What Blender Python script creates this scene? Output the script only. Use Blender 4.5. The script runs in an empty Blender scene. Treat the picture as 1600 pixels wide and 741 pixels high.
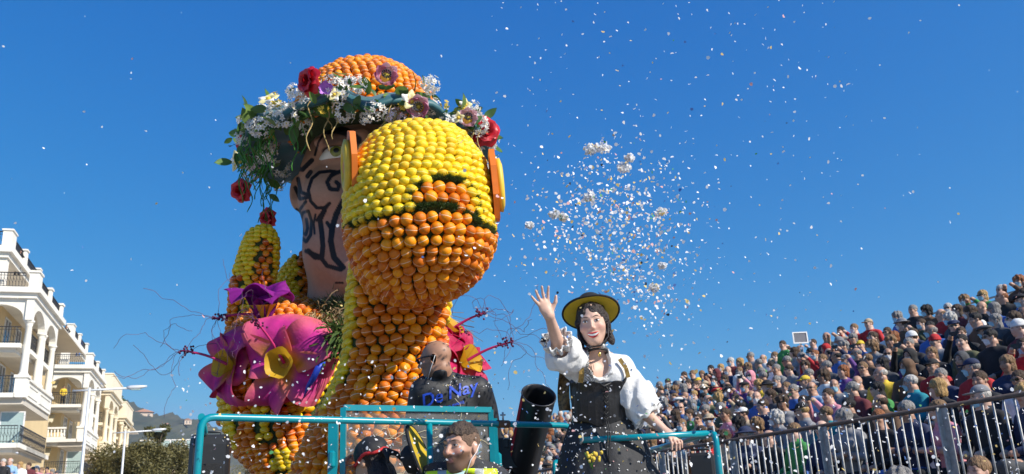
import bpy, bmesh, math, random
import numpy as np
from mathutils import Vector, Matrix, Quaternion
# ------------------------------------------------------------------ camera, sky, sun
S = bpy.context.scene
COL = S.collection
FPX, PITCH, ROLL = 1390.0, math.radians(17.8), math.radians(2.8)
CP = np.array([0, 0, 1.4])
_F = np.array([0, math.cos(PITCH), math.sin(PITCH)])
_U0 = np.array([0, -math.sin(PITCH), math.cos(PITCH)])
_R = np.array([math.cos(ROLL), 0, 0]) - _U0*math.sin(ROLL)
_U = _U0*math.cos(ROLL) + np.array([math.sin(ROLL), 0, 0])
cam = bpy.data.cameras.new('camera'); camo = bpy.data.objects.new('camera', cam); COL.objects.link(camo)
cam.sensor_width = 36; cam.lens = 36*FPX/1600; cam.clip_start = 0.05; cam.clip_end = 30000
camo.matrix_world = Matrix(((_R[0], _U[0], -_F[0], CP[0]), (_R[1], _U[1], -_F[1], CP[1]), (_R[2], _U[2], -_F[2], CP[2]), (0, 0, 0, 1)))
cam.dof.use_dof = True; cam.dof.focus_distance = 5.3; cam.dof.aperture_fstop = 5.6
S.camera = camo
SUN = np.array([0.72, -0.42, 0.60]); SUN = SUN/np.linalg.norm(SUN)
w = bpy.data.worlds.new('World'); S.world = w; w.use_nodes = True
nt = w.node_tree; bg = nt.nodes['Background']
sky = nt.nodes.new('ShaderNodeTexSky'); sky.sky_type = 'NISHITA'; sky.sun_disc = False
sky.sun_elevation = math.asin(SUN[2]); sky.sun_rotation = math.atan2(SUN[0], SUN[1])
sky.air_density = 1.0; sky.dust_density = 0.0; sky.ozone_density = 2.0; sky.altitude = 0
sp_ = nt.nodes.new('ShaderNodeSeparateColor'); cb_ = nt.nodes.new('ShaderNodeCombineColor'); nt.links.new(sky.outputs[0], sp_.inputs[0])
for i_, (a_, g_) in enumerate(((.54, 2.0), (.475, .86), (.61, .40))):        # the film's rendering of a clear southern sky
    m1 = nt.nodes.new('ShaderNodeMath'); m1.operation = 'MULTIPLY'; m1.inputs[1].default_value = .12
    m2 = nt.nodes.new('ShaderNodeMath'); m2.operation = 'POWER'; m2.inputs[1].default_value = g_
    m3 = nt.nodes.new('ShaderNodeMath'); m3.operation = 'MULTIPLY'; m3.inputs[1].default_value = a_/.12
    nt.links.new(sp_.outputs[i_], m1.inputs[0]); nt.links.new(m1.outputs[0], m2.inputs[0]); nt.links.new(m2.outputs[0], m3.inputs[0]); m4 = nt.nodes.new('ShaderNodeMath'); m4.operation = 'MINIMUM'; m4.inputs[1].default_value = (.19, .345, .57)[i_]/.12; nt.links.new(m3.outputs[0], m4.inputs[0]); nt.links.new(m4.outputs[0], cb_.inputs[i_])
nt.links.new(cb_.outputs[0], bg.inputs[0]); bg.inputs[1].default_value = 0.12
sl = bpy.data.lights.new('sun', 'SUN'); so = bpy.data.objects.new('sun', sl); COL.objects.link(so)
sl.energy = 4.9; sl.angle = math.radians(0.53); sl.color = (1.0, 0.945, 0.85)
so.rotation_euler = Vector(SUN).to_track_quat('Z', 'Y').to_euler(); so.location = (20, -12, 30)
S.view_settings.view_transform = 'Standard'; S.view_settings.look = 'None'; S.view_settings.exposure = 0.45; S.view_settings.gamma = 1
S.cycles.use_denoising = True
S.cycles.max_bounces = 5; S.cycles.diffuse_bounces = 3; S.cycles.transparent_max_bounces = 8; S.cycles.volume_bounces = 0
S.render.film_transparent = False

rnd = random.Random(7)
nrs = np.random.RandomState(11)
PI = math.pi
def ray(x, y): return _F + _R*(x-800)/FPX + _U*(370.5-y)/FPX
def at(x, y, d): return CP + d*ray(x, y)          # a point d metres in front of the lens
def hit(x, y, pt, n):
    v = ray(x, y); n = np.asarray(n, float); return CP + (((np.asarray(pt)-CP)@n)/(v@n))*v
def proj(q):
    q = np.asarray(q, float) - CP; d = q@_F
    return 800+FPX*(q@_R)/d, 370.5-FPX*(q@_U)/d, d
def nz(v):
    v = np.asarray(v, float); return v/max(np.linalg.norm(v), 1e-9)

# ------------------------------------------------------------------ materials
MATS = {}
def lin(c):
    if isinstance(c, str):
        c = [int(c[i:i+2], 16)/255 for i in (0, 2, 4)]
        c = [x/12.92 if x <= .04045 else ((x+.055)/1.055)**2.4 for x in c]
    return (c[0], c[1], c[2], 1)
def newmat(name):
    m = bpy.data.materials.new(name); m.use_nodes = True
    return m, m.node_tree, m.node_tree.nodes['Principled BSDF']
def mat(name, col, rough=.6, metal=0, var=.12, scale=8, bump=0, bscale=60, spec=.5, col2=None, trans=0, sheen=0, coat=0, alpha=1, bandobj=False):
    """Principled with noise colour wear and fine relief."""
    if name in MATS: return MATS[name]
    m, t, b = newmat(name); MATS[name] = m
    c = lin(col); tc = t.nodes.new('ShaderNodeTexCoord')
    n = t.nodes.new('ShaderNodeTexNoise'); n.inputs['Scale'].default_value = scale; n.inputs['Detail'].default_value = 6
    t.links.new(tc.outputs['Object'], n.inputs['Vector'])
    mx = t.nodes.new('ShaderNodeMix'); mx.data_type = 'RGBA'
    mr = t.nodes.new('ShaderNodeMapRange'); mr.inputs['From Min'].default_value = .3; mr.inputs['From Max'].default_value = .7
    t.links.new(n.outputs['Fac'], mr.inputs['Value']); t.links.new(mr.outputs[0], mx.inputs['Factor'])
    if col2 is None:
        mx.inputs['A'].default_value = tuple(x*(1-var) for x in c[:3])+(1,)
        mx.inputs['B'].default_value = tuple(min(1, x*(1+var)) for x in c[:3])+(1,)
    else:
        mx.inputs['A'].default_value = c; mx.inputs['B'].default_value = lin(col2)
    t.links.new(mx.outputs['Result'], b.inputs['Base Color'])
    b.inputs['Roughness'].default_value = rough; b.inputs['Metallic'].default_value = metal
    b.inputs['Specular IOR Level'].default_value = spec
    if sheen: b.inputs['Sheen Weight'].default_value = sheen
    if coat: b.inputs['Coat Weight'].default_value = coat; b.inputs['Coat Roughness'].default_value = .15
    if bump:
        n2 = t.nodes.new('ShaderNodeTexNoise'); n2.inputs['Scale'].default_value = bscale; n2.inputs['Detail'].default_value = 4
        t.links.new(tc.outputs['Object'], n2.inputs['Vector'])
        bp = t.nodes.new('ShaderNodeBump'); bp.inputs['Strength'].default_value = bump; bp.inputs['Distance'].default_value = .02
        t.links.new(n2.outputs['Fac'], bp.inputs['Height']); t.links.new(bp.outputs[0], b.inputs['Normal'])
    if trans:
        tr = t.nodes.new('ShaderNodeBsdfTranslucent'); ms = t.nodes.new('ShaderNodeMixShader'); ms.inputs[0].default_value = trans
        t.links.new(mx.outputs['Result'], tr.inputs[0]); t.links.new(b.outputs[0], ms.inputs[1]); t.links.new(tr.outputs[0], ms.inputs[2])
        t.links.new(ms.outputs[0], t.nodes['Material Output'].inputs[0])
    return m
def attrmat(name, attr='col', rough=.5, spec=.4, sss=0, bump=0, bscale=60, trans=0):
    """Colour read from the mesh's own colour attribute."""
    if name in MATS: return MATS[name]
    m, t, b = newmat(name); MATS[name] = m
    a = t.nodes.new('ShaderNodeAttribute'); a.attribute_name = attr
    n = t.nodes.new('ShaderNodeTexNoise'); n.inputs['Scale'].default_value = 25; n.inputs['Detail'].default_value = 5
    tc = t.nodes.new('ShaderNodeTexCoord'); t.links.new(tc.outputs['Object'], n.inputs['Vector'])
    mr = t.nodes.new('ShaderNodeMapRange'); mr.inputs['To Min'].default_value = .82; mr.inputs['To Max'].default_value = 1.15
    t.links.new(n.outputs['Fac'], mr.inputs['Value'])
    vm = t.nodes.new('ShaderNodeVectorMath'); vm.operation = 'SCALE'
    t.links.new(a.outputs['Color'], vm.inputs[0]); t.links.new(mr.outputs[0], vm.inputs['Scale'])
    t.links.new(vm.outputs[0], b.inputs['Base Color'])
    b.inputs['Roughness'].default_value = rough; b.inputs['Specular IOR Level'].default_value = spec
    if sss: b.inputs['Subsurface Weight'].default_value = sss; b.inputs['Subsurface Radius'].default_value = (.012, .005, .003); b.inputs['Subsurface Scale'].default_value = 1
    if bump:
        n2 = t.nodes.new('ShaderNodeTexNoise'); n2.inputs['Scale'].default_value = bscale
        t.links.new(tc.outputs['Object'], n2.inputs['Vector'])
        bp = t.nodes.new('ShaderNodeBump'); bp.inputs['Strength'].default_value = bump; bp.inputs['Distance'].default_value = .01
        t.links.new(n2.outputs['Fac'], bp.inputs['Height']); t.links.new(bp.outputs[0], b.inputs['Normal'])
    if trans:
        tr = t.nodes.new('ShaderNodeBsdfTranslucent'); ms = t.nodes.new('ShaderNodeMixShader'); ms.inputs[0].default_value = trans
        t.links.new(vm.outputs[0], tr.inputs[0]); t.links.new(b.outputs[0], ms.inputs[1]); t.links.new(tr.outputs[0], ms.inputs[2])
        t.links.new(ms.outputs[0], t.nodes['Material Output'].inputs[0])
    return m

# ------------------------------------------------------------------ objects
def link(o, parent=None):
    COL.objects.link(o)
    if parent is not None: o.parent = parent
    return o
def tag(o, label=None, cat=None, group=None, kind=None):
    if label: o['label'] = label
    if cat: o['category'] = cat
    if group: o['group'] = group
    if kind: o['kind'] = kind
    return o
def empty(name, loc=(0, 0, 0), rz=0, parent=None):
    o = bpy.data.objects.new(name, None); o.location = tuple(loc); o.rotation_euler = (0, 0, rz); o.empty_display_size = .1
    return link(o, parent)
def mesh_np(name, V, Fq, mats, smooth=False, midx=None, attrs=None):
    me = bpy.data.meshes.new(name)
    V = np.asarray(V, np.float32)
    if isinstance(Fq, np.ndarray):
        k = Fq.shape[1]; n = len(Fq)
        me.vertices.add(len(V)); me.vertices.foreach_set('co', V.ravel())
        me.loops.add(n*k); me.loops.foreach_set('vertex_index', Fq.astype(np.int32).ravel())
        me.polygons.add(n); me.polygons.foreach_set('loop_start', np.arange(0, n*k, k, dtype=np.int32))
        me.update(calc_edges=True)
    else:
        me.from_pydata(V.tolist(), [], Fq); me.update()
    for m in (mats if isinstance(mats, (list, tuple)) else [mats]): me.materials.append(m)
    if smooth: me.polygons.foreach_set('use_smooth', np.ones(len(me.polygons), bool))
    if midx is not None: me.polygons.foreach_set('material_index', np.asarray(midx, np.int32))
    if attrs:
        for k, a in attrs.items():
            a = np.asarray(a, np.float32)
            if a.ndim == 1: at_ = me.attributes.new(k, 'FLOAT', 'POINT'); at_.data.foreach_set('value', a)
            elif a.shape[1] == 3: at_ = me.attributes.new(k, 'FLOAT_VECTOR', 'POINT'); at_.data.foreach_set('vector', a.ravel())
            else: at_ = me.attributes.new(k, 'FLOAT_COLOR', 'POINT'); at_.data.foreach_set('color', a.ravel())
    me.validate()
    return me
def mobj(name, me, parent=None, loc=(0, 0, 0), rot=None):
    o = bpy.data.objects.new(name, me); o.location = tuple(loc)
    if rot is not None: o.rotation_euler = rot
    return link(o, parent)

class MB:
    """collects shapes for ONE mesh"""
    def __init__(s): s.v = []; s.f = []; s.mi = []; s.n = 0; s.cur = 0; s.sm = []
    def add(s, v, f, smooth=False):
        v = np.asarray(v, float); s.v.append(v)
        for q in f: s.f.append(tuple(int(i)+s.n for i in q)); s.mi.append(s.cur); s.sm.append(smooth)
        s.n += len(v); return s
    def box(s, c, d, M=None, bev=0):
        c = np.asarray(c, float); h = np.asarray(d, float)/2
        v = np.array([[x, y, z] for z in (-1, 1) for y in (-1, 1) for x in (-1, 1)])*h
        f = [(0, 2, 3, 1), (4, 5, 7, 6), (0, 1, 5, 4), (2, 6, 7, 3), (0, 4, 6, 2), (1, 3, 7, 5)]
        if bev:
            b = min(bev, *(h*.9)); vs = []; 
            for z in (-1, 1):
                for y in (-1, 1):
                    for x in (-1, 1):
                        sg = np.array([x, y, z])
                        for k in range(3):
                            q = h-b; q = q.copy(); q[k] = h[k]; vs.append(sg*q)
            v = np.array(vs); f = []
            I = lambda x, y, z, k: 3*((z > 0)*4+(y > 0)*2+(x > 0))+k
            for k in range(3):
                a, b2 = (k+1) % 3, (k+2) % 3
                for sg in (-1, 1):
                    q = []
                    for p_, r_ in ((-1, -1), (1, -1), (1, 1), (-1, 1)):
                        t_ = [0, 0, 0]; t_[k] = sg; t_[a] = p_; t_[b2] = r_; q.append(I(*t_, k))
                    f.append(q if sg > 0 else q[::-1])
                for p_ in (-1, 1):
                    for r_ in (-1, 1):
                        t1 = [0, 0, 0]; t1[k] = -1; t1[a] = p_; t1[b2] = r_
                        t2 = list(t1); t2[k] = 1
                        q = [I(*t1, a), I(*t2, a), I(*t2, b2), I(*t1, b2)]
                        f.append(q if p_*r_ > 0 else q[::-1])
            for z in (-1, 1):
                for y in (-1, 1):
                    for x in (-1, 1):
                        q = [I(x, y, z, 0), I(x, y, z, 1), I(x, y, z, 2)]
                        f.append(q if x*y*z > 0 else q[::-1])
        if M is not None: v = v@np.asarray(M).T
        return s.add(v+c, f)
    def seg(s, a, b, w, h=None, up=(0, 0, 1)):
        """rectangular bar from a to b"""
        a = np.asarray(a, float); b = np.asarray(b, float); x = nz(b-a); up = np.asarray(up, float)
        if abs(x@up) > .98: up = np.array([0, 1., 0])
        y = nz(np.cross(up, x)); z = np.cross(x, y)
        return s.box((a+b)/2, (np.linalg.norm(b-a), w, h or w), np.stack([x, y, z], 1))
    def tube(s, pts, r, n=8, cap=True, closed=False, smooth=True):
        pts = [np.asarray(p, float) for p in pts]; m = len(pts)
        rr = r if hasattr(r, '__len__') else [r]*m
        V = []; prev = None
        for i, p in enumerate(pts):
            if closed: t = pts[(i+1) % m]-pts[i-1]
            else: t = pts[min(i+1, m-1)]-pts[max(i-1, 0)]
            t = nz(t)
            if prev is None:
                a = np.array([0, 0, 1.]) if abs(t[2]) < .9 else np.array([1., 0, 0]); prev = nz(np.cross(t, a))
            u = nz(prev-t*(prev@t)); prev = u; v = np.cross(t, u)
            for k in range(n):
                an = 2*PI*k/n; V.append(p+rr[i]*(u*math.cos(an)+v*math.sin(an)))
        f = []
        for i in range(m if closed else m-1):
            j = (i+1) % m
            for k in range(n): f.append((i*n+k, i*n+(k+1) % n, j*n+(k+1) % n, j*n+k))
        s.add(V, f, smooth)
        if cap and not closed:
            b0 = s.n-len(V)
            s.f.append(tuple(b0+k for k in range(n))[::-1]); s.mi.append(s.cur); s.sm.append(False)
            s.f.append(tuple(b0+(m-1)*n+k for k in range(n))); s.mi.append(s.cur); s.sm.append(False)
        return s
    def lathe(s, prof, c=(0, 0, 0), n=24, M=None, smooth=True, cap=True):
        V = []; c = np.asarray(c, float)
        for r, z in prof:
            for k in range(n): V.append((r*math.cos(2*PI*k/n), r*math.sin(2*PI*k/n), z))
        V = np.array(V); m = len(prof)
        if M is not None: V = V@np.asarray(M).T
        f = [(i*n+k, i*n+(k+1) % n, (i+1)*n+(k+1) % n, (i+1)*n+k) for i in range(m-1) for k in range(n)]
        s.add(V+c, f, smooth)
        if cap:
            b0 = s.n-len(V)
            s.f.append(tuple(b0+k for k in range(n))[::-1]); s.mi.append(s.cur); s.sm.append(False)
            s.f.append(tuple(b0+(m-1)*n+k for k in range(n))); s.mi.append(s.cur); s.sm.append(False)
        return s
    def grid(s, G, smooth=True, closed_u=False, flip=False):
        G = np.asarray(G, float); a, b = G.shape[:2]
        f = []
        for i in range(a-1):
            for j in range(b if closed_u else b-1):
                q = (i*b+j, i*b+(j+1) % b, (i+1)*b+(j+1) % b, (i+1)*b+j); f.append(q[::-1] if flip else q)
        return s.add(G.reshape(-1, 3), f, smooth)
    def prism(s, poly, z0, z1, M=None, c=(0, 0, 0)):
        """poly in xy extruded in z, then M, c"""
        n = len(poly); V = np.array([(x, y, z0) for x, y in poly]+[(x, y, z1) for x, y in poly], float)
        if M is not None: V = V@np.asarray(M).T
        f = [tuple(range(n))[::-1], tuple(range(n, 2*n))]+[(i, (i+1) % n, n+(i+1) % n, n+i) for i in range(n)]
        return s.add(V+np.asarray(c, float), f)
    def ball(s, c, r, n=10, m=7):
        r = np.asarray(r if hasattr(r, '__len__') else (r, r, r), float)
        V = [(0, 0, -1)]
        for i in range(1, m):
            a = PI*i/m
            for k in range(n): V.append((math.sin(a)*math.cos(2*PI*k/n), math.sin(a)*math.sin(2*PI*k/n), -math.cos(a)))
        V.append((0, 0, 1)); f = []
        for k in range(n):
            f.append((0, 1+(k+1) % n, 1+k)); f.append((len(V)-1, 1+(m-2)*n+k, 1+(m-2)*n+(k+1) % n))
            for i in range(m-2): f.append((1+i*n+k, 1+i*n+(k+1) % n, 1+(i+1)*n+(k+1) % n, 1+(i+1)*n+k))
        return s.add(np.array(V)*r+np.asarray(c, float), f, True)
    def mesh(s, name, mats, attrs=None):
        me = bpy.data.meshes.new(name); me.from_pydata(np.concatenate(s.v).tolist(), [], s.f)
        for m in (mats if isinstance(mats, (list, tuple)) else [mats]): me.materials.append(m)
        me.polygons.foreach_set('material_index', np.array(s.mi, np.int32)); me.polygons.foreach_set('use_smooth', np.array(s.sm, bool))
        if attrs:
            for k, a in attrs.items():
                a = np.asarray(a, np.float32); at_ = me.attributes.new(k, 'FLOAT_COLOR', 'POINT'); at_.data.foreach_set('color', a.ravel())
        me.update(); return me
    def build(s, name, mats, parent=None, loc=(0, 0, 0), rot=None, attrs=None): return mobj(name, s.mesh(name, mats, attrs), parent, loc, rot)

# ------------------------------------------------------------------ sculpting by signed distance
def smin(a, b, k):
    h = np.clip(.5+.5*(b-a)/k, 0, 1); return b+(a-b)*h-k*h*(1-h)
def smax(a, b, k): return -smin(-a, -b, k)
def ell(P, c, r, M=None):
    q = P-np.asarray(c, np.float32)
    if M is not None: q = q@np.asarray(M, np.float32)
    r = np.asarray(r, np.float32); k0 = np.linalg.norm(q/r, axis=1); k1 = np.linalg.norm(q/(r*r), axis=1)
    return k0*(k0-1)/np.maximum(k1, 1e-6)
def cap(P, a, b, ra, rb=None):
    rb = ra if rb is None else rb
    a = np.asarray(a, np.float32); b = np.asarray(b, np.float32); ab = b-a
    t = np.clip(((P-a)@ab)/max(ab@ab, 1e-9), 0, 1)
    return np.linalg.norm(P-a-t[:, None]*ab, axis=1)-(ra+(rb-ra)*t)
def rbox(P, c, h, r, M=None):
    q = P-np.asarray(c, np.float32)
    if M is not None: q = q@np.asarray(M, np.float32)
    q = np.abs(q)-(np.asarray(h, np.float32)-r)
    return np.linalg.norm(np.maximum(q, 0), axis=1)+np.minimum(q.max(1), 0)-r
def nets(fn, lo, hi, h, keep=None):
    """surface nets: fn(P)->distance; returns verts, quads"""
    lo = np.asarray(lo, float); hi = np.asarray(hi, float); B = 4
    n = (np.ceil((hi-lo)/(h*B)).astype(int))*B+1
    cn = (n-1)//B
    cx = [lo[i]+(np.arange(cn[i])+.5)*B*h for i in range(3)]
    G = np.stack(np.meshgrid(*cx, indexing='ij'), -1).reshape(-1, 3).astype(np.float32)
    d = fn(G).reshape(cn)
    near = np.abs(d) < B*h*1.9
    D = np.repeat(np.repeat(np.repeat(d, B, 0), B, 1), B, 2)
    D = np.pad(D, ((0, 1),)*3, mode='edge')
    nm = np.zeros(n, bool); k = np.repeat(np.repeat(np.repeat(near, B, 0), B, 1), B, 2)
    nm[:-1, :-1, :-1] |= k; nm[1:, 1:, 1:] |= k; nm[1:, :-1, :-1] |= k; nm[:-1, 1:, :-1] |= k; nm[:-1, :-1, 1:] |= k
    nm[1:, 1:, :-1] |= k; nm[1:, :-1, 1:] |= k; nm[:-1, 1:, 1:] |= k
    idx = np.argwhere(nm); P = (lo+idx*h).astype(np.float32)
    out = np.empty(len(P), np.float32)
    for i in range(0, len(P), 400000): out[i:i+400000] = fn(P[i:i+400000])
    D[nm] = out
    ins = D < 0
    c = [ins[i:n[0]-1+i, j:n[1]-1+j, l:n[2]-1+l] for i in (0, 1) for j in (0, 1) for l in (0, 1)]
    sm = sum(x.astype(np.int8) for x in c); act = (sm > 0) & (sm < 8)
    cells = np.argwhere(act); vid = -np.ones(act.shape, np.int64); vid[act] = np.arange(len(cells))
    acc = np.zeros((len(cells), 3)); cnt = np.zeros(len(cells))
    corners = np.array([(i, j, l) for i in (0, 1) for j in (0, 1) for l in (0, 1)])
    for a in range(8):
        for b in range(a+1, 8):
            df = corners[b]-corners[a]
            if np.abs(df).sum() != 1: continue
            pa = cells+corners[a]; pb = cells+corners[b]
            va = D[pa[:, 0], pa[:, 1], pa[:, 2]]; vb = D[pb[:, 0], pb[:, 1], pb[:, 2]]
            m = (va < 0) != (vb < 0)
            t = np.where(m, va/np.where(m, va-vb, 1), 0)
            acc[m] += (corners[a]+t[:, None]*df)[m]; cnt[m] += 1
    V = lo+(cells+acc/np.maximum(cnt, 1)[:, None])*h
    Q = []
    for ax in range(3):
        a1, a2 = (ax+1) % 3, (ax+2) % 3
        sl0 = [slice(None)]*3; sl1 = [slice(None)]*3; sl0[ax] = slice(0, -1); sl1[ax] = slice(1, None)
        s0 = ins[tuple(sl0)]; s1 = ins[tuple(sl1)]
        e = np.argwhere(s0 != s1)
        e = e[(e[:, a1] > 0) & (e[:, a2] > 0) & (e[:, a1] < n[a1]-1) & (e[:, a2] < n[a2]-1)]
        if not len(e): continue
        o1 = np.zeros(3, int); o1[a1] = 1; o2 = np.zeros(3, int); o2[a2] = 1
        g = lambda q: vid[q[:, 0], q[:, 1], q[:, 2]]
        q = np.stack([g(e-o1-o2), g(e-o2), g(e), g(e-o1)], 1)
        fl = s0[e[:, 0], e[:, 1], e[:, 2]]
        q[~fl] = q[~fl][:, ::-1]
        Q.append(q)
    Q = np.concatenate(Q); Q = Q[(Q >= 0).all(1)]
    return V, Q
def rot3(ax, deg):
    return np.array(Matrix.Rotation(math.radians(deg), 3, ax))
def surf_y(fn, x, z, y0=-.3, y1=.2, n=36):
    """first hit of the distance field along +y at (x, z) arrays"""
    x = np.asarray(x, float); z = np.asarray(z, float); y = np.full(x.shape, y0)
    for _ in range(n):
        d = fn(np.stack([x, y, z], 1).astype(np.float32)); y = y+np.clip(d, -.05, .05)*.8
    return y
def patch(fn, xs, lo, hi, nx=10, nz_=4, off=.0012, y0=-.3, thick=0):
    """a thin piece laid on a face: columns between lo(x) and hi(x)"""
    X = np.linspace(xs[0], xs[1], nx); G = np.zeros((nz_, nx, 3))
    for i in range(nz_):
        t = i/(nz_-1); Z = np.array([lo(x)*(1-t)+hi(x)*t for x in X]); Y = surf_y(fn, X, Z, y0)-off*(1+ .8*math.sin(PI*t))
        G[i] = np.stack([X, Y, Z], 1)
    return G
def smoothstep(a, b, x):
    t = np.clip((x-a)/(b-a), 0, 1); return t*t*(3-2*t)
def loft(rows):
    return np.asarray(rows, float)
# ================================================================== setting
M_white = mat('white_render', (.82, .77, .67), .75, var=.09, scale=.9, bump=.08, bscale=25)
M_cream = mat('cream_render', (.78, .68, .50), .8, var=.06, scale=.6, bump=.08, bscale=25)
M_yellow = mat('ochre_render', (.70, .52, .27), .85, var=.08, scale=.5, bump=.1, bscale=20)
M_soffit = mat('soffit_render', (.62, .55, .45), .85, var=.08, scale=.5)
M_iron = mat('dark_iron', (.035, .034, .036), .5, metal=.3)
M_glass = mat('window_glass', (.05, .08, .11), .06, spec=.9, var=.2, scale=.4)
M_pane = mat('pale_glass', (.36, .46, .44), .2, spec=.6, var=.08)
M_shut = mat('white_shutter', (.82, .80, .76), .6, var=.03)
M_awn = mat('cream_awning', (.80, .72, .52), .85, var=.06, trans=.25)
M_steel = mat('galvanised_steel', (.40, .40, .385), .55, metal=.35, var=.22, scale=20)
M_lamp = mat('lamp_grey', (.62, .63, .63), .45, metal=.2, var=.06)
M_asph = mat('asphalt', (.055, .055, .058), .9, scale=45, col2=(.52, .48, .44), bump=.3, bscale=120)      # grey asphalt; pale paper litter added out of view to bounce fill light
M_asph.node_tree.nodes['Map Range'].inputs['From Min'].default_value = .47; M_asph.node_tree.nodes['Map Range'].inputs['From Max'].default_value = .53
M_pave = mat('pavement_stone', (.40, .37, .32), .85, var=.12, scale=2)
M_roof = mat('terracotta_tile', (.42, .20, .11), .85, var=.2, scale=4)
M_paint = mat('road_paint', (.75, .75, .72), .7, var=.1, scale=6)

DB = nz([-.306, .952, 0]); NB = np.array([DB[1], -DB[0], 0])
BC = at(43, 590, 50).copy(); BC[2] = 0
BRZ = math.atan2(DB[1], DB[0])

g = MB(); g.box((0, 3000, -.5), (14000, 12000, 1.0)); tag(g.build('ground', M_pave), kind='structure')
g = MB(); a = BC-DB*120+NB*4; b = BC+DB*260+NB*4
q = [a, a+NB*13, b+NB*13, b]; g.add([(p[0], p[1], .004) for p in q], [(0, 1, 2, 3)]); tag(g.build('road', M_asph), kind='structure')
for k, off in enumerate((3.9, 17.1)):
    g = MB(); g.seg(a-NB*4+NB*off+np.array([0, 0, .06]), b-NB*4+NB*off+np.array([0, 0, .06]), .2, .125); tag(g.build('kerb', M_pave), kind='structure')
g = MB()
for k in range(40):
    c = a+NB*6.5+DB*(k*6.0); q = [c-NB*.06, c+NB*.06, c+NB*.06+DB*3, c-NB*.06+DB*3]
    g.add([(p[0], p[1], .008) for p in q], [(0, 1, 2, 3)])
tag(g.build('road_marking', M_paint), kind='structure')

def railing(p0, p1, h=.95, sp=.16, mid=True):
    g = MB(); p0 = np.array(p0, float); p1 = np.array(p1, float); L = np.linalg.norm(p1-p0); up = np.array([0, 0, 1.])
    g.seg(p0+up*h, p1+up*h, .06, .05); g.seg(p0+up*.1, p1+up*.1, .03, .03)
    if mid: g.seg(p0+up*(h-.16), p1+up*(h-.16), .025, .025)
    n = max(2, int(L/sp))
    for i in range(n+1):
        q = p0+(p1-p0)*i/n; g.seg(q, q+up*h, .022, .022, up=(1, 0, 0))
        if i < n and mid:                                   # scroll crosses between the bars
            q2 = p0+(p1-p0)*(i+1)/n; g.seg(q+up*.3, q2+up*.62, .018, .018)
    return g
def balustrade(p0, p1, h=.95):
    g = MB(); p0 = np.array(p0, float); p1 = np.array(p1, float); L = np.linalg.norm(p1-p0); up = np.array([0, 0, 1.])
    g.seg(p0+up*(h-.07), p1+up*(h-.07), .22, .14); g.seg(p0+up*.08, p1+up*.08, .2, .16)
    n = max(2, int(L/.24))
    for i in range(n):
        q = p0+(p1-p0)*(i+.5)/n
        g.lathe([(.05, .15), (.085, .28), (.05, .5), (.06, h-.15)], q, n=6)
    return g
def columng(u, y, z0, z1, r=.2):
    g = MB(); H = z1-z0
    g.lathe([(r*1.5, 0), (r*1.5, .12), (r*1.2, .2), (r*1.08, .28), (r, H*.35), (r*.86, H-.32), (r*1.0, H-.28), (r*.9, H-.24), (r*1.25, H-.1), (r*1.4, H-.08), (r*1.4, H)], (u, y, z0), n=14)
    return g
def archwall(u0, u1, y0, y1, zs, zt, rise, axis='u', n=12):
    """wall piece over an arched opening between u0 and u1: springing zs, top zt"""
    g = MB(); pr = []
    for i in range(n+1):
        a_ = PI*i/n; pr.append(((u0+u1)/2-(u1-u0)/2*math.cos(a_), zs+rise*math.sin(a_)))
    V = []; 
    for (x, z) in pr: V += [(x, y0, z), (x, y0, zt), (x, y1, z), (x, y1, zt)]
    f = []
    for i in range(n):
        b_ = 4*i; c_ = 4*i+4
        f += [(b_, c_, c_+1, b_+1), (b_+2, b_+3, c_+3, c_+2), (b_, b_+2, c_+2, c_), (b_+1, c_+1, c_+3, b_+3)]
    f += [(0, 1, 3, 2), (4*n, 4*n+2, 4*n+3, 4*n+1)]
    V = np.array(V)
    if axis == 'y': V = V[:, [1, 0, 2]]
    g.add(V, f); return g
def bx(u0, u1, y0, y1, z0, z1): 
    g = MB(); g.box(((u0+u1)/2, (y0+y1)/2, (z0+z1)/2), (u1-u0, y1-y0, z1-z0)); return g
def awning(y0, y1, u, z, drop=.55, out=.9):
    g = MB(); n = int((y1-y0)/.22); G = []
    for i in range(n*2+1):
        y = y0+(y1-y0)*i/(n*2); s = .1 if i % 2 else 0
        G.append([(u, y, z), (u-out, y, z-drop), (u-out-.01, y, z-drop-.14-s)])
    g.grid(np.array(G), smooth=False); g.grid(np.array(G)+np.array([.02, 0, -.02]), smooth=False, flip=True)
    return g
def window_part(name, root, axis, c, w, h, m=None, frame=True):
    """axis 'u': faces the street (y-); axis 'y': faces the end (u-). c = centre on the wall plane"""
    g = MB(); x, y, z = c
    if axis == 'y': g.box((x-.012, y, z), (.03, w, h))
    else: g.box((x, y-.012, z), (w, .03, h))
    o = g.build(name, m or M_glass, root)
    if frame:
        g = MB(); t = .09
        for (dw, dh, ww, hh) in ((0, h/2, w+t, t), (0, -h/2, w+t, t), (w/2, 0, t, h), (-w/2, 0, t, h), (0, 0, t*.7, h)):
            if axis == 'y': g.box((x-.03, y+dw, z+dh), (.06, ww, hh))
            else: g.box((x+dw, y-.03, z+dh), (ww, .06, hh))
        g.build('frame', M_shut, o)
    return o
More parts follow.
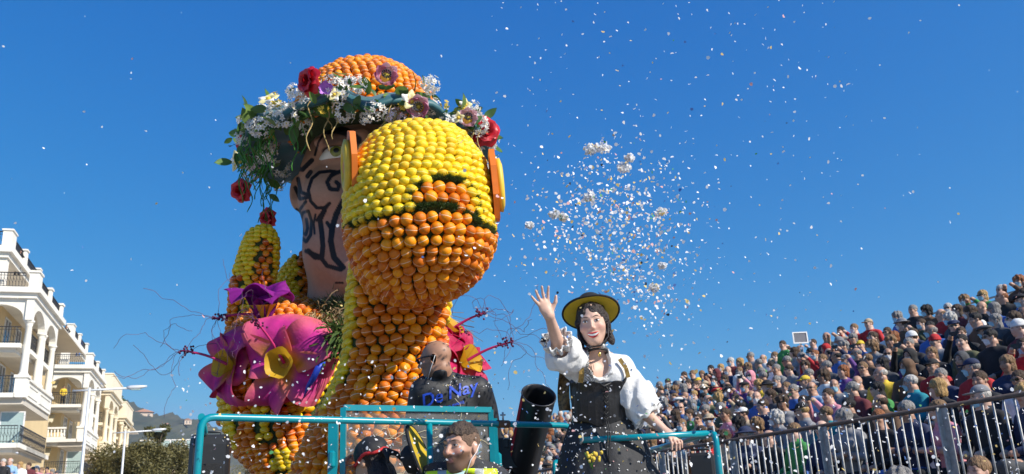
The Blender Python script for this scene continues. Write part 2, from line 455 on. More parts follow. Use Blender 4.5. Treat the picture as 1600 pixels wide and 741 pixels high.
def terrace_building(u_off, v_off, label, full=True, tint=None, dz=0, L=9.0):
    W = tint or M_white
    o0 = BC+DB*u_off+NB*v_off
    R_ = empty('apartment_building', (o0[0], o0[1], 0), BRZ); tag(R_, label, 'building', 'stepped apartment buildings along the street')
    U1 = 20.
    # core walls, set back from street and from the end balconies
    bx(1.9, U1, 2.2, 14, 0, 15.5+dz).build('wall', M_yellow, R_)
    bx(2.4, U1-3, 4.2, 14, 15.5+dz, 17.6+dz).build('wall', M_yellow, R_)
    zs = [6.6, 9.35, 12.15]
    for z in zs:                                            # end balconies: slab, moulding, railing
        y0 = .1 if z < 7 else .55
        bx(.0, 1.9, y0, 14, z, z+.25).build('balcony_slab', W, R_)
        bx(.35, 1.9, y0+.3, 14, z-.22, z).build('slab_moulding', W, R_)
        if z == 9.35 and u_off > 1: balustrade((.12, y0+.9, z+.25), (.12, 14, z+.25)).build('balustrade', W, R_)
        else: railing((.08, y0+.1, z+.25), (.08, 14, z+.25)).build('railing', M_iron, R_)
        for yy in (3.4, 7.2, 11):
            window_part('window' if z > 8 else 'door', R_, 'y', (1.9, yy+.5, z+1.35), 1.5, 2.1)
            g = MB(); g.box((1.86, yy+2.2, z+1.3), (.05, 1.3, 2.1))
            for k in range(9): g.box((1.825, yy+2.2, z+.42+k*.22), (.03, 1.28, .02))
            g.build('shutter', M_shut, R_)
        for yy in (2.6, 6.6): awning(yy, yy+3.2, 1.6, z+2.45).build('awning', M_awn, R_)
    bx(.3, 1.9, 5.6, 5.75, 12.4, 14.9).build('partition', W, R_)
    # street side: balconies behind the arcade
    for z in zs:
        v1 = 0.0 if z < 7 else .35
        bx(1.9, L-.2, v1, 2.2, z, z+.25).build('balcony_slab', W, R_)
        bx(1.9, L-.6, v1+.3, 2.2, z-.22, z).build('slab_moulding', M_soffit, R_)
        for uu in (3.2, 6.2):
            window_part('window', R_, 'u', (uu+.6, 2.2, z+1.35), 1.4, 2.1)
        if z > 12: railing((.6, .5, z+.25), (L-.4, .5, z+.25)).build('railing', M_iron, R_)
    bx(.0, L-1.2, .0, .14, 6.6, 6.85).build('slab_edge', W, R_)
    railing((.08, .08, 6.85), (L-1.3, .08, 6.85), sp=.2).build('railing', M_iron, R_)
    g = MB(); g.box((1.2, .75, 7.75), (.04, 1.2, 1.8)); o = g.build('glass_screen', M_pane, R_)
    g = MB()
    for yy in (.15, 1.35): g.box((1.2, yy, 7.75), (.07, .07, 1.86))
    g.box((1.2, .75, 8.68), (.07, 1.27, .06)); g.build('screen_frame', M_shut, o)
    # arcade bay
    bx(0, .62, 0, .62, 9.35, 10.5).build('pedestal', W, R_)
    bx(-.06, .68, -.06, .68, 10.44, 10.6).build('pedestal_cap', W, R_)
    bx(.62, L-.9, .06, .5, 9.35, 10.35).build('parapet_panel', W, R_)
    for (a_, b_) in ((.9, L/2-1.0), (L/2-.3, L-1.3)):
        g = MB()
        for (p0, p1, q0, q1) in ((a_, b_, 10.1, 10.2), (a_, b_, 9.55, 9.65)): g.box(((p0+p1)/2, .05, (q0+q1)/2), (p1-p0, .06, q1-q0))
        for p in (a_, b_): g.box((p, .05, 9.87), (.08, .06, .66))
        g.build('panel_moulding', W, R_)
    bx(.62, L-.8, -.03, .56, 10.35, 10.5).build('panel_coping', W, R_)
    bx(.3, L-.9, .15, 2.0, 9.0, 9.35).build('bay_base', M_soffit, R_)
    cols = [.32, L/2-.55, L/2-.05, L-1.25]
    for u in cols: columng(u, .3, 10.52, 13.75).build('column', W, R_)
    zt = 15.0+dz
    sp = [(.32, L/2-.55), (L/2-.05, L-1.25)]
    for (a_, b_) in sp: archwall(a_+.12, b_-.12, .12, .5, 13.75, zt, .95).build('arch', W, R_)
    for (a_, b_) in ((.0, .44), (L/2-.67, L/2+.07), (L-1.37, L-.95)): bx(a_, b_, .118, .502, 13.75, zt).build('spandrel', W, R_)
    if full: archwall(.62, 3.0, .12, .5, 13.9, zt, .75, axis='y').build('arch', W, R_)
    bx(.12, .5, .504, .62, 13.75, zt).build('spandrel', W, R_)
    # cornice, terrace parapet with posts and iron railing
    bx(-.1, L-.6, 0, 14, zt, zt+.3).build('cornice', W, R_)
    bx(-.3, L-.4, -.2, 14, zt+.3, zt+.62).build('cornice', W, R_)
    bx(.1, U1, .3, 14, zt+.62, zt+.7).build('terrace_floor', M_soffit, R_)
    ps = [(.05, .05), (L/2-.5, .05), (L-.9, .05)] if full else []
    for i, (u, y) in enumerate(ps):
        ww = 1.05 if i == 0 else .5
        g = MB(); g.box((u+ww/2-.05, y+.22, zt+1.1), (ww, .5, .95)); g.box((u+ww/2-.05, y+.22, zt+1.62), (ww+.14, .62, .12)); g.build('parapet_post', W, R_)
    if full:
        railing((1.1, .2, zt+.6), (L/2-.55, .2, zt+.6), .9, sp=.12).build('railing', M_iron, R_)
        railing((L/2, .2, zt+.6), (L-.95, .2, zt+.6), .9, sp=.12).build('railing', M_iron, R_)
        railing((-.05, .7, zt+.6), (-.05, 14, zt+.6), .9, sp=.16).build('railing', M_iron, R_)
        # set back penthouse
        zr = 17.6+dz
        awning(4.6, 9.5, 2.3, zr-.1, .5, 1.0).build('awning', M_awn, R_)
        window_part('window', R_, 'y', (2.4, 6.5, 16.7+dz), 2.4, 1.5); window_part('window', R_, 'u', (5, 4.2, 16.7+dz), 2.0, 1.5)
        bx(.35, 1.0, 1.9, 2.5, zt+.7, zr).build('pier', W, R_)
        bx(.2, L, 1.8, 14, zr-.12, zr+.18).build('cornice', W, R_)
        bx(.0, L+.2, 1.6, 14, zr+.18, zr+.55).build('cornice', W, R_)
        for i, u in enumerate((.05, L/2-.4, L-.6)):
            ww = 1.1 if i == 0 else .5
            g = MB(); g.box((u+ww/2, 1.95, zr+1.0), (ww, .5, .95)); g.box((u+ww/2, 1.95, zr+1.52), (ww+.12, .62, .1)); g.build('parapet_post', W, R_)
        railing((1.2, 1.9, zr+.5), (L/2-.4, 1.9, zr+.5), .9, sp=.12).build('railing', M_iron, R_)
        railing((L/2+.15, 1.9, zr+.5), (L-.6, 1.9, zr+.5), .9, sp=.12).build('railing', M_iron, R_)
        railing((.1, 2.2, zr+.5), (.1, 14, zr+.5), .9, sp=.16).build('railing', M_iron, R_)
    else:
        bx(-.12, L-.55, -.03, 14, zt+.62, zt+2.0).build('parapet_wall', W, R_)
        bx(-.18, L-.49, -.09, 14.06, zt+2.0, zt+2.12).build('coping', W, R_)
    return R_
terrace_building(0, 0, 'nearest white terrace apartment building with columned arcade at left edge of photo')
terrace_building(25.5, -.35, 'second white terrace building with columns, a person in yellow on its balcony')
terrace_building(38.5, -.2, 'cream arcaded building with plain parapet behind the street lamp head', full=False, tint=M_cream, dz=.0)
terrace_building(52.0, -.2, 'far cream building with round arches and rooftop garden beyond the others', full=False, tint=M_cream, dz=-.9, L=8)
# low building with a glazed white roof balustrade behind the street trees
lo_ = BC+DB*70+NB*2.0
R_ = empty('low_building', (lo_[0], lo_[1], 0), BRZ); tag(R_, 'low cream building with white framed glass roof balustrade behind the street trees', 'building')
bx(0, 10, -7, 8, 0, 12.2).build('wall', M_cream, R_); bx(-.3, 10.3, -7.3, 8, 12.2, 12.5).build('cornice', M_white, R_)
for y in (-6, -3.5): window_part('window', R_, 'y', (0, y, 10.5), 1.3, 1.8)
for i in range(5):
    g = MB(); g.box((.1, -6.4+i*1.9, 13.1), (.03, 1.7, 1.0)); o = g.build('glass_panel', M_pane, R_)
    g = MB(); g.box((.1, -7.3+i*1.9, 13.1), (.1, .14, 1.3)); g.box((.1, -6.4+i*1.9, 13.72), (.12, 1.76, .12)); g.build('frame', M_shut, o)

# ------------------------------------------------------------------ far hills
def hill(name, prof, dist, mt, seed, rough, ys=14, depth=900):
    """ridge line given as pixels at a distance; slopes fall towards the viewer and behind"""
    r = np.random.RandomState(seed); pts = np.array([at(x, y, dist) for x, y in prof]); n = 150
    t = np.linspace(0, len(pts)-1, n); X = np.interp(t, range(len(pts)), pts[:, 0]); Y = np.interp(t, range(len(pts)), pts[:, 1]); Z = np.interp(t, range(len(pts)), pts[:, 2])
    G = []
    for j in range(-ys, ys+1):
        s = j/ys; fall = (1-abs(s))**.8
        dz = (r.rand(n)-.5)*rough*(1 if abs(s) < .98 else 0)
        G.append(np.stack([X*(1+.35*s*depth/dist), Y+s*depth, Z*fall+dz*fall], 1))
    g = MB(); g.grid(np.array(G), smooth=True, flip=True); o = g.build(name, mt); tag(o, kind='structure'); return o
M_hill = mat('wooded_slope', (.030, .042, .022), 1, scale=.02, col2=(.075, .075, .045), bump=0)
M_hill2 = mat('far_slope', (.06, .072, .05), 1, scale=.012, col2=(.13, .12, .095))
hill('hill', [(40, 690), (110, 640), (150, 622), (182, 624), (204, 628), (220, 636), (234, 647), (252, 651), (270, 648), (289, 655), (313, 657), (332, 665), (349, 671), (392, 692), (450, 712), (520, 730), (640, 770), (800, 812)], 1500, M_hill, 3, 9)
hill('hill', [(200, 742), (330, 700), (360, 704), (395, 708), (420, 716), (470, 734), (540, 760), (640, 800)], 1000, M_hill2, 5, 3, depth=300)
# houses on the hillside, each a thing
M_hw = [mat('house_wall_%d' % i, c, .9, var=.05) for i, c in enumerate([(.62, .55, .45), (.7, .64, .56), (.62, .48, .36), (.56, .5, .46)])]
def far_house(px, py, d, w, h, k, label):
    p = at(px, py, d); R_ = empty('hillside_house', (p[0], p[1], p[2]-h), BRZ+.3*(k % 5)-.4)
    g = MB(); g.box((0, 0, h/2), (w, w*.8, h)); wl = g.build('wall', M_hw[k % 4], R_)
    g = MB(); o = .08*w; g.add([(-w/2-o, -w*.4-o, h), (w/2+o, -w*.4-o, h), (w/2+o, w*.4+o, h), (-w/2-o, w*.4+o, h), (-w*.25, 0, h+w*.2), (w*.25, 0, h+w*.2)], [(0, 1, 5, 4), (1, 2, 5), (2, 3, 4, 5), (3, 0, 4), (0, 3, 2, 1)]); g.build('roof', M_roof, R_)
    g = MB()
    for i in range(3):
        for j in range(2): g.box((-w*.3+i*w*.3, -w*.4-.05, h*(.3+.4*j)), (w*.12, .2, h*.2)); g.box((-w/2-.05, -w*.2+j*w*.35, h*(.3+.18*i)), (.2, w*.1, h*.14))
    g.build('windows', M_glass, wl)
    tag(R_, label, 'house', 'houses on the far hillside'); return R_
hs = [(362, 716), (369, 722), (377, 715), (384, 722), (392, 717), (399, 724), (366, 731), (375, 729), (388, 731), (396, 735), (405, 731), (371, 738), (382, 738), (410, 738), (403, 719), (358, 725), (364, 709), (379, 709), (389, 712)]
HN = ['at far left of the second row', 'second in the second row', 'just left of the top middle', 'in the middle of the village', 'right of the village middle', 'farther right of the village middle', 'low at the left edge', 'low and second from left', 'low in the middle', 'low right of the middle', 'at the low right edge', 'lowest at the left', 'lowest in the middle', 'lowest at the far right', 'high at the right edge', 'beside the black loudspeaker edge', 'topmost at the left', 'topmost in the middle', 'topmost at the right']
for k, (x, y) in enumerate(hs):
    far_house(x, y, 930+(741-y)*2, 5+2.5*((k*37) % 5)/5, 4+2*((k*53) % 4)/4, k, '%s far off hillside house %s below the float' % (['pale cream', 'white', 'tan', 'greyish'][k % 4], HN[k]))
far_house(224, 646, 1470, 32, 12, 2, 'long tan building with tiled roofs on the crest of the wooded hill')
for k, (x, y, l) in enumerate([(246, 660, 'small pale house among dark woods on the hill, leftmost of three'), (262, 664, 'small pale house among dark woods on the hill, middle of three'), (293, 657, 'small pale house just under the ridge of the wooded hill')]):
    far_house(x, y, 1380, 13, 7, k, l)

# ------------------------------------------------------------------ trees
def leafmat(name, c1, c2):
    if name in MATS: return MATS[name]
    m, t, b = newmat(name); MATS[name] = m
    a = t.nodes.new('ShaderNodeAttribute'); a.attribute_name = 'rnd'
    r = t.nodes.new('ShaderNodeValToRGB'); r.color_ramp.elements[0].color = lin(c1); r.color_ramp.elements[1].color = lin(c2)
    t.links.new(a.outputs['Fac'], r.inputs[0]); t.links.new(r.outputs[0], b.inputs['Base Color']); b.inputs['Roughness'].default_value = .6
    tr = t.nodes.new('ShaderNodeBsdfTranslucent'); ms = t.nodes.new('ShaderNodeMixShader'); ms.inputs[0].default_value = .3
    t.links.new(r.outputs[0], tr.inputs[0]); t.links.new(b.outputs[0], ms.inputs[1]); t.links.new(tr.outputs[0], ms.inputs[2]); t.links.new(ms.outputs[0], t.nodes['Material Output'].inputs[0])
    return m
def leaves(centres, spread, n, size, seed):
    """n leaf blades (bent pairs of triangles) scattered round the clump centres"""
    r = np.random.RandomState(seed); C_ = np.asarray(centres)[r.randint(len(centres), size=n)]
    d = r.randn(n, 3); d /= np.linalg.norm(d, axis=1)[:, None]; P = C_+d*spread*(r.rand(n, 1)**.45)
    a = r.randn(n, 3); a /= np.linalg.norm(a, axis=1)[:, None]; b = np.cross(a, d+.3*r.randn(n, 3)); b /= np.linalg.norm(b, axis=1)[:, None]
    s = size*(.6+.8*r.rand(n, 1))
    V = np.stack([P-a*s, P+b*s*.42, P+a*s, P-b*s*.42], 1).reshape(-1, 3)
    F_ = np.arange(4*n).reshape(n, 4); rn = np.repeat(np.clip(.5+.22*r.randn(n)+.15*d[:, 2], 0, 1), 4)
    return V, F_, rn
M_bark = mat('bark', (.10, .075, .05), .95, var=.3, scale=6, bump=.5)
def tree(name, base, h, cw, chh, label, seed, lm, nclump=26, n=9000, size=.16, low=.35):
    r = np.random.RandomState(seed); R_ = empty(name, base); tag(R_, label, 'tree')
    g = MB(); g.tube([(0, 0, 0), (.05, 0, h*.3), (.02, .05, h*.75)], [.24, .17, .06], 9); cs = []
    for i in range(nclump):
        a = r.rand()*2*PI; q = r.rand()**.5; z = h-chh+chh*r.rand()
        k = math.sqrt(max(.1, 1-((z-(h-chh*.5))/(chh*.55))**2)); cs.append((math.cos(a)*q*cw*.5*k, math.sin(a)*q*cw*.5*k, z))
    for c in cs[:14]: g.tube([(.03, .02, h*(low+.1*r.rand())), (c[0]*.5, c[1]*.5, c[2]-chh*.15), c], [.09, .05, .015], 5)
    g.build('trunk', M_bark, R_)
    V, F_, rn = leaves(cs, cw*.17, n, size, seed)
    mobj('crown', mesh_np('crown', V, F_, lm, attrs={'rnd': rn}), R_)
    return R_
L_oak = leafmat('olive_leaf', (.060, .062, .018), (.20, .165, .05)); L_pine = leafmat('pine_leaf', (.05, .06, .015), (.16, .15, .05))
L_bush = leafmat('bush_leaf', (.04, .06, .015), (.12, .15, .03))
def gnd(px, py, d):
    p = at(px, py, d); return (p[0], p[1], 0)
for k, (px, d, top, cw, lab) in enumerate([(190, 62, 703, 4.6, 'rounded olive green street tree beside the second lamp post, leftmost of four'),
        (222, 58, 699, 4.4, 'rounded olive green street tree, second from the left below the buildings'), (256, 60, 701, 4.4, 'rounded olive green street tree, third from the left below the buildings'), (284, 63, 709, 3.6, 'olive street tree half hidden behind the black loudspeaker')]):
    p = at(px, top, d); tree('street_tree', (p[0], p[1], 0), p[2], cw, 3.6, lab, 20+k, L_oak, 44, 16000, .10)
p = at(248, 662, 100); tree('pine_tree', (p[0], p[1], 0), p[2], 3.6, 6.5, 'taller light green conifer standing behind the street trees', 31, L_pine, 24, 6000, .22)
# roof garden on the far building
rg = BC+DB*52-NB*.2
g_ = [(u, 1.0+y, 16.2+z) for u, y, z in [(.5, 0, .2), (1.2, .5, .4), (2, .2, .2), (1.5, 2, .8), (.4, 3, .4), (.8, 5, .6), (3.5, .1, .3), (5, .2, .4)]]
V, F_, rn = leaves(g_, .75, 2500, .14, 77)
o = mobj('roof_garden_shrubs', mesh_np('roof_garden_shrubs', V, F_, L_bush, attrs={'rnd': rn}), None, (rg[0], rg[1], 0), (0, 0, BRZ)); tag(o, 'green shrubs along the roof edge of the far cream building', 'shrubs', kind='stuff')
# palm behind the float
p = at(388, 728, 60); R_ = empty('palm_tree', (p[0], p[1], 0)); tag(R_, 'palm tree top showing below the fruit covered float', 'tree')
g = MB(); g.tube([(0, 0, 0), (.05, 0, p[2]*.5), (0, 0, p[2]-.3)], [.3, .24, .22], 9); g.build('trunk', M_bark, R_)
M_palm = leafmat('palm_leaf', (.10, .10, .02), (.28, .24, .07))
rr = np.random.RandomState(4)
for k in range(18):
    a = 2*PI*k/18+rr.rand()*.2; el = rr.rand()*1.1+.1; V = []; F_ = []; L = 2.2
    for i in range(10):
        t = i/9; c = np.array([math.cos(a)*L*t*math.cos(el*.6), math.sin(a)*L*t*math.cos(el*.6), p[2]-.3+L*(.8*math.sin(el)*t-.75*t*t)])
        s_ = np.array([-math.sin(a), math.cos(a), 0])
        for sg in (-1, 1):
            b0 = len(V); e = c+s_*sg*.5*(1-.6*t)+np.array([math.cos(a)*.25, math.sin(a)*.25, -.22]); V += [c, c+np.array([math.cos(a), math.sin(a), 0])*.05, e]; F_.append((b0, b0+1, b0+2))
    mobj('frond', mesh_np('frond', np.array(V), F_, M_palm, attrs={'rnd': rr.rand(len(V))}), R_)

# ------------------------------------------------------------------ lamp posts
def lamp_post(px, py, d, label):
    p = at(px, py, d); R_ = empty('street_lamp', (p[0], p[1], 0), BRZ-PI/2); tag(R_, label, 'lamp', 'street lamps along the left side'); h = p[2]
    g = MB(); g.lathe([(.16, 0), (.16, .5), (.10, .55), (.085, h*.55), (.06, h*.56), (.055, h)], n=12); g.build('pole', M_lamp, R_)
    g = MB(); g.tube([(-.6, 0, h-.12), (0, 0, h-.10), (1.4, 0, h-.02)], [.03, .04, .045], 8); g.build('arm', M_lamp, R_)
    g = MB(); g.tube([(1.35, 0, h), (1.5, 0, h), (1.8, 0, h+.02), (2.1, 0, h+.06)], [.05, .09, .085, .03], 10); o = g.build('lamp_head', M_lamp, R_)
    g = MB(); g.box((1.7, 0, h-.08), (.34, .12, .03)); g.build('lens', M_pane, o)
    return R_
lamp_post(140, 606, 35, 'tall grey street lamp in front of the second white building')
lamp_post(196, 673, 49, 'grey street lamp before the far cream building, second of three')
lamp_post(233, 719, 68, 'farthest grey street lamp with its arm over the street trees')
# ================================================================== fruit covered float
X3, Y3, Z3 = np.eye(3)
def fruitmat(name, c1, c2, band, pits):
    m, t, b = newmat(name); MATS[name] = m
    a = t.nodes.new('ShaderNodeAttribute'); a.attribute_name = 'rnd'
    r = t.nodes.new('ShaderNodeValToRGB'); r.color_ramp.elements[0].color = lin(c1); r.color_ramp.elements[1].color = lin(c2)
    t.links.new(a.outputs['Fac'], r.inputs[0])
    p = t.nodes.new('ShaderNodeAttribute'); p.attribute_name = 'fp'
    sx = t.nodes.new('ShaderNodeSeparateXYZ'); t.links.new(p.outputs['Vector'], sx.inputs[0])
    ab = t.nodes.new('ShaderNodeMath'); ab.operation = 'ABSOLUTE'; t.links.new(sx.outputs[2], ab.inputs[0])
    lt = t.nodes.new('ShaderNodeMath'); lt.operation = 'LESS_THAN'; lt.inputs[1].default_value = .046; t.links.new(ab.outputs[0], lt.inputs[0])
    n = t.nodes.new('ShaderNodeTexNoise'); n.inputs['Scale'].default_value = 1.3; t.links.new(p.outputs['Vector'], n.inputs['Vector'])
    hs = t.nodes.new('ShaderNodeHueSaturation'); mr = t.nodes.new('ShaderNodeMapRange'); mr.inputs['To Min'].default_value = .70; mr.inputs['To Max'].default_value = 1.25
    t.links.new(n.outputs['Fac'], mr.inputs['Value']); t.links.new(mr.outputs[0], hs.inputs['Value']); t.links.new(r.outputs[0], hs.inputs['Color'])
    mx = t.nodes.new('ShaderNodeMix'); mx.data_type = 'RGBA'; mx.inputs['B'].default_value = lin(band)
    t.links.new(lt.outputs[0], mx.inputs['Factor']); t.links.new(hs.outputs[0], mx.inputs['A']); t.links.new(mx.outputs['Result'], b.inputs['Base Color'])
    b.inputs['Roughness'].default_value = .42; b.inputs['Specular IOR Level'].default_value = .32; b.inputs['Subsurface Weight'].default_value = 0
    n2 = t.nodes.new('ShaderNodeTexNoise'); n2.inputs['Scale'].default_value = pits; t.links.new(p.outputs['Vector'], n2.inputs['Vector'])
    bp = t.nodes.new('ShaderNodeBump'); bp.inputs['Strength'].default_value = .25; bp.inputs['Distance'].default_value = .01
    t.links.new(n2.outputs['Fac'], bp.inputs['Height']); t.links.new(bp.outputs[0], b.inputs['Normal'])
    return m
M_orange = fruitmat('orange_peel', (.55, .092, .0005), (.90, .30, .001), (.88, .60, .38), 22)
M_lemon = fruitmat('lemon_peel', (.72, .42, .003), (.90, .64, .01), (.88, .76, .22), 16)
M_moss = mat('green_moss', (.030, .055, .014), .95, scale=40, col2=(.075, .105, .03), bump=.8, bscale=150)
def unit_ball(n=12, m=9, lemon=False):
    g = MB(); g.ball((0, 0, 0), 1, n, m); V = np.concatenate(g.v)
    if lemon:
        x = V[:, 0:1]; rr_ = np.sqrt(np.clip(1-x*x, 0, 1)); V = V.copy(); V[:, 0] = V[:, 0]*1.22+np.sign(V[:, 0])*.16*np.clip(np.abs(V[:, 0])-.85, 0, 1)/.15*1.0
    tris = []
    for q in g.f: tris += [(q[0], q[1], q[2])]+([(q[0], q[2], q[3])] if len(q) == 4 else [])
    return V, np.array(tris)
_FV = {}
for kind, lm in (('orange', False), ('lemon', True)):
    V, T = unit_ball(12, 8, lm); Vs, Ts = unit_ball(10, 7, lm)
    N0 = V/np.linalg.norm(V, axis=1)[:, None]; Ns = Vs/np.linalg.norm(Vs, axis=1)[:, None]
    vs = []
    for i in range(10):
        fp = N0@rot3('X', nrs.uniform(-22, 22)).T@rot3('Y', nrs.uniform(-22, 22)).T
        vs.append(mesh_np(kind, V, T, M_orange if kind == 'orange' else M_lemon, True, attrs={'fp': fp, 'rnd': np.full(len(V), np.clip(.5+.3*nrs.randn(), 0, 1))}))
    _FV[kind] = (vs, Vs, Ts, Ns)
class Fruits:
    def __init__(s): s.a = []
    def put(s, kind, p, nrm, up, r): s.a.append((kind, np.asarray(p, float), nz(nrm), np.asarray(up, float), r))
    def build(s, parent, base=(0, 0, 0), maxp=300, label=''):
        base = np.asarray(base, float)
        for kind in ('orange', 'lemon'):
            L = [x for x in s.a if x[0] == kind]
            if not L: continue
            sc = []
            for x in L:
                v = CP-x[1]; d = np.linalg.norm(v); px, py, _ = proj(x[1]); vis = x[2]@v/d
                inf = -5 < px < 1605 and -5 < py < 746
                sc.append(x[4]/d*(1 if (vis > .15 and inf) else .05))
            o_ = np.argsort(-np.array(sc)); vs, Vs, Ts, Ns = _FV[kind]
            for j in o_[:maxp]:
                _, p, n, up, r = L[j]; q = bpy.data.objects.new(kind, vs[nrs.randint(len(vs))])
                x = nz(np.cross(up, n)); z = np.cross(n, x)*1.0; y = -n
                Mx = np.stack([x, y, np.cross(x, y)], 1)
                M4 = Matrix.Identity(4)
                for a in range(3):
                    for b in range(3): M4[a][b] = Mx[a][b]*r
                    M4[a][3] = p[a]-base[a]
                link(q, parent); q.matrix_basis = M4
            rest = o_[maxp:]
            if len(rest):
                VV = []; TT = []; FP = []; RN = []; k = 0
                for j in rest:
                    _, p, n, up, r = L[j]; x = nz(np.cross(up, n)); y = -n; Mx = np.stack([x, y, np.cross(x, y)], 1)
                    VV.append((Vs*r)@Mx.T+p-base); TT.append(Ts+k); k += len(Vs)
                    FP.append(Ns@rot3('X', nrs.uniform(-22, 22)).T@rot3('Y', nrs.uniform(-22, 22)).T); RN.append(np.full(len(Vs), np.clip(.5+.3*nrs.randn(), 0, 1)))
                me = mesh_np(kind+'_cover', np.concatenate(VV), np.concatenate(TT), M_orange if kind == 'orange' else M_lemon, True, attrs={'fp': np.concatenate(FP), 'rnd': np.concatenate(RN)})
                o = mobj(kind+'_cover', me, parent); o['kind'] = 'stuff'
def inpoly(x, y, poly):
    c = False; n = len(poly); j = n-1
    for i in range(n):
        if (poly[i][1] > y) != (poly[j][1] > y) and x < (poly[j][0]-poly[i][0])*(y-poly[i][1])/(poly[j][1]-poly[i][1])+poly[i][0]: c = not c
        j = i
    return c
def dline(x, y, pts):
    best = 1e9
    for (x0, y0), (x1, y1) in zip(pts[:-1], pts[1:]):
        dx, dy = x1-x0, y1-y0; t = max(0, min(1, ((x-x0)*dx+(y-y0)*dy)/(dx*dx+dy*dy+1e-9))); best = min(best, math.hypot(x-x0-t*dx, y-y0-t*dy))
    return best
class Loft:
    """closed tube surface: rings given by centre, two axes and radii, fine-sampled"""
    def __init__(s, keys, n=80, ns=64, sq=2.0):
        # keys: list of (centre, ax, ay, rx, ry)
        K = len(keys); t = np.linspace(0, K-1, n)
        def ip(i, comp=None):
            A = np.array([np.atleast_1d(k[i]) for k in keys], float)
            # smooth cubic interpolation
            out = np.zeros((n, A.shape[1]))
            for q, tt in enumerate(t):
                j = min(int(tt), K-2); u = tt-j; p0 = A[max(j-1, 0)]; p1 = A[j]; p2 = A[j+1]; p3 = A[min(j+2, K-1)]
                out[q] = .5*(2*p1+(p2-p0)*u+(2*p0-5*p1+4*p2-p3)*u*u+(3*p1-p0-3*p2+p3)*u**3)
            return out
        s.c = ip(0); s.ax = ip(1); s.ay = ip(2); s.rx = np.maximum(ip(3)[:, 0], .002); s.ry = np.maximum(ip(4)[:, 0], .002); s.n = n; s.sq = sq
    def pt(s, q, th):
        """q fractional row index, th angle array"""
        th = np.atleast_1d(th); j = min(int(q), s.n-2); u = q-j
        L = lambda A: A[j]*(1-u)+A[j+1]*u
        c, sn = np.cos(th), np.sin(th); e = 2/s.sq
        cc = np.sign(c)*np.abs(c)**e; ss = np.sign(sn)*np.abs(sn)**e
        return L(s.c)+np.outer(cc*L(s.rx), L(s.ax))+np.outer(ss*L(s.ry), L(s.ay))
    def rows(s, spacing, start=0.):
        """row positions (fractional) spaced by arclength along the widest meridian"""
        P = np.array([[s.pt(q, a)[0] for q in np.linspace(0, s.n-1.001, s.n*2)] for a in (0, PI/2, PI, 3*PI/2)])
        d = np.linalg.norm(np.diff(P, axis=1), axis=2).max(0); L = np.concatenate([[0], np.cumsum(d)]); qs = np.linspace(0, s.n-1.001, s.n*2)
        return [np.interp(x, L, qs) for x in np.arange(spacing*.5+start, L[-1], spacing)]
    def normal(s, q, th):
        e = .02; a = s.pt(q, th+e)[0]-s.pt(q, th-e)[0]; b = s.pt(min(q+.3, s.n-1.01), th)[0]-s.pt(max(q-.3, 0), th)[0]
        n = np.cross(a, b); l = np.linalg.norm(n)
        n = n/l if l > 1e-9 else np.array([0, 0, 1.])
        j = min(int(q), s.n-1); o = s.pt(q, th)[0]-s.c[j]
        return n if n@o >= 0 else -n
    def fill(s, fr, kind, spacing, r, keep, rowf=.88, jit=.12, inset=0, up=(0, 0, 1)):
        th = np.linspace(0, 2*PI, 181)
        for i, q in enumerate(s.rows(spacing*rowf)):
            P = s.pt(q, th); L = np.concatenate([[0], np.cumsum(np.linalg.norm(np.diff(P, axis=0), axis=1))])
            n = int(L[-1]/spacing)
            if n < 1: continue
            off = (i % 2)*.5+nrs.rand()*.15
            t = np.interp((np.arange(n)+off)/n*L[-1] % L[-1], L, th); p = s.pt(q, t); e = .02
            A_ = s.pt(q, t+e)-s.pt(q, t-e); B_ = s.pt(min(q+.3, s.n-1.01), t)-s.pt(max(q-.3, 0), t); nn = np.cross(A_, B_); l = np.linalg.norm(nn, axis=1)[:, None]
            nn = np.where(l > 1e-9, nn/np.maximum(l, 1e-9), Z3); j = min(int(q), s.n-1); sg = np.sign(((p-s.c[j])*nn).sum(1)); nn = nn*np.where(sg == 0, 1, sg)[:, None]
            p = p+nn*(r*.35-inset)+nrs.uniform(-1, 1, (n, 3))*spacing*jit
            for k in range(n):
                x, y, d = proj(p[k]); dp = keep(x, y, nn[k], p[k])
                if isinstance(dp, (bool, np.bool_)):
                    if not dp: continue
                    pk = p[k]
                else: pk = p[k]-nn[k]*dp
                fr.put(kind, pk, nn[k]+nrs.uniform(-1, 1, 3)*.25, up, r*nrs.uniform(.92, 1.11))
    def skin(s, name, m, parent, base=(0, 0, 0), shrink=.0, ns=48):
        G = np.array([s.pt(min(q, s.n-1.001), np.linspace(0, 2*PI, ns, endpoint=False)) for q in range(s.n)])
        if shrink: G = s.c[:, None]+(G-s.c[:, None])*(1-shrink)
        g = MB(); g.grid(G-np.asarray(base), True, closed_u=True)
        a = [tuple(range(ns))[::-1], tuple(s_+(s.n-1)*ns for s_ in range(ns))]
        for q in a: g.f.append(q); g.mi.append(0); g.sm.append(False)
        return g.build(name, m, parent)
def yawaxes(deg): c, s_ = math.cos(math.radians(deg)), math.sin(math.radians(deg)); return np.array([c, s_, 0]), np.array([-s_, c, 0])
def grass(pts, nrms, n, L, seed, spread=.02):
    """n short blades standing on the given points"""
    r = np.random.RandomState(seed); i = r.randint(len(pts), size=n); P = np.asarray(pts)[i]+r.randn(n, 3)*spread; N = np.asarray(nrms)[i]+r.randn(n, 3)*.55
    N /= np.linalg.norm(N, axis=1)[:, None]; a = np.cross(N, r.randn(n, 3)); a /= np.linalg.norm(a, axis=1)[:, None]; l = L*(.5+r.rand(n, 1)); wd_ = .0035
    V = np.stack([P-a*wd_, P+a*wd_, P+N*l], 1).reshape(-1, 3)
    return V, np.arange(3*n).reshape(n, 3), np.repeat(r.rand(n), 3)
L_moss = leafmat('moss_blade', (.025, .05, .010), (.09, .14, .03))

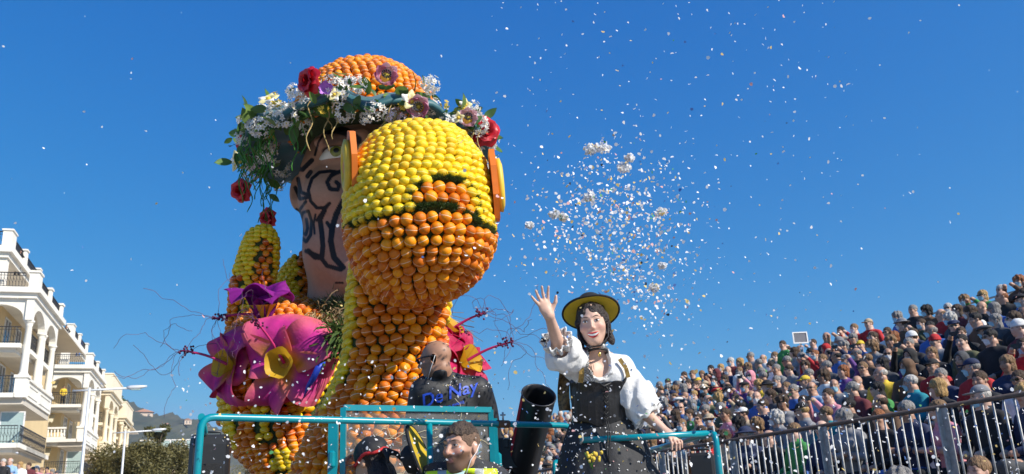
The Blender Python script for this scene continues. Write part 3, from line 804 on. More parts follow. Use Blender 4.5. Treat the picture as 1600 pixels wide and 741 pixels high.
# ---------------- the turtle in front: head, neck, shell
TB = np.array([-1.2, 7.4, .0]); turtle = empty('turtle_figure', TB)
tag(turtle, 'giant turtle of oranges and lemons with long neck and yellow head', 'float figure')
fr = Fruits()
hx, hy = yawaxes(16); hx = nz(hx+Z3*.06)
hc = at(652, 332, 6.35); k_ = 6.35/FPX/.955
prof = [(484, .02), (476, .22), (460, .35), (432, .455), (400, .51), (360, .525), (320, .53), (280, .51), (250, .46), (220, .365), (207, .26), (198, .15), (193, .03)]
keys = []
for y, hw in prof:
    z = (332-y)*k_*(.87 if y > 332 else .965); fwd = -hy*np.interp(y, [190, 250, 300, 345, 370, 430, 480], [0, .0, .05, .07, .09, .06, 0])
    sh = (np.array([.02, 0, 0]) if y > 380 else np.array([0., 0, 0]))
    keys.append((hc+Z3*z+fwd+sh, hx, hy, hw*.925, hw*.95))
head = Loft(keys, 90, sq=2.15)
seam = [(528, 366), (560, 348), (600, 334), (640, 327), (680, 322), (712, 325), (744, 345), (775, 366)]
opening = [(636, 311), (647, 292), (664, 282), (692, 276), (721, 282), (737, 298), (744, 322), (741, 338), (712, 321), (680, 319), (650, 322)]
inner = [(640, 312), (650, 294), (666, 285), (692, 279), (719, 285), (734, 300), (742, 323), (739, 338), (712, 321), (680, 319), (652, 322)]
seamy = lambda x: np.interp(x, [p[0] for p in seam], [p[1] for p in seam])
def k_lem(x, y, n, p):
    if n@(CP-p) < -.1: return p[2] > hc[2]-.05
    if y > seamy(x)-3: return False
    if inpoly(x, y, inner): return False
    return True
def k_or(x, y, n, p):
    if n@(CP-p) < -.1: return p[2] <= hc[2]-.05
    if y > seamy(x)+2.5: return True
    if inpoly(x, y, inner): return .012
    return False
head.fill(fr, 'lemon', .068, .0345, k_lem, jit=.07)
head.fill(fr, 'orange', .079, .041, k_or, jit=.06)
# neck
nx_, ny_ = yawaxes(8)
kn = []
for y, xl, xr, d in [(400, 552, 700, 6.75), (455, 545, 705, 6.75), (500, 542, 700, 6.75), (545, 539, 698, 6.75), (580, 530, 696, 6.75), (620, 512, 700, 6.75), (660, 492, 706, 6.8), (700, 474, 715, 6.85), (745, 455, 725, 6.9), (820, 440, 730, 7.0)]:
    c = at((xl+xr)/2, y, d); hw = (xr-xl)/2*d/FPX; kn.append((c, nx_, ny_, hw*.94, min(hw*.92, .55)))
neck = Loft(kn, 80, sq=2.1)
def k_nor(x, y, n, p):
    if y < 470 and n[1] < 0 and x > 560: return y > 440
    xl = np.interp(y, [400, 545, 580, 620, 660, 741], [552, 541, 532, 514, 494, 456])
    if x < xl+13 and y < 640: return False
    return not (x > 694 and y < 560)
def k_nlem(x, y, n, p):
    xl = np.interp(y, [400, 545, 580, 620, 660, 741], [552, 541, 532, 514, 494, 456])
    return (x < xl+9 and y < 640) or (x > 697 and y < 560)
neck.fill(fr, 'orange', .086, .0435, k_nor, jit=.06); neck.fill(fr, 'lemon', .068, .034, k_nlem, jit=.05)
# shell / body behind, with striped ribs
ks = []
bxx, byy = yawaxes(20)
for y, xl, xr, d in [(478, 430, 500, 8.9), (500, 385, 545, 8.8), (540, 356, 580, 8.7), (580, 351, 600, 8.6), (620, 349, 600, 8.55), (660, 351, 600, 8.5), (690, 362, 595, 8.4), (715, 385, 590, 8.3), (741, 408, 585, 8.2), (790, 440, 580, 8.1)]:
    c = at((xl+xr)/2, y, d); hw = (xr-xl)/2*d/FPX; ks.append((c, bxx, byy, hw*.97, hw*.85))
shell = Loft(ks, 80, sq=2.3)
lem_p = [[(340, 612), (366, 612), (371, 700), (352, 700)], [(396, 560), (419, 560), (427, 690), (400, 694)], [(440, 610), (470, 545), (550, 540), (528, 600), (488, 648), (452, 655)], [(424, 706), (454, 698), (460, 741), (424, 741)], [(345, 520), (362, 520), (358, 560), (346, 560)]]
or_p = [[(497, 560), (520, 560), (512, 590), (498, 590)], [(470, 605), (486, 600), (480, 625), (466, 628)]]
def shell_k(x, y):
    for p in or_p:
        if inpoly(x, y, p): return 'o'
    for p in lem_p:
        if inpoly(x, y, p):
            if min(dline(x, y, p+[p[0]]), 99) < 2.2: return None
            return 'l'
    return 'o'
shell.fill(fr, 'orange', .083, .0425, lambda x, y, n, p: bool(n@(CP-p) > -1.5 and shell_k(x, y) == 'o'), jit=.05)
shell.fill(fr, 'lemon', .074, .037, lambda x, y, n, p: bool(n@(CP-p) > -1.5 and shell_k(x, y) == 'l'), jit=.05)
# the two raised flippers
def limb(pts, d, half, sq=2.1, yaw=10, ry=.8):
    ax, ay = yawaxes(yaw); kk = []
    for (x, y, h_) in pts: kk.append((at(x, y, d), ax, ay, h_*d/FPX, h_*d/FPX*ry))
    return Loft(kk, 70, sq=sq)
flip = limb([(370, 600, 14), (376, 560, 18), (381, 520, 22), (388, 480, 26), (396, 440, 29), (403, 405, 28), (408, 375, 23), (411, 360, 13), (412, 355, 2)], 8.7, 0)
fo = [(410, 372), (424, 384), (423, 430), (419, 452), (390, 450), (400, 405)]; fo2 = [(355, 432), (377, 432), (377, 480), (370, 560), (355, 560)]
fk = lambda x, y, n, p: inpoly(x, y, fo) or inpoly(x, y, fo2)
flip.fill(fr, 'lemon', .055, .0285, lambda x, y, n, p: not fk(x, y, n, p) and (min(dline(x, y, fo+[fo[0]]), dline(x, y, fo2+[fo2[0]])) > 3 or n@(CP-p) < 0), jit=.08)
flip.fill(fr, 'orange', .068, .035, fk, jit=.07)
flip2 = limb([(445, 540, 40), (447, 500, 38), (455, 460, 30), (464, 425, 22), (470, 405, 12), (472, 398, 2)], 9.4, 0, yaw=-10)
flip2.fill(fr, 'lemon', .060, .031, lambda x, y, n, p: x < 466, jit=.06); flip2.fill(fr, 'orange', .078, .039, lambda x, y, n, p: x >= 466, jit=.06)
for nm, lf in (('head', head), ('neck', neck), ('shell', shell), ('flipper', flip), ('flipper', flip2)): lf.skin(nm, M_moss, turtle, TB, shrink=.015)
fr.build(turtle, TB)
# moss seam, mouth rim
gp = []; gn = []
tt_ = np.linspace(PI, 2*PI, 150)
for q in np.linspace(8, 80, 220):
    PP = head.pt(q, tt_); NN = PP-head.c[min(int(q), head.n-1)]; NN = NN/np.linalg.norm(NN, axis=1)[:, None]
    for p, n in zip(PP, NN):
        x, y, d = proj(p)
        if not (525 < x < 778) or not (270 < y < 372) or n@(CP-p) < -.3: continue
        if abs(y-seamy(x)) < 3.2 or (inpoly(x, y, opening) and not inpoly(x, y, inner)) or dline(x, y, opening[:7]) < 1.5: gp.append(p-TB+n*.012); gn.append(n)
V, T, rn = grass(gp, gn, 13000, .024, 5, .007)
o = mobj('moss_trim', mesh_np('moss_trim', V, T, L_moss, attrs={'rnd': rn}), turtle); o['kind'] = 'stuff'
# eyes: octagonal orange plates with a yellow ring
M_op = mat('orange_board', (.72, .17, .012), .5, var=.12, scale=10); M_yp = mat('yellow_board', (.66, .44, .03), .5, var=.12, scale=10)
M_dk = mat('black_paint', (.012, .012, .014), .35, var=.2)
def eye_plate(px, py, d, nrm, lean, sz):
    p = at(px, py, d)-TB; n = nz(nrm); u = nz(np.cross(Z3, n)); v = np.cross(n, u); v, u = v*math.cos(lean)+u*math.sin(lean), u*math.cos(lean)-v*math.sin(lean)
    Mx = np.stack([u, v, n], 1); g = MB(); oc = [(math.cos(PI/8+k*PI/4)*sz*(.62 if True else 1), math.sin(PI/8+k*PI/4)*sz) for k in range(8)]
    g.prism(oc, -.02, .02, Mx, p); o = g.build('eye_plate', M_op, turtle)
    g = MB(); g.lathe([(sz*.5, 0), (sz*.52, .03), (sz*.4, .045), (sz*.28, .045), (sz*.26, .02)], (0, 0, 0), 24); V = g.v[0]; V[:, 1] *= 1.4; g.v[0] = V@Mx.T+p+n*.02; g.build('eye_ring', M_yp, o)
    g = MB(); g.lathe([(sz*.2, 0), (sz*.2, .03), (sz*.1, .04), (.002, .042)], (0, 0, 0), 16); V = g.v[0]; V[:, 1] *= 1.3; g.v[0] = V@Mx.T+p+n*.02; g.build('iris', M_op, o)
eye_plate(550, 262, 6.12, np.array([-.95, -.28, -.08]), .46, .27)
eye_plate(772, 290, 6.25, np.array([.99, .06, .05]), -.10, .27)

# ---------------- painted giant head with fruit cap
HC = at(578, 336, 9.2); HB = np.array([HC[0], HC[1], 0]); bust = empty('giant_head', HB); tag(bust, 'giant brown painted head with black swirl tattoos and orange fruit cap', 'float figure')
FA, FB = yawaxes(12)                                      # face axes: right, away
def toloc(P): q = P-HC; return np.stack([q@FA, q@FB, q[:, 2]], 1)
def face_fn(P):
    P = np.asarray(P, np.float32); A = np.stack([np.abs(P[:, 0]), P[:, 1], P[:, 2]], 1)
    d = ell(A, (0, .05, .28), (.74, .82, .86)); d = smin(d, ell(A, (0, -.12, -.42), (.67, .62, .60)), .2); d = smin(d, ell(A, (.0, -.52, -.80), (.30, .22, .22)), .2)
    d = smin(d, ell(A, (.44, -.50, .02), (.24, .22, .24)), .15); d = smin(d, cap(A, (.12, -.74, .56), (.52, -.58, .54), .07, .05), .1)
    d = smax(d, -ell(A, (.31, -.86, .38), (.20, .17, .12)), .08)
    d = smin(d, ell(A, (.31, -.60, .38), (.17, .14, .10)), .05)
    d = smin(d, cap(A, (0, -.78, .46), (0, -1.02, -.08), .07, .12), .08); d = smin(d, ell(A, (.13, -.88, -.10), (.10, .11, .08)), .05)
    d = smin(d, ell(A, (0, -.76, -.36), (.30, .12, .07)), .06); d = smin(d, ell(A, (0, -.75, -.48), (.26, .13, .08)), .05)
    d = smin(d, ell(A, (.735, .12, .27), (.085, .07, .19)), .06); d = smax(d, -ell(A, (.76, .04, .29), (.045, .045, .11)), .05)
    d = smin(d, cap(A, (0, .12, -.6), (0, .16, -1.45), .60, .66), .1)
    return d
V, Q = nets(face_fn, (-1.05, -1.25, -1.25), (1.05, 1.0, 1.25), .0098)
W = HC+V[:, :1]*FA+V[:, 1:2]*FB+V[:, 2:]*Z3
q_ = W-CP; dd = q_@_F; PX = 800+FPX*(q_@_R)/dd; PY = 370.5-FPX*(q_@_U)/dd
c7 = lambda L: [(420+x/2.85, 160+y/2.85) for x, y in L]; c6 = lambda L: [(360+x/3.705, 340+y/3.705) for x, y in L]
tat = [(c7([(390, 92), (310, 92), (262, 118), (222, 175), (205, 235)]), 1.4), (c7([(325, 312), (272, 306), (225, 312), (192, 340), (176, 390), (186, 440), (214, 470), (248, 470), (270, 450), (238, 492), (214, 525)]), 2.2),
       (c7([(322, 306), (278, 326), (260, 355), (272, 385), (306, 390), (314, 368), (300, 355)]), 2.8), (c7([(332, 440), (300, 500), (282, 560), (276, 620), (290, 690), (330, 735)]), 4.2),
       (c7([(248, 480), (228, 522), (236, 580), (241, 640), (236, 692), (206, 690), (176, 662)]), 3.6), (c7([(165, 442), (137, 480), (131, 540), (141, 600), (165, 622), (186, 590), (191, 530), (176, 484), (150, 492), (141, 530), (150, 580), (165, 590), (173, 560), (168, 520)]), 2.0),
       (c7([(192, 258), (150, 300), (135, 296)]), 3.2), (c7([(186, 310), (172, 330)]), 3), (c7([(130, 340), (142, 400), (168, 410)]), 2.6), (c7([(118, 380), (140, 430), (172, 424)]), 2.6), (c7([(208, 500), (200, 540), (204, 585)]), 1.4),
       (c7([(62, 486), (100, 492), (124, 480)]), 2.6), (c6([(440, 195), (520, 228), (560, 280), (640, 302)]), 3.0), (c6([(560, 30), (580, 60), (596, 20)]), 2.5), (c6([(610, 378), (650, 378)]), 1.2), (c6([(395, 60), (405, 110), (440, 140), (465, 100), (470, 20)]), 2.2)]
brow = c7([(262, 124), (300, 120), (345, 133), (395, 168)]); shade = c7([(262, 172), (320, 152), (378, 182)]); eyec = proj(HC-FA*.37-FB*.735+Z3*.385)[:2]
skinc = np.array([.41, .22, .14]); col = np.tile(skinc, (len(V), 1)); nse = .5+.5*np.sin(V[:, 0]*9+2*np.sin(V[:, 2]*7))
col *= (.9+.2*nse)[:, None]
lipd = np.minimum(ell(V, (0, -.86, -.36), (.34, .16, .09)), ell(V, (0, -.86, -.49), (.30, .16, .11))); wl = 1-smoothstep(0, .05, lipd); col = col*(1-wl[:, None])+np.array([.50, .10, .07])*wl[:, None]
wr = (1-smoothstep(.0, .30, lipd))*.5; col = col*(1-wr[:, None])+np.array([.50, .18, .13])*wr[:, None]
front = (V[:, 1] < .5)
ix = np.where(front & (PX < 620))[0]
def dlv(pts):
    best = np.full(len(ix), 1e9)
    for (x0, y0), (x1, y1) in zip(pts[:-1], pts[1:]):
        dx, dy = x1-x0, y1-y0; t = np.clip(((PX[ix]-x0)*dx+(PY[ix]-y0)*dy)/(dx*dx+dy*dy+1e-9), 0, 1); best = np.minimum(best, np.hypot(PX[ix]-x0-t*dx, PY[ix]-y0-t*dy))
    return best
w_ = np.zeros(len(ix))
for L, th in tat: w_ = np.maximum(w_, 1-np.clip((dlv(L)-th*1.05)/.7, 0, 1))
w_ = np.maximum(w_, 1-np.clip((dlv(brow)-6)/2.5, 0, 1)); w_ = np.maximum(w_, .7*(1-np.clip((dlv(shade)-5)/7, 0, 1)))
e_ = np.hypot((PX[ix]-eyec[0])/17, (PY[ix]-eyec[1])/7.5); w_ = np.maximum(w_, .9*(1-np.clip((e_-1.05)/.25, 0, 1)))
col[ix] = col[ix]*(1-w_[:, None])+np.array([.012, .012, .016])*w_[:, None]
M_face = attrmat('painted_face', rough=.55, spec=.2, bump=.25, bscale=14)
o = mobj('face', mesh_np('face', W-HB, Q, M_face, True, attrs={'col': np.c_[col, np.ones(len(col))]}), bust)
M_eyew = mat('eye_white', (.75, .72, .62), .25, var=.05); M_iris = mat('green_iris', (.22, .24, .05), .2, var=.3, scale=30)
wf = lambda G: (HC-HB)+G[..., :1]*FA+G[..., 1:2]*FB+G[..., 2:]*Z3
for sg in (-1, 1):
    G = patch(face_fn, (-.145, .145), lambda x: .375-.055*math.sqrt(max(0, 1-(x/.146)**2))-.02*x*sg*0, lambda x: .375+.07*math.sqrt(max(0, 1-(x/.146)**2)), 16, 8, .02, -1.3); G[..., 0] += 0
    X_ = G[..., 0]+sg*.37; Y_ = surf_y(face_fn, X_.ravel(), G[..., 2].ravel(), -1.3).reshape(X_.shape)-.014; G = np.stack([X_, Y_, G[..., 2]], -1)
    g = MB(); g.grid(wf(G)); e_ = g.build('eye', M_eyew, o)
    for r0, mm, of in ((.058, M_iris, .02), (.027, M_dk, .026)):
        a = np.linspace(0, 2*PI, 20, endpoint=False); G = []
        for rr_ in (0.001, r0*.6, r0):
            X_ = sg*.37+.015+rr_*np.cos(a); Z_ = .385+rr_*np.sin(a); G.append(np.stack([X_, surf_y(face_fn, X_, Z_, -1.3)-of, Z_], 1))
        g = MB(); g.grid(wf(np.array(G)), closed_u=True); g.build('iris' if mm is M_iris else 'pupil', mm, e_)
# moss ring and straw collar round the neck
ncx = HC+FB*.15; zc = at(510, 487, 8.6)[2]
a = np.linspace(0, 2*PI, 120, endpoint=False); ring = [ncx*np.array([1, 1, 0])+Z3*zc+(FA*math.cos(t)+FB*math.sin(t))*.66-HB for t in a]; rn_ = [FA*math.cos(t)+FB*math.sin(t)+Z3*.6 for t in a]
V, T, rn = grass(ring, rn_, 9000, .07, 8, .045); o = mobj('moss_ring', mesh_np('moss_ring', V, T, L_moss, attrs={'rnd': rn}), bust); o['kind'] = 'stuff'
g = MB(); g.tube([r_-Z3*.03 for r_ in ring[::2]], .07, 8, closed=True); g.build('neck_ring', M_moss, bust)
L_straw = leafmat('straw', (.30, .19, .08), (.62, .48, .28)); L_leaf = leafmat('garland_leaf', (.03, .07, .012), (.11, .17, .03))
def strands(cs, dirs, n, L, wd_, seed, sp):
    r = np.random.RandomState(seed); V = []; F_ = []; RN = []
    for i in range(n):
        j = r.randint(len(cs)); p = np.asarray(cs[j])+r.randn(3)*sp; d = nz(np.asarray(dirs[j])+r.randn(3)*.35); l = L*(.5+.8*r.rand()); s_ = nz(np.cross(d, r.randn(3)))*wd_; b0 = len(V)
        for k in range(5):
            t = k/4; c = p+d*l*t-Z3*l*.35*t*t+r.randn(3)*.008; V += [c-s_, c+s_]
        for k in range(4): F_.append((b0+2*k, b0+2*k+1, b0+2*k+3, b0+2*k+2))
        RN += [r.rand()]*10
    return np.array(V), np.array(F_), np.array(RN)
ring2 = [r_*np.array([1.08, 1.08, 1])-Z3*.12 for r_ in ring]; V, F_, RN = strands(ring2, [n_*np.array([1, 1, 0])+.1*nrs.randn(3)+np.cross(Z3, n_)*.9 for n_ in rn_], 1500, .30, .005, 9, .05)
o = mobj('straw_collar', mesh_np('straw_collar', V, F_, L_straw, attrs={'rnd': RN}), bust); o['kind'] = 'stuff'
# shoulders under the collar
sk = [(HB*0+np.array([ncx[0], ncx[1], z])+FB*.1, FA, FB, w1, w2) for z, w1, w2 in [(zc+.02, .62, .6), (zc-.15, .78, .7), (zc-.4, .95, .8), (zc-.9, 1.05, .85), (zc-1.6, 1.0, .9), (1.0, 1.0, .9)]]
sh_ = Loft(sk, 40); sh_.skin('shoulders', M_moss, bust, HB)
# fruit cap
WC = at(574, 221, 9.2); frc = Fruits(); kc = []
for t in np.linspace(0, 1, 9): kc.append((WC+Z3*(.0+.85*math.sin(t*PI/2))+FB*.05, FA, FB, .76*math.cos(t*PI/2)**.85+.004, .76*math.cos(t*PI/2)**.85+.004))
capl = Loft(kc, 50); capl.skin('cap', M_moss, bust, HB, shrink=.015); capl.fill(frc, 'orange', .083, .042, lambda x, y, n, p: True, jit=.1); frc.build(bust, HB)

# ---------------- flower wreath with teal brim
wreath = empty('flower_wreath', HB); tag(wreath, 'wreath of white, red and pink flowers on a teal brim around the giant head', 'wreath')
M_teal = mat('teal_satin', (.008, .095, .115), .5, var=.25, scale=5, sheen=.3)
ths = np.linspace(0, 2*PI, 96, endpoint=False); G = []; RW = 1.22
wv = lambda t: .05*math.sin(t*9)+.03*math.sin(t*17+1)
def wp(t, r, dz=0): return WC+FA*(r*math.cos(t))+FB*(r*math.sin(t))+Z3*(dz+wv(t)*(r-.7)*1.8-.18*max(0, r-.8))
prof_ = [(.70, .10), (.90, .10), (1.1, .06), (1.22, -.01), (1.26, -.06), (1.24, -.10), (1.18, -.09), (1.0, -.03), (.70, .02)]
G = np.array([[wp(t, r, z)-HB for t in ths] for r, z in prof_]); g = MB(); g.grid(G, closed_u=True, flip=True); g.build('brim', M_teal, wreath)
M_wpet = mat('white_petal', (.84, .82, .78), .6, var=.08, scale=30, trans=.25); M_ypet = mat('yellow_petal', (.75, .55, .06), .6, var=.1, trans=.2)
M_rpet = mat('red_petal', (.50, .008, .018), .45, var=.3, scale=20); M_ppet = mat('pink_petal', (.62, .22, .33), .5, var=.35, scale=14, trans=.2); M_vpet = mat('violet_petal', (.38, .16, .50), .5, var=.2)
M_lpink = mat('pale_pink_petal', (.78, .50, .55), .55, var=.2, scale=14, trans=.2); M_lilac = mat('lilac_blossom', (.66, .56, .66), .6, var=.1)
def cluster_mesh(seed, mm, n=26, R=.13, fr_=.044):
    r = np.random.RandomState(seed); g = MB()
    for i in range(n):
        d = nz(r.randn(3)); p = d*R*(.75+.3*r.rand()); u = nz(np.cross(d, r.randn(3))); v = np.cross(d, u); V = [p+d*.006]; F_ = []
        for k in range(5):
            a = 2*PI*k/5; b = a+.55; c_ = a-.55
            V += [p+(u*math.cos(c_)+v*math.sin(c_))*fr_*.55+d*.004, p+(u*math.cos(a)+v*math.sin(a))*fr_+d*.012, p+(u*math.cos(b)+v*math.sin(b))*fr_*.55+d*.004]
            F_ += [(0, 3*k+1, 3*k+2), (0, 3*k+2, 3*k+3)]
        g.cur = 0; g.add(V, F_); g.cur = 1; g.ball(p+d*.008, .007, 5, 4)
    return g.mesh('blossom_cluster', [mm, M_ypet])
CL = [cluster_mesh(i, M_wpet) for i in range(4)]+[cluster_mesh(9, M_lilac), cluster_mesh(12, M_ypet, 9, .07, .04)]
LEAF = []
for i in range(3):
    g = MB(); L_ = .20; G = []
    for a in range(7):
        t = a/6; w_ = .055*math.sin(PI*min(1, t*.95+.05))**.8; z = -.05*t*t*(1+i*.5); G.append([(-w_, L_*t, z+.012), (0, L_*t, z), (w_, L_*t, z+.012)])
    g.grid(np.array(G)); LEAF.append(g.mesh('leaf', mat('vine_leaf_%d' % i, [(.10, .19, .03), (.15, .23, .05), (.06, .14, .03)][i], .5, var=.25, scale=12, trans=.3)))
rw = np.random.RandomState(5)
def putp(name, me, p, sc=1, rot=None, par=None):
    o = bpy.data.objects.new(name, me); link(o, par or wreath); o.location = tuple(np.asarray(p)-HB); o.scale = (sc, sc, sc); o.rotation_euler = rot if rot is not None else tuple(rw.rand(3)*6.28); return o
for i in range(115):
    t = 2*PI*(i+rw.rand())/115; r_ = rw.choice([1.0, 1.15, 1.26, 1.26]); putp('blossom_cluster', CL[rw.choice([0, 1, 2, 3, 0, 1, 4, 5])], wp(t, r_, rw.uniform(-.22, .16)), rw.uniform(.5, .9))
for i in range(290):
    t = 2*PI*(i+rw.rand())/290; putp('leaf', LEAF[rw.randint(3)], wp(t, rw.uniform(.95, 1.34), rw.uniform(-.18, .16)), rw.uniform(.4, .85))
for i in range(60):                                        # leaves under the brim
    t = rw.uniform(PI*.95, PI*1.75); putp('leaf', LEAF[rw.randint(3)], wp(t, rw.uniform(1.0, 1.22), rw.uniform(-.14, .0)), rw.uniform(.7, 1.2))
M_str = mat('green_raffia', (.05, .22, .02), .6, var=.3, scale=20, trans=.2); M_str2 = mat('straw_raffia', (.40, .28, .10), .7, var=.2)
for i in range(64):
    t = rw.uniform(PI*.8, PI*1.32) if i % 4 else rw.uniform(PI*1.3, PI*1.95); p = wp(t, rw.uniform(1.05, 1.28), -.06); n_ = 12; L_ = rw.uniform(.15, .6); pts = [p-HB+np.array([.022*math.sin(k*.75+i), .022*math.cos(k*.6+i), 0])*(k > 0)+Z3*(-L_*k/n_) for k in range(n_+1)]
    g = MB(); g.tube(pts, [.004+.003*math.sin(k*2+i)**2 for k in range(n_+1)], 4); g.build('raffia_strand', M_str if i % 4 else M_str2, wreath)
def petal_grid(L_, W_, cup, curl, ns=8, nt=7, ruff=0, ph=0, base=.12, pt=.75):
    G = []
    for a in range(ns+1):
        s_ = a/ns; w_ = W_*(base+(1-base)*math.sin(PI*min(1, s_*pt+.02))**.7); row = []
        for b in range(nt):
            t = 2*b/(nt-1)-1; bend = curl*s_*s_; tip = 1-.42*t*t*s_*s_
            row.append((w_*t, L_*s_*tip*math.cos(bend), cup*(t*t)*w_+L_*s_*math.sin(bend)*1.0+ruff*math.sin(t*6+ph)*s_*s_))
        G.append(row)
    return np.array(G)
def flower(name, p, nrm, R, kind, parent=None, up=Z3):
    """anemone, rose and bud heads as one part each with petal sub-parts"""
    n = nz(nrm); u = nz(np.cross(up+.01*X3, n)); v = np.cross(n, u); e_ = empty(name, np.asarray(p)-HB, 0, parent or wreath)
    def pl(G, ang, mm, nm='petal', tilt=.5, off=0):
        G = G.copy(); c, s_ = math.cos(tilt), math.sin(tilt); Y = G[..., 1]*c-G[..., 2]*s_; Z = G[..., 1]*s_+G[..., 2]*c+off; Xx = G[..., 0]; ca, sa = math.cos(ang), math.sin(ang)
        A_ = Xx*ca-Y*sa; B_ = Xx*sa+Y*ca; W_ = A_[..., None]*u+B_[..., None]*v+Z[..., None]*n
        g = MB(); g.grid(W_); g.build(nm, mm, e_)
    if kind in ('anemone', 'anemone_pale'):
        for k in range(7): pl(petal_grid(R, R*.45, .25, .35, 6, 5, .01, k), 2*PI*k/7, (M_ppet if (kind == 'anemone' and k % 3) else M_lpink), tilt=.35+.12*(k % 2))
        g = MB(); g.lathe([(R*.33, 0), (R*.36, .02), (R*.25, .05), (R*.1, .07), (.002, .072)], (0, 0, 0), 14); V = g.v[0]; g.v[0] = V[:, :1]*u+V[:, 1:2]*v+V[:, 2:]*n; g.build('centre', M_ypet, e_)
        g = MB()
        for k in range(12): a = 2*PI*k/12; d_ = u*math.cos(a)+v*math.sin(a); g.tube([n*.04, n*.10+d_*R*.25], .004, 4); g.ball(n*.10+d_*R*.25, .010, 5, 4)
        g.build('stamens', M_dk, e_)
    elif kind == 'rose':
        for ring_, (m_, tl, sc) in enumerate([(5, .45, 1), (5, .85, .85), (4, 1.15, .62), (3, 1.4, .4)]):
            for k in range(m_): pl(petal_grid(R*sc, R*.62*sc, .45, -.5+.2*ring_, 6, 6, .012, k, base=.3, pt=.6), 2*PI*k/m_+ring_*.6, M_rpet, tilt=tl, off=.01*ring_)
    elif kind == 'lily':
        for k in range(5): pl(petal_grid(R, R*.34, .4, -.4, 6, 5, 0, k), 2*PI*k/5, M_wpet if k % 2 else mat('butter_petal', (.80, .72, .35), .5, trans=.2), tilt=.8)
        g = MB(); g.ball(n*.03, R*.22, 8, 6); g.build('centre', M_ypet, e_)
    else:
        for k in range(5): pl(petal_grid(R, R*.5, .4, .2, 5, 5, 0, k), 2*PI*k/5, M_vpet, tilt=.6)
    return e_
def ringdepth(px, py):
    b = min(np.linspace(0, 2*PI, 240), key=lambda t: math.hypot(proj(wp(t, 1.26))[0]-px, (proj(wp(t, 1.26))[1]-py)*1.0)); return proj(wp(b, 1.30))[2]-.06
toC = lambda p, dx=0, dz=0: nz(nz(CP-p)+X3*dx+Z3*dz)
for (px, py, R_, kd, dx, dz) in [(602, 124, .155, 'anemone', .1, .5), (655, 168, .15, 'anemone', -.1, .1), (730, 190, .14, 'anemone_pale', .1, .5), (757, 206, .17, 'rose', .25, .25), (486, 128, .15, 'rose', -1.1, .3), (508, 141, .10, 'violet', .0, .3), (386, 222, .14, 'rose', -1.0, .1), (378, 298, .14, 'rose', -.8, 0), (420, 340, .12, 'rose', -.9, -.1), (640, 160, .12, 'lily', .5, .4), (374, 252, .13, 'lily', -1.2, .2), (726, 166, .08, 'lily', .4, .4), (716, 185, .07, 'lily', 0, .2), (421, 160, .12, 'lily', -.4, 1.2), (522, 150, .07, 'lily', 0, .4)]:
    p = at(px, py, ringdepth(px, py)); nm = {'anemone': 'anemone_flower', 'anemone_pale': 'anemone_flower', 'rose': 'red_flower', 'violet': 'violet_flower', 'lily': 'cream_flower'}[kd]
    flower(nm, p, toC(p, dx, dz), R_, kd)

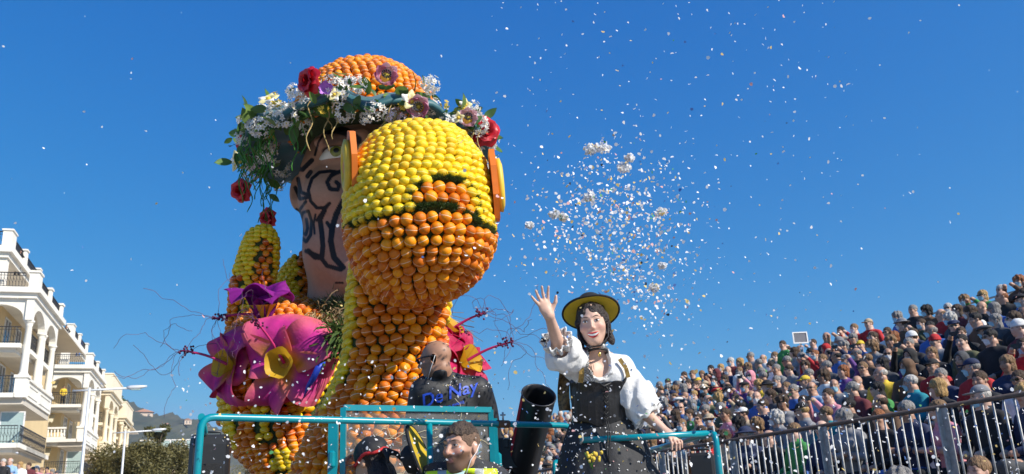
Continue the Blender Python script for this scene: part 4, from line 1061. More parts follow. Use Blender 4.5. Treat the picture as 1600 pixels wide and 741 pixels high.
# ---------------- giant hibiscus flowers
M_hib = attrmat('hibiscus_fabric', rough=.6, spec=.25, trans=.45, bump=.5, bscale=28); M_mag = mat('magenta_stem', (.45, .01, .12), .5, var=.2); M_hyel = mat('hibiscus_throat', (.70, .42, .02), .6, var=.15, trans=.3)
def hibiscus(px, py, d, nrm, R, spin, label, petals, stamdir, palette, seed):
    p = at(px, py, d); n = nz(nrm); u = nz(np.cross(Z3, n)); v = np.cross(n, u); e_ = empty('hibiscus_flower', p); tag(e_, label, 'flower', 'giant hibiscus flowers on the float'); r = np.random.RandomState(seed)
    cin, cmid, cout = [np.array(c) for c in palette]
    for k, (ang, L_, W_, tilt, curl) in enumerate(petals):
        ns, nt = 16, 15; G = petal_grid(R*L_, R*W_, .35, curl, ns, nt, R*.05, r.rand()*6, base=.30, pt=.58); c, s_ = math.cos(tilt), math.sin(tilt)
        Y = G[..., 1]*c-G[..., 2]*s_; Z = G[..., 1]*s_+G[..., 2]*c; ca, sa = math.cos(ang+spin), math.sin(ang+spin); A_ = G[..., 0]*ca-Y*sa; B_ = G[..., 0]*sa+Y*ca
        W1 = A_[..., None]*u+B_[..., None]*v+Z[..., None]*n; S_ = np.linspace(0, 1, ns+1)[:, None]*np.ones((1, nt)); Tt = np.abs(np.linspace(-1, 1, nt))[None]*np.ones((ns+1, 1))
        e1 = smoothstep(.12, .42, S_)[..., None]; edge = np.maximum(smoothstep(.72, 1, S_), smoothstep(.6, 1, Tt)*.8)[..., None]
        vein = (.88+.12*np.cos(np.linspace(-1, 1, nt)*28))[None, :, None]
        C_ = cin*(1-e1)+cmid*e1; C_ = (C_*(1-edge)+cout*edge)*vein
        g = MB(); g.grid(W1); g.grid(W1-n*.006, flip=True); cc = np.concatenate([C_.reshape(-1, 3)]*2); g.build('petal', M_hib, e_, attrs={'col': np.c_[cc, np.ones(len(cc))]})
    g = MB(); G = []
    for k in range(9):
        t = k/8; rr_ = R*(.05+.25*t**1.5); a = np.linspace(0, 2*PI, 20, endpoint=False); rr2 = rr_*(1+.06*np.cos(5*a)*t); G.append(np.stack([rr2*np.cos(a), rr2*np.sin(a), np.full(20, R*(-.12+.42*t))], 1))
    G = np.array(G); W1 = G[..., :1]*u+G[..., 1:2]*v+G[..., 2:]*n; g.grid(W1, closed_u=True); g.build('throat', M_hyel, e_)
    sd = nz(stamdir); L_ = R*1.05; s0 = n*.02; pts = [s0+sd*L_*t+Z3*.06*R*math.sin(t*PI) for t in np.linspace(0, 1, 9)]
    g = MB(); g.tube(pts, np.linspace(.015, .008, 9), 7); st = g.build('stamen', M_mag, e_)
    g = MB()
    for k in range(26): q = pts[6]+(pts[8]-pts[6])*r.rand()+r.randn(3)*.022; g.ball(q, .011, 5, 4)
    g.build('anthers', mat('dark_anther', (.10, .005, .05), .6), st)['kind'] = 'stuff'
    for k in range(7):
        q = pts[7]+(pts[8]-pts[7])*r.rand(); d_ = nz(sd+r.randn(3)*.55); ww = [q]; cur = d_
        for j in range(26): cur = nz(cur+r.randn(3)*.30-Z3*.05); ww.append(ww[-1]+cur*.028)
        g = MB(); g.tube(ww, .0020, 4); g.build('filament', mat('wire_filament', (.12, .05, .10), .5), st)
    return e_
pal = ((.78, .38, .05), (.82, .06, .42), (.98, .24, .28))
hibiscus(446, 568, 7.75, np.array([-.22, -.93, -.10]), .45, .0, 'largest magenta hibiscus with yellow throat on the front of the float', [(-.42, 1.05, .98, .42, -.75), (-1.6, .92, .85, .32, -.8), (-2.75, .85, .98, .25, -.9), (2.0, 1.05, .95, .30, -.9), (.85, .78, .6, .5, -.6)], np.array([-.45, -.5, .75]), pal, 1)
hibiscus(362, 572, 8.0, np.array([-.62, -.76, .08]), .42, .0, 'pink hibiscus facing left beside the largest magenta one', [(-.25, .90, .70, .45, -.5), (-1.5, .5, .5, .3, -.5), (2.75, 1.0, .80, .25, -.7), (1.5, .6, .7, .4, -.5)], np.array([-.9, -.25, .30]), pal, 2)
hibiscus(412, 496, 8.0, np.array([.0, -.30, .95]), .40, .5, 'upright purple hibiscus bloom below the lemon flipper', [(0, 1.0, .40, 1.42, -.55), (1.3, 1.05, .40, 1.42, -.7), (2.6, 1.0, .40, 1.4, -.5), (3.9, .9, .40, 1.4, -.7), (5.1, 1.0, .40, 1.42, -.5)], np.array([-.85, -.3, -.1]), ((.24, .02, .26), (.30, .015, .32), (.38, .03, .36)), 3)
hibiscus(722, 568, 7.9, np.array([.75, -.45, .25]), .44, .3, 'bright pink hibiscus behind the bald man in black', [(.2, .9, .55, .35, -.4), (1.5, .85, .55, .3, -.4), (2.8, .8, .5, .3, -.4), (4.0, .8, .55, .3, -.5), (5.2, .9, .6, .3, -.4)], np.array([.85, -.1, .30]), ((.60, .10, .05), (.72, .02, .15), (.85, .10, .20)), 4)
hibiscus(700, 520, 8.0, np.array([.6, -.3, .55]), .34, .9, 'red pink hibiscus petals peeking out right of the turtle neck', [(.2, .9, .5, .4, -.4), (1.6, .9, .5, .4, -.4), (3.0, .8, .5, .4, -.4), (4.3, .8, .5, .4, -.4)], np.array([.8, -.1, .35]), ((.60, .05, .05), (.60, .008, .10), (.75, .05, .15)), 5)
# garland of leaves and blue ribbon between the flowers and the neck
cs = [at(x, y, 7.75+.3*(x < 520))-HB for x, y in [(505, 512), (515, 520), (525, 530), (530, 545), (510, 535), (500, 525), (535, 512), (520, 552)]]
V, F_, RN = strands(cs, [np.array([0, -.7, .1])]*len(cs), 260, .22, .008, 17, .04); o = mobj('leaf_garland', mesh_np('leaf_garland', V, F_, L_leaf, attrs={'rnd': RN})); o.location = tuple(HB); tag(o, 'tangled green leaf garland between straw collar and turtle neck', 'garland')
M_blue = mat('blue_ribbon', (.012, .05, .45), .5, var=.2)
g = MB(); pts = [at(508, 566, 7.5), at(497, 575, 7.45), at(490, 590, 7.45), at(482, 603, 7.5), at(474, 622, 7.55)]; g.tube(pts, [.006, .03, .026, .02, .004], 6); tag(g.build('blue_ribbon', M_blue), 'blue ribbon hanging below the largest magenta hibiscus', 'ribbon')
# trailer carrying the float
M_trl = mat('trailer_black', (.02, .02, .022), .6, var=.2); tr = empty('float_trailer', (-1.6, 8.3, 0), 0); tag(tr, 'dark low trailer under the fruit float', 'trailer')
g = MB(); g.box((0, 0, .75), (3.0, 3.6, .5), bev=.04); g.build('chassis', M_trl, tr)
for x in (-1.3, 1.3):
    for y in (-1.2, 1.2):
        g = MB(); g.lathe([(.2, -.11), (.34, -.1), (.36, 0), (.34, .1), (.2, .11)], (x, y, .36), 20, rot3('Y', 90)); wh = g.build('wheel', mat('tyre', (.02, .02, .02), .8), tr)
        g = MB(); g.lathe([(.19, -.08), (.2, 0), (.19, .08)], (x, y, .36), 16, rot3('Y', 90)); g.build('rim', M_steel, wh)
# ================================================================== people
def wob(P, f, a, ph=0): return a*(np.sin(P[:, 0]*f+ph)*np.sin(P[:, 1]*f*1.13+1.3)+np.sin(P[:, 2]*f*.9+ph*2)*.5*np.sin(P[:, 0]*f*.7+P[:, 1]*f*.5))
def head_fn(P, fem=0, ear=1, smile=0):
    """head about the ear centre, face towards -y, 0.24 m tall"""
    A = np.stack([np.abs(P[:, 0]), P[:, 1], P[:, 2]], 1)
    d = ell(A, (0, .014, .034), (.076-.003*fem, .096, .088)); d = smin(d, ell(A, (0, -.022, -.03), (.062+.003*fem, .072, .082)), .03)
    d = smin(d, ell(A, (0, -.046, -.094), (.036-.008*fem, .036, .026-.003*fem)), .035)
    if not fem: d = smin(d, cap(A, (.048, .0, -.07), (.022, -.045, -.098), .018), .03)
    d = smin(d, ell(A, (.040, -.060, -.022), (.024+.003*smile, .022, .022)), .02)
    d = smin(d, cap(A, (.012, -.086, .034), (.048, -.070, .034), .0095 if not fem else .005, .008-.003*fem), .016)
    d = smax(d, -ell(A, (.031, -.104, .012), (.018, .018, .012)), .012); d = smin(d, ell(A, (.031, -.075, .012), (.016, .012, .011)), .006)
    nl = .112 if not fem else .1025
    d = smin(d, cap(A, (0, -.088, .022), (0, -nl, -.022), .008-.001*fem, .0125 if not fem else .0088), .011); d = smin(d, ell(A, (.012-.002*fem, -.094+.004*fem, -.027), (.009-.0015*fem, .011, .008-.001*fem)), .007)
    d = smin(d, ell(A, (0, -.086, -.053), (.026+.006*smile, .012, .0075)), .008); d = smin(d, ell(A, (0, -.084, -.065), (.022+.006*smile, .012, .008)), .008)
    if ear: d = smin(d, ell(A, (.078, .014, -.006), (.009, .020, .032)), .008)
    return d
def Rh(yaw, pitch=0, roll=0): return rot3('Z', yaw)@rot3('X', pitch)@rot3('Y', roll)
class Fig:
    """a posed human figure: field for the whole body, head frame for features"""
    def __init__(s, J, fem=0, build=1.0, head=(0, 0, 0), smile=0, hscale=1.0):
        s.J = {k: np.asarray(v, np.float32) for k, v in J.items()}; s.fem = fem; s.b = build; s.R = Rh(*head).astype(np.float32); s.smile = smile; s.hs = hscale
    def h2w(s, G): return np.asarray(G)@s.R.T*s.hs+s.J['head']
    def hf(s, P): return head_fn(((P-s.J['head'])@s.R)/s.hs, s.fem, 1, s.smile)*s.hs
    def torso(s, P):
        J, b = s.J, s.b; hip, ch, nk = J['hip'], J['chest'], J['neck']
        ax = nz(J['shr']-J['shl']); fw = nz(np.cross(ax, [0, 0, 1])); M = np.stack([ax, -fw, np.cross(ax, -fw)], 1); M = np.stack([ax, np.cross([0, 0, 1], ax), [0, 0, 1]], 1)
        wv_ = (.145 if s.fem else .165)*b
        d = ell(P, ch, (wv_, .108*b, .19), M); d = smin(d, ell(P, hip+np.array([0, 0, .03]), (.155*b+.012*s.fem, .11*b, .13), M), .09)
        mid = (hip+ch)/2; d = smin(d, ell(P, mid, ((.120 if s.fem else .145)*b, .098*b, .16), M), .07)
        d = smin(d, cap(P, J['shl']*.82+ch*.18+[0, 0, .02], J['shr']*.82+ch*.18+[0, 0, .02], .062*b), .07)
        d = smin(d, cap(P, nk, J['head']+s.R@np.array([0, .02, -.07], np.float32), .056 if not s.fem else .047, .05 if not s.fem else .044), .03)
        d = smin(d, cap(P, J['shl']*.5+nk*.5, nk, .04*b, .045), .05); d = smin(d, cap(P, J['shr']*.5+nk*.5, nk, .04*b, .045), .05)
        if s.fem:
            for sg in (-1, 1): d = smin(d, ell(P, ch+M@np.array([sg*.066, -.075, .055]), (.068, .062, .066)), .03)
        return d
    def arm(s, P, side):
        J, b = s.J, s.b; k = .88 if s.fem else 1
        d = cap(P, J['sh'+side], J['el'+side], .054*b*k, .042*b*k); d = smin(d, cap(P, J['el'+side], J['wr'+side], .043*b*k, .027*k), .02); return d
    def legs(s, P):
        J, b = s.J, s.b; d = None
        for sd in 'lr':
            q = smin(cap(P, J['hp'+sd], J['kn'+sd], .088*b, .06*b), cap(P, J['kn'+sd], J['an'+sd], .058*b, .04), .04)
            q = smin(q, cap(P, J['an'+sd]-[0, 0, .03], J['an'+sd]+[0, -.15, -.045], .042, .035), .03); d = q if d is None else smin(d, q, .03)
        return d
    def hand(s, P, side, spread=.3, curl=.35, pal=None, scale=1.0):
        """palm and five separate fingers; wrist->direction of forearm, palm normal pal"""
        J = s.J; w_ = J['wr'+side]; d0 = nz(J['wr'+side]-J['el'+side]) if 'hd'+side not in J else nz(J['hd'+side]); pal = nz(pal if pal is not None else np.array([0, -1, 0])); pal = nz(pal-d0*(pal@d0)); sd = np.cross(pal, d0)
        if side == 'l': sd = -sd
        k = scale*(.92 if s.fem else 1.05); Mx = np.stack([sd, d0, pal], 1)
        c = lambda x, y, z: w_+Mx@np.array([x, y, z])*k
        d = ell(P, c(0, .045, 0), np.array([.040, .052, .017])*k, Mx); d = smin(d, cap(P, w_, c(0, .02, 0), .026*k, .024*k), .02)
        for i, (x, l) in enumerate([(-.030, .062), (-.010, .074), (.011, .080), (.031, .072)]):
            a = (x/.03)*spread*.5; l1 = l*.55; l2 = l*.5; b0 = np.array([x, .082-abs(x)*.18, 0]); e1 = b0+np.array([math.sin(a)*l1, math.cos(a)*l1*math.cos(curl*.5), math.sin(curl*.5)*l1]); e2 = e1+np.array([math.sin(a)*l2, math.cos(a)*l2*math.cos(curl*1.4), math.sin(curl*1.4)*l2])
            f_ = smin(cap(P, c(*b0), c(*e1), .0092*k, .0082*k), cap(P, c(*e1), c(*e2), .0082*k, .0068*k), .004); d = smin(d, f_, .006)
        t0 = np.array([.030, .025, .006]); t1 = np.array([.060, .052, .018]); t2 = np.array([.074, .080, .022])
        d = smin(d, smin(cap(P, c(*t0), c(*t1), .013*k, .0105*k), cap(P, c(*t1), c(*t2), .0105*k, .008*k), .004), .010)
        return d
def figure_mesh(name, fn, lo, hi, h, mats, region=None, colf=None):
    V, Q = nets(fn, lo, hi, h)
    mi = region(V[Q].mean(1)) if region else None
    at_ = None
    if colf is not None: c = colf(V); at_ = {'col': np.c_[c, np.ones(len(c))]}
    return mesh_np(name, V, Q, mats, True, mi, at_)
def skin_col(base, fig, lip=None, stubble=None, cheek=.25, bald=False):
    base = np.array(base)
    def f(V):
        c = np.tile(base, (len(V), 1)); H = ((V-fig.J['head'])@fig.R)/fig.hs; A = np.abs(H[:, 0])
        wc = np.exp(-(((A-.042)/.022)**2+((H[:, 2]+.022)/.02)**2))*(H[:, 1] < -.03)*cheek; c = c*(1-wc[:, None])+np.array([.52, .16, .12])*wc[:, None]
        wn = np.exp(-((A/.014)**2+((H[:, 2]+.024)/.014)**2))*(H[:, 1] < -.08)*.3; c = c*(1-wn[:, None])+np.array([.5, .17, .12])*wn[:, None]
        if lip is not None:
            ll = np.minimum(ell(H, (0, -.092, -.053), (.028, .02, .0075)), ell(H, (0, -.092, -.066), (.024, .02, .009))); wl_ = 1-smoothstep(0, .003, ll); c = c*(1-wl_[:, None])+np.array(lip)*wl_[:, None]
        if stubble is not None:
            ws = smoothstep(-.026-.35*np.clip(A-.03, 0, .04)*0, -.042, H[:, 2]-.5*np.clip(A-.035, 0, .05))*smoothstep(.0, -.02, H[:, 1])*smoothstep(-.135, -.118, H[:, 2])*stubble[1]; ws = ws*np.where(ell(H, (0, -.1, -.06), (.02, .03, .012)) < 0, .3, 1); c = c*(1-ws[:, None])+np.array(stubble[0])*ws[:, None]
        return c
    return f
M_skin = attrmat('skin', rough=.48, spec=.35, bump=.06, bscale=180)
M_eyeball = mat('eyeball', (.78, .75, .72), .2, var=.02); M_brown = mat('brown_iris', (.05, .025, .012), .2); M_brow = mat('dark_brow', (.025, .016, .010), .8, var=.2)
M_lip = mat('red_lip', (.52, .02, .025), .35, var=.1); M_teeth = mat('teeth', (.82, .80, .74), .3, var=.02)
def face_parts(fig, parent, base, brow=M_brow, eyes='open', lips=None, teeth=False, iris=M_brown, lipw=.026, bw=1.0):
    """eyes, brows, lips as thin pieces seated on the face"""
    fn = lambda P: head_fn(P, fig.fem, 1, fig.smile); out = lambda G: fig.h2w(G)-base
    for sg in (-1, 1):
        op = .0055 if eyes == 'open' else .0035
        X_ = np.linspace(-.0135, .0135, 9); G = []
        for t in np.linspace(-1, 1, 5):
            Z_ = .0125+t*op*np.sqrt(np.clip(1-(X_/.0137)**2, 0, 1))+.1*X_*sg; xx = X_+sg*.0315; G.append(np.stack([xx, surf_y(fn, xx, Z_, -.2)-.0012-.0015*(1-t*t), Z_], 1))
        g = MB(); g.grid(out(np.array(G))); e_ = g.build('eye', M_eyeball, parent)
        a = np.linspace(0, 2*PI, 12, endpoint=False); G = []
        for r_ in (.0003, .0056): xx = sg*.0315+r_*np.cos(a); zz = .0125+np.clip(r_*np.sin(a), -op, op*.9); G.append(np.stack([xx, surf_y(fn, xx, zz, -.2)-.0034, zz], 1))
        g = MB(); g.grid(out(np.array(G)), closed_u=True); g.build('iris', iris, e_)
        X_ = np.linspace(-.020, .020, 9); G = []
        for t in (-1, -.3, .3, 1):
            Z_ = .0125+op*1.15*np.sqrt(np.clip(1-(X_/.0205)**2, 0, 1))+.0016*t+.1*X_*sg+.0004; xx = X_*.74+sg*.0315; G.append(np.stack([xx, surf_y(fn, xx, Z_, -.2)-.0032, Z_], 1))
        g = MB(); g.grid(out(np.array(G))); g.build('lashes', M_brow, parent)
        X_ = np.linspace(-.021, .021, 10); G = []
        for t in (-1, -.3, .3, 1):
            Z_ = .0335+.005*(1-(X_/.021)**2)-.05*np.abs(X_+sg*.004)+t*.0030*bw*(1.1-np.abs(X_+sg*.006)/.024); xx = X_+sg*.034; G.append(np.stack([xx, surf_y(fn, xx, Z_, -.2)-.0028, Z_], 1))
        g = MB(); g.grid(out(np.array(G))); g.build('eyebrow', brow, parent)
    if lips is not None:
        w_ = lipw; cv = .010 if fig.smile else 0
        def band(z0, z1, mm, nm, off, ww=1.0):
            X_ = np.linspace(-w_*ww, w_*ww, 13); G = []
            for t in np.linspace(0, 1, 5):
                u_ = X_/w_; Z_ = (z0(u_)*(1-t)+z1(u_)*t)+cv*u_*u_-.003*(cv > 0); G.append(np.stack([X_, surf_y(fn, X_, Z_, -.2)-off-.002*math.sin(PI*t), Z_], 1))
            g = MB(); g.grid(out(np.array(G))); return g.build(nm, mm, parent)
        s_ = lambda u_: np.sqrt(np.clip(1-u_*u_, 0, 1)); op = .0075 if teeth else .0005
        band(lambda u_: -.0585+op*.7*s_(u_), lambda u_: -.0585+(op+.0055)*s_(u_)-.0012*np.exp(-(u_/.18)**2), lips, 'upper_lip', .0035); band(lambda u_: -.0585-(op+.0085)*s_(u_), lambda u_: -.0585-op*s_(u_), lips, 'lower_lip', .0035)
        if teeth: band(lambda u_: -.0585-op*s_(u_), lambda u_: -.0585+op*s_(u_), M_teeth, 'teeth', .0012, .93)

# ------------------------------------------------------------------ crowd figures (shared meshes)
CSK = attrmat('crowd_skin', rough=.55, spec=.3)
def seated_J(lean=0., arms='lap', yaw=0):
    J = dict(hip=(0, .0, .50), chest=(0, .02-lean, .86), neck=(0, .01-lean*1.2, 1.07), head=(0, -.02-lean*1.5, 1.24), shl=(-.185, .02-lean, 1.0), shr=(.185, .02-lean, 1.0), hpl=(-.09, -.02, .50), hpr=(.09, -.02, .50), knl=(-.12, -.45, .52), knr=(.12, -.45, .52), anl=(-.12, -.45, .09), anr=(.12, -.45, .09))
    for sd, sg in (('l', -1), ('r', 1)):
        J['el'+sd] = (sg*.25, -.06-lean, .74); J['wr'+sd] = (sg*.10, -.28, .66)
        if arms == 'phone': J['el'+sd] = (sg*.26, -.18-lean, .84); J['wr'+sd] = (sg*.09, -.33-lean, 1.14)
        if arms == 'fold': J['el'+sd] = (sg*.25, -.05-lean, .76); J['wr'+sd] = (-sg*.08, -.22-lean, .80)
    if arms == 'up': J['elr'] = (.34, -.10, 1.18); J['wrr'] = (.28, -.22, 1.42)
    return J
def standing_J(arms='lap'):
    J = dict(hip=(0, 0, .93), chest=(0, .01, 1.25), neck=(0, .01, 1.46), head=(0, -.015, 1.62), shl=(-.19, .01, 1.39), shr=(.19, .01, 1.39), hpl=(-.09, 0, .9), hpr=(.09, 0, .9), knl=(-.1, -.02, .5), knr=(.1, -.02, .5), anl=(-.1, 0, .09), anr=(.1, 0, .09))
    for sd, sg in (('l', -1), ('r', 1)):
        J['el'+sd] = (sg*.27, .0, 1.13); J['wr'+sd] = (sg*.20, -.16, .95)
        if arms == 'phone': J['el'+sd] = (sg*.27, -.16, 1.22); J['wr'+sd] = (sg*.09, -.34, 1.50)
    return J
BODIES = []
def crowd_body(J, yaw, pitch, fem, build, tag_):
    F_ = Fig(J, fem, build, (yaw, pitch, 0), 0, .93)
    def fn(P):
        d = F_.torso(P)-.022; d = smin(d, np.minimum(F_.arm(P, 'l'), F_.arm(P, 'r'))-.014, .03); d = d+wob(P, 34, .004)
        d = smin(d, F_.legs(P)-.012, .04); d = smin(d, F_.hf(P), .01)
        for sd in 'lr': d = smin(d, ell(P, F_.J['wr'+sd]+nz(F_.J['wr'+sd]-F_.J['el'+sd])*.05, (.036, .05, .036)), .02)
        return d
    hj, nk = F_.J['head'], F_.J['neck']
    def reg(c):
        m = np.ones(len(c), int); H = (c-hj)@F_.R
        m[(H[:, 2] > -.135) & (np.linalg.norm(H, axis=1) < .17) & ~((H[:, 1] > .03) & (H[:, 2] < -.10))] = 0
        for sd in 'lr':
            ax = nz(F_.J['wr'+sd]-F_.J['el'+sd]); m[((c-F_.J['wr'+sd])@ax > 0) & (np.linalg.norm(c-F_.J['wr'+sd], axis=1) < .13)] = 0
        m[(m == 1) & (F_.legs(c.astype(np.float32)) < np.minimum(F_.torso(c.astype(np.float32)), np.minimum(F_.arm(c.astype(np.float32), 'l'), F_.arm(c.astype(np.float32), 'r')))-.004)] = 2
        return m
    def colf(V):
        c = np.ones((len(V), 3)); H = (V-hj)@F_.R; A = np.abs(H[:, 0])
        ey = ((A-.032)/.019)**2+((H[:, 2]-.012)/.012)**2; br = ((A-.034)/.024)**2+((H[:, 2]-.036)/.009)**2; fr_ = H[:, 1] < -.045
        c[(ey < 1) & fr_] *= .30; c[(br < 1) & fr_] *= .5; lp = (A/.026)**2+((H[:, 2]+.059)/.010)**2; c[(lp < 1) & fr_] *= np.array([.85, .5, .5]); return c
    V, Q = nets(fn, (-.5, -.75, 0), (.5, .35, hj[2]+.2), .0132)
    me = mesh_np('person_body', V, Q, [M_skin]*3, True, reg(V[Q].mean(1)), {'col': np.c_[colf(V), np.ones(len(V))]})
    BODIES.append((tag_, me, F_))
for yaw in (-38, -12, 22):
    crowd_body(seated_J(.0, 'lap'), yaw, 4, 0, 1.0, 'seat'); crowd_body(seated_J(.05, 'fold'), yaw-8, 2, 1, .95, 'seat')
crowd_body(seated_J(.02, 'phone'), 5, 0, 0, 1.0, 'phone'); crowd_body(seated_J(.0, 'up'), -20, -6, 1, .95, 'up'); crowd_body(seated_J(.03, 'lap'), -55, 0, 0, 1.1, 'seat')
crowd_body(standing_J('lap'), -20, 4, 0, 1.0, 'stand'); crowd_body(standing_J('phone'), 0, 0, 1, .95, 'stand'); crowd_body(standing_J('lap'), 15, 4, 1, .95, 'stand')
def hair_mesh(kind):
    def fn(P):
        face = -ell(P, (0, -.085, -.045), (.058, .075, .085))
        if kind == 'short': d = ell(P, (0, .022, .045), (.086, .103, .092)); d = smax(d, face, .015); d = smax(d, -(P[:, 2]+.035+.5*np.minimum(0, P[:, 1]+.01)), .02); d = d+wob(P, 110, .0035)
        elif kind == 'thin': d = ell(P, (0, .030, .022), (.083, .095, .075)); d = smax(d, face, .01); d = smax(d, -ell(P, (0, .0, .10), (.06, .085, .05)), .01); d = smax(d, -(P[:, 2]+.045), .01); d = smax(d, -(P[:, 1]+.03), .02)+wob(P, 120, .002)
        elif kind == 'bob': d = ell(P, (0, .025, .042), (.096, .112, .098)); d = smin(d, ell(P, (0, .045, -.06), (.092, .082, .085)), .03); d = smax(d, face, .02)+wob(P, 80, .006)
        elif kind == 'long': d = ell(P, (0, .025, .042), (.093, .108, .095)); d = smin(d, ell(P, (0, .062, -.13), (.092, .06, .15)), .03); d = smax(d, face, .02)+wob(P*np.array([1.6, 1.6, .35], np.float32), 70, .006)
        elif kind == 'curly': d = ell(P, (0, .022, .05), (.108, .118, .106)); d = smin(d, ell(P, (0, .04, -.04), (.1, .09, .08)), .03); d = smax(d, face, .02)+wob(P, 62, .014)
        elif kind == 'hood':
            d = ell(P, (0, .02, .03), (.108, .125, .125)); d = smin(d, ell(P, (0, .03, -.10), (.115, .12, .09)), .05); d = smax(d, -ell(P, (0, -.11, -.01), (.072, .11, .105)), .015)+wob(P, 40, .004)
        elif kind == 'cap':
            d = ell(P, (0, .016, .052), (.088, .107, .088)); d = smax(d, -(P[:, 2]-.042), .008); v = ell(P, (0, -.112, .048), (.072, .075, .010)); d = smin(d, smax(v, P[:, 1]+.05, .01), .01)
        elif kind == 'beanie': d = ell(P, (0, .018, .05), (.092, .108, .098)); d = smax(d, -(P[:, 2]-.022), .01); d = smin(d, smax(np.abs(ell(P, (0, .018, .035), (.092, .108, .12)))-.006, np.abs(P[:, 2]-.034)-.018, .006), .006)
        elif kind == 'sunhat':
            d = ell(P, (0, .016, .06), (.09, .108, .085)); d = smax(d, -(P[:, 2]-.045), .008); d = smin(d, ell(P, (0, .012, .045), (.155, .175, .014)), .02)
        elif kind == 'flatcap':
            d = ell(P, (0, .0, .075), (.105, .13, .05)); d = smax(d, -(P[:, 2]-.045), .012); d = smin(d, ell(P, (0, -.115, .05), (.06, .035, .012)), .015)
        return d
    V, Q = nets(fn, (-.22, -.22, -.30), (.22, .24, .22), .0095)
    me = mesh_np('headwear' if kind in ('cap', 'beanie', 'sunhat', 'flatcap', 'hood') else 'hair', V, Q, M_skin, True); return me
HAIR = {k: hair_mesh(k) for k in ('short', 'thin', 'bob', 'long', 'curly', 'hood', 'cap', 'beanie', 'sunhat', 'flatcap')}
def mask_mesh():
    fn = lambda P: head_fn(P, 0, 0)
    X_ = np.linspace(-.062, .062, 13); G = []
    for t in np.linspace(0, 1, 7):
        Z_ = -.118+(.106)*t+np.abs(X_)*(.45*(.5-t)*1.6)*.6; Y_ = np.minimum(surf_y(fn, X_, np.clip(Z_, -.112, .05), -.2), -.038-.02*(1-np.abs(X_)/.062))-.007-.006*math.sin(PI*t); G.append(np.stack([X_, Y_, Z_], 1))
    g = MB(); g.grid(np.array(G)); g.grid(np.array(G)+np.array([0, .003, 0]), flip=True)
    for sg in (-1, 1):
        for z in (-.02, -.09): g.tube([(sg*.062, -.045, z), (sg*.078, -.01, z*.5), (sg*.084, .012, .005)], .0018, 4)
    return g.mesh('face_mask', M_skin)
MASKM = mask_mesh()
g = MB()
for sg in (-1, 1):
    G = []
    for t in np.linspace(-1, 1, 5): X_ = np.linspace(-.027, .027, 7); G.append(np.stack([X_+sg*.033, -.104+.25*(X_*sg+.02)**1*.4+.0*X_, .012+t*.019*np.sqrt(np.clip(1-(X_/.030)**2, 0, 1))], 1))
    g.grid(np.array(G)); g.grid(np.array(G)+np.array([0, .004, 0]), flip=True); g.tube([(sg*.058, -.092, .016), (sg*.078, -.04, .014), (sg*.083, .015, .008)], .003, 4)
g.tube([(-.01, -.106, .016), (.01, -.106, .016)], .003, 4)
GLAS = g.mesh('sunglasses', mat('dark_lens', (.012, .010, .010), .15, spec=.7))
def cmat(pref, c, rough=.75, attr=False):
    """colour material; skin versions multiply the mesh's own eye, brow and lip tint map"""
    nm = '%s_%02x%02x%02x' % (pref, *[int(255*x) for x in c])
    if nm in MATS: return MATS[nm]
    if pref == 'hair':
        m = mat(nm, c, rough, var=.45, scale=55, bump=.9, bscale=70, spec=.3)
        for n_ in m.node_tree.nodes:
            if n_.type == 'TEX_NOISE':
                mp = m.node_tree.nodes.new('ShaderNodeMapping'); mp.inputs['Scale'].default_value = (1.6, 1.6, .45); l_ = n_.inputs['Vector'].links[0]; fs = l_.from_socket; m.node_tree.links.new(fs, mp.inputs[0]); m.node_tree.links.new(mp.outputs[0], n_.inputs['Vector'])
        return m
    if not attr: return mat(nm, c, rough, var=.16, scale=22, bump=.15, bscale=90)
    m, t, b = newmat(nm); MATS[nm] = m; a = t.nodes.new('ShaderNodeAttribute'); a.attribute_name = 'col'; vm = t.nodes.new('ShaderNodeVectorMath'); vm.operation = 'MULTIPLY'; vm.inputs[1].default_value = c
    t.links.new(a.outputs['Color'], vm.inputs[0]); t.links.new(vm.outputs[0], b.inputs['Base Color']); b.inputs['Roughness'].default_value = .5; b.inputs['Specular IOR Level'].default_value = .35; return m
SKINS = [(.50, .29, .20), (.55, .33, .24), (.44, .25, .17), (.58, .37, .28), (.36, .20, .13)]
HCOL = {'grey': (.24, .225, .21), 'white': (.48, .455, .42), 'blonde': (.42, .26, .10), 'light brown': (.22, .13, .065), 'dark brown': (.07, .042, .025), 'black': (.018, .016, .016), 'auburn': (.26, .095, .035)}
TCOL = {'black': (.015, .015, .017), 'navy': (.018, .028, .075), 'dark grey': (.06, .062, .068), 'grey': (.22, .22, .23), 'red': (.45, .018, .02), 'maroon': (.12, .018, .025), 'white': (.70, .69, .66), 'beige': (.42, .33, .22), 'olive': (.09, .095, .045), 'blue': (.05, .13, .38), 'light blue': (.25, .40, .60), 'teal': (.01, .22, .28), 'purple': (.13, .05, .22), 'pink': (.62, .25, .30), 'orange': (.55, .15, .03), 'yellow': (.70, .48, .04), 'green': (.05, .25, .06), 'brown': (.12, .065, .035)}
TW = ['black']*9+['navy']*8+['dark grey']*6+['grey']*4+['red']*3+['maroon']*2+['white']*3+['beige']*3+['olive']*2+['blue']*3+['light blue']*2+['purple', 'pink', 'orange', 'yellow', 'green', 'brown', 'brown', 'teal']
PCNT = [0]
g = MB(); g.box((0, 0, 0), (.145, .009, .072), bev=.003); PHONE = g.mesh('phone', mat('phone_black', (.015, .015, .018), .25))
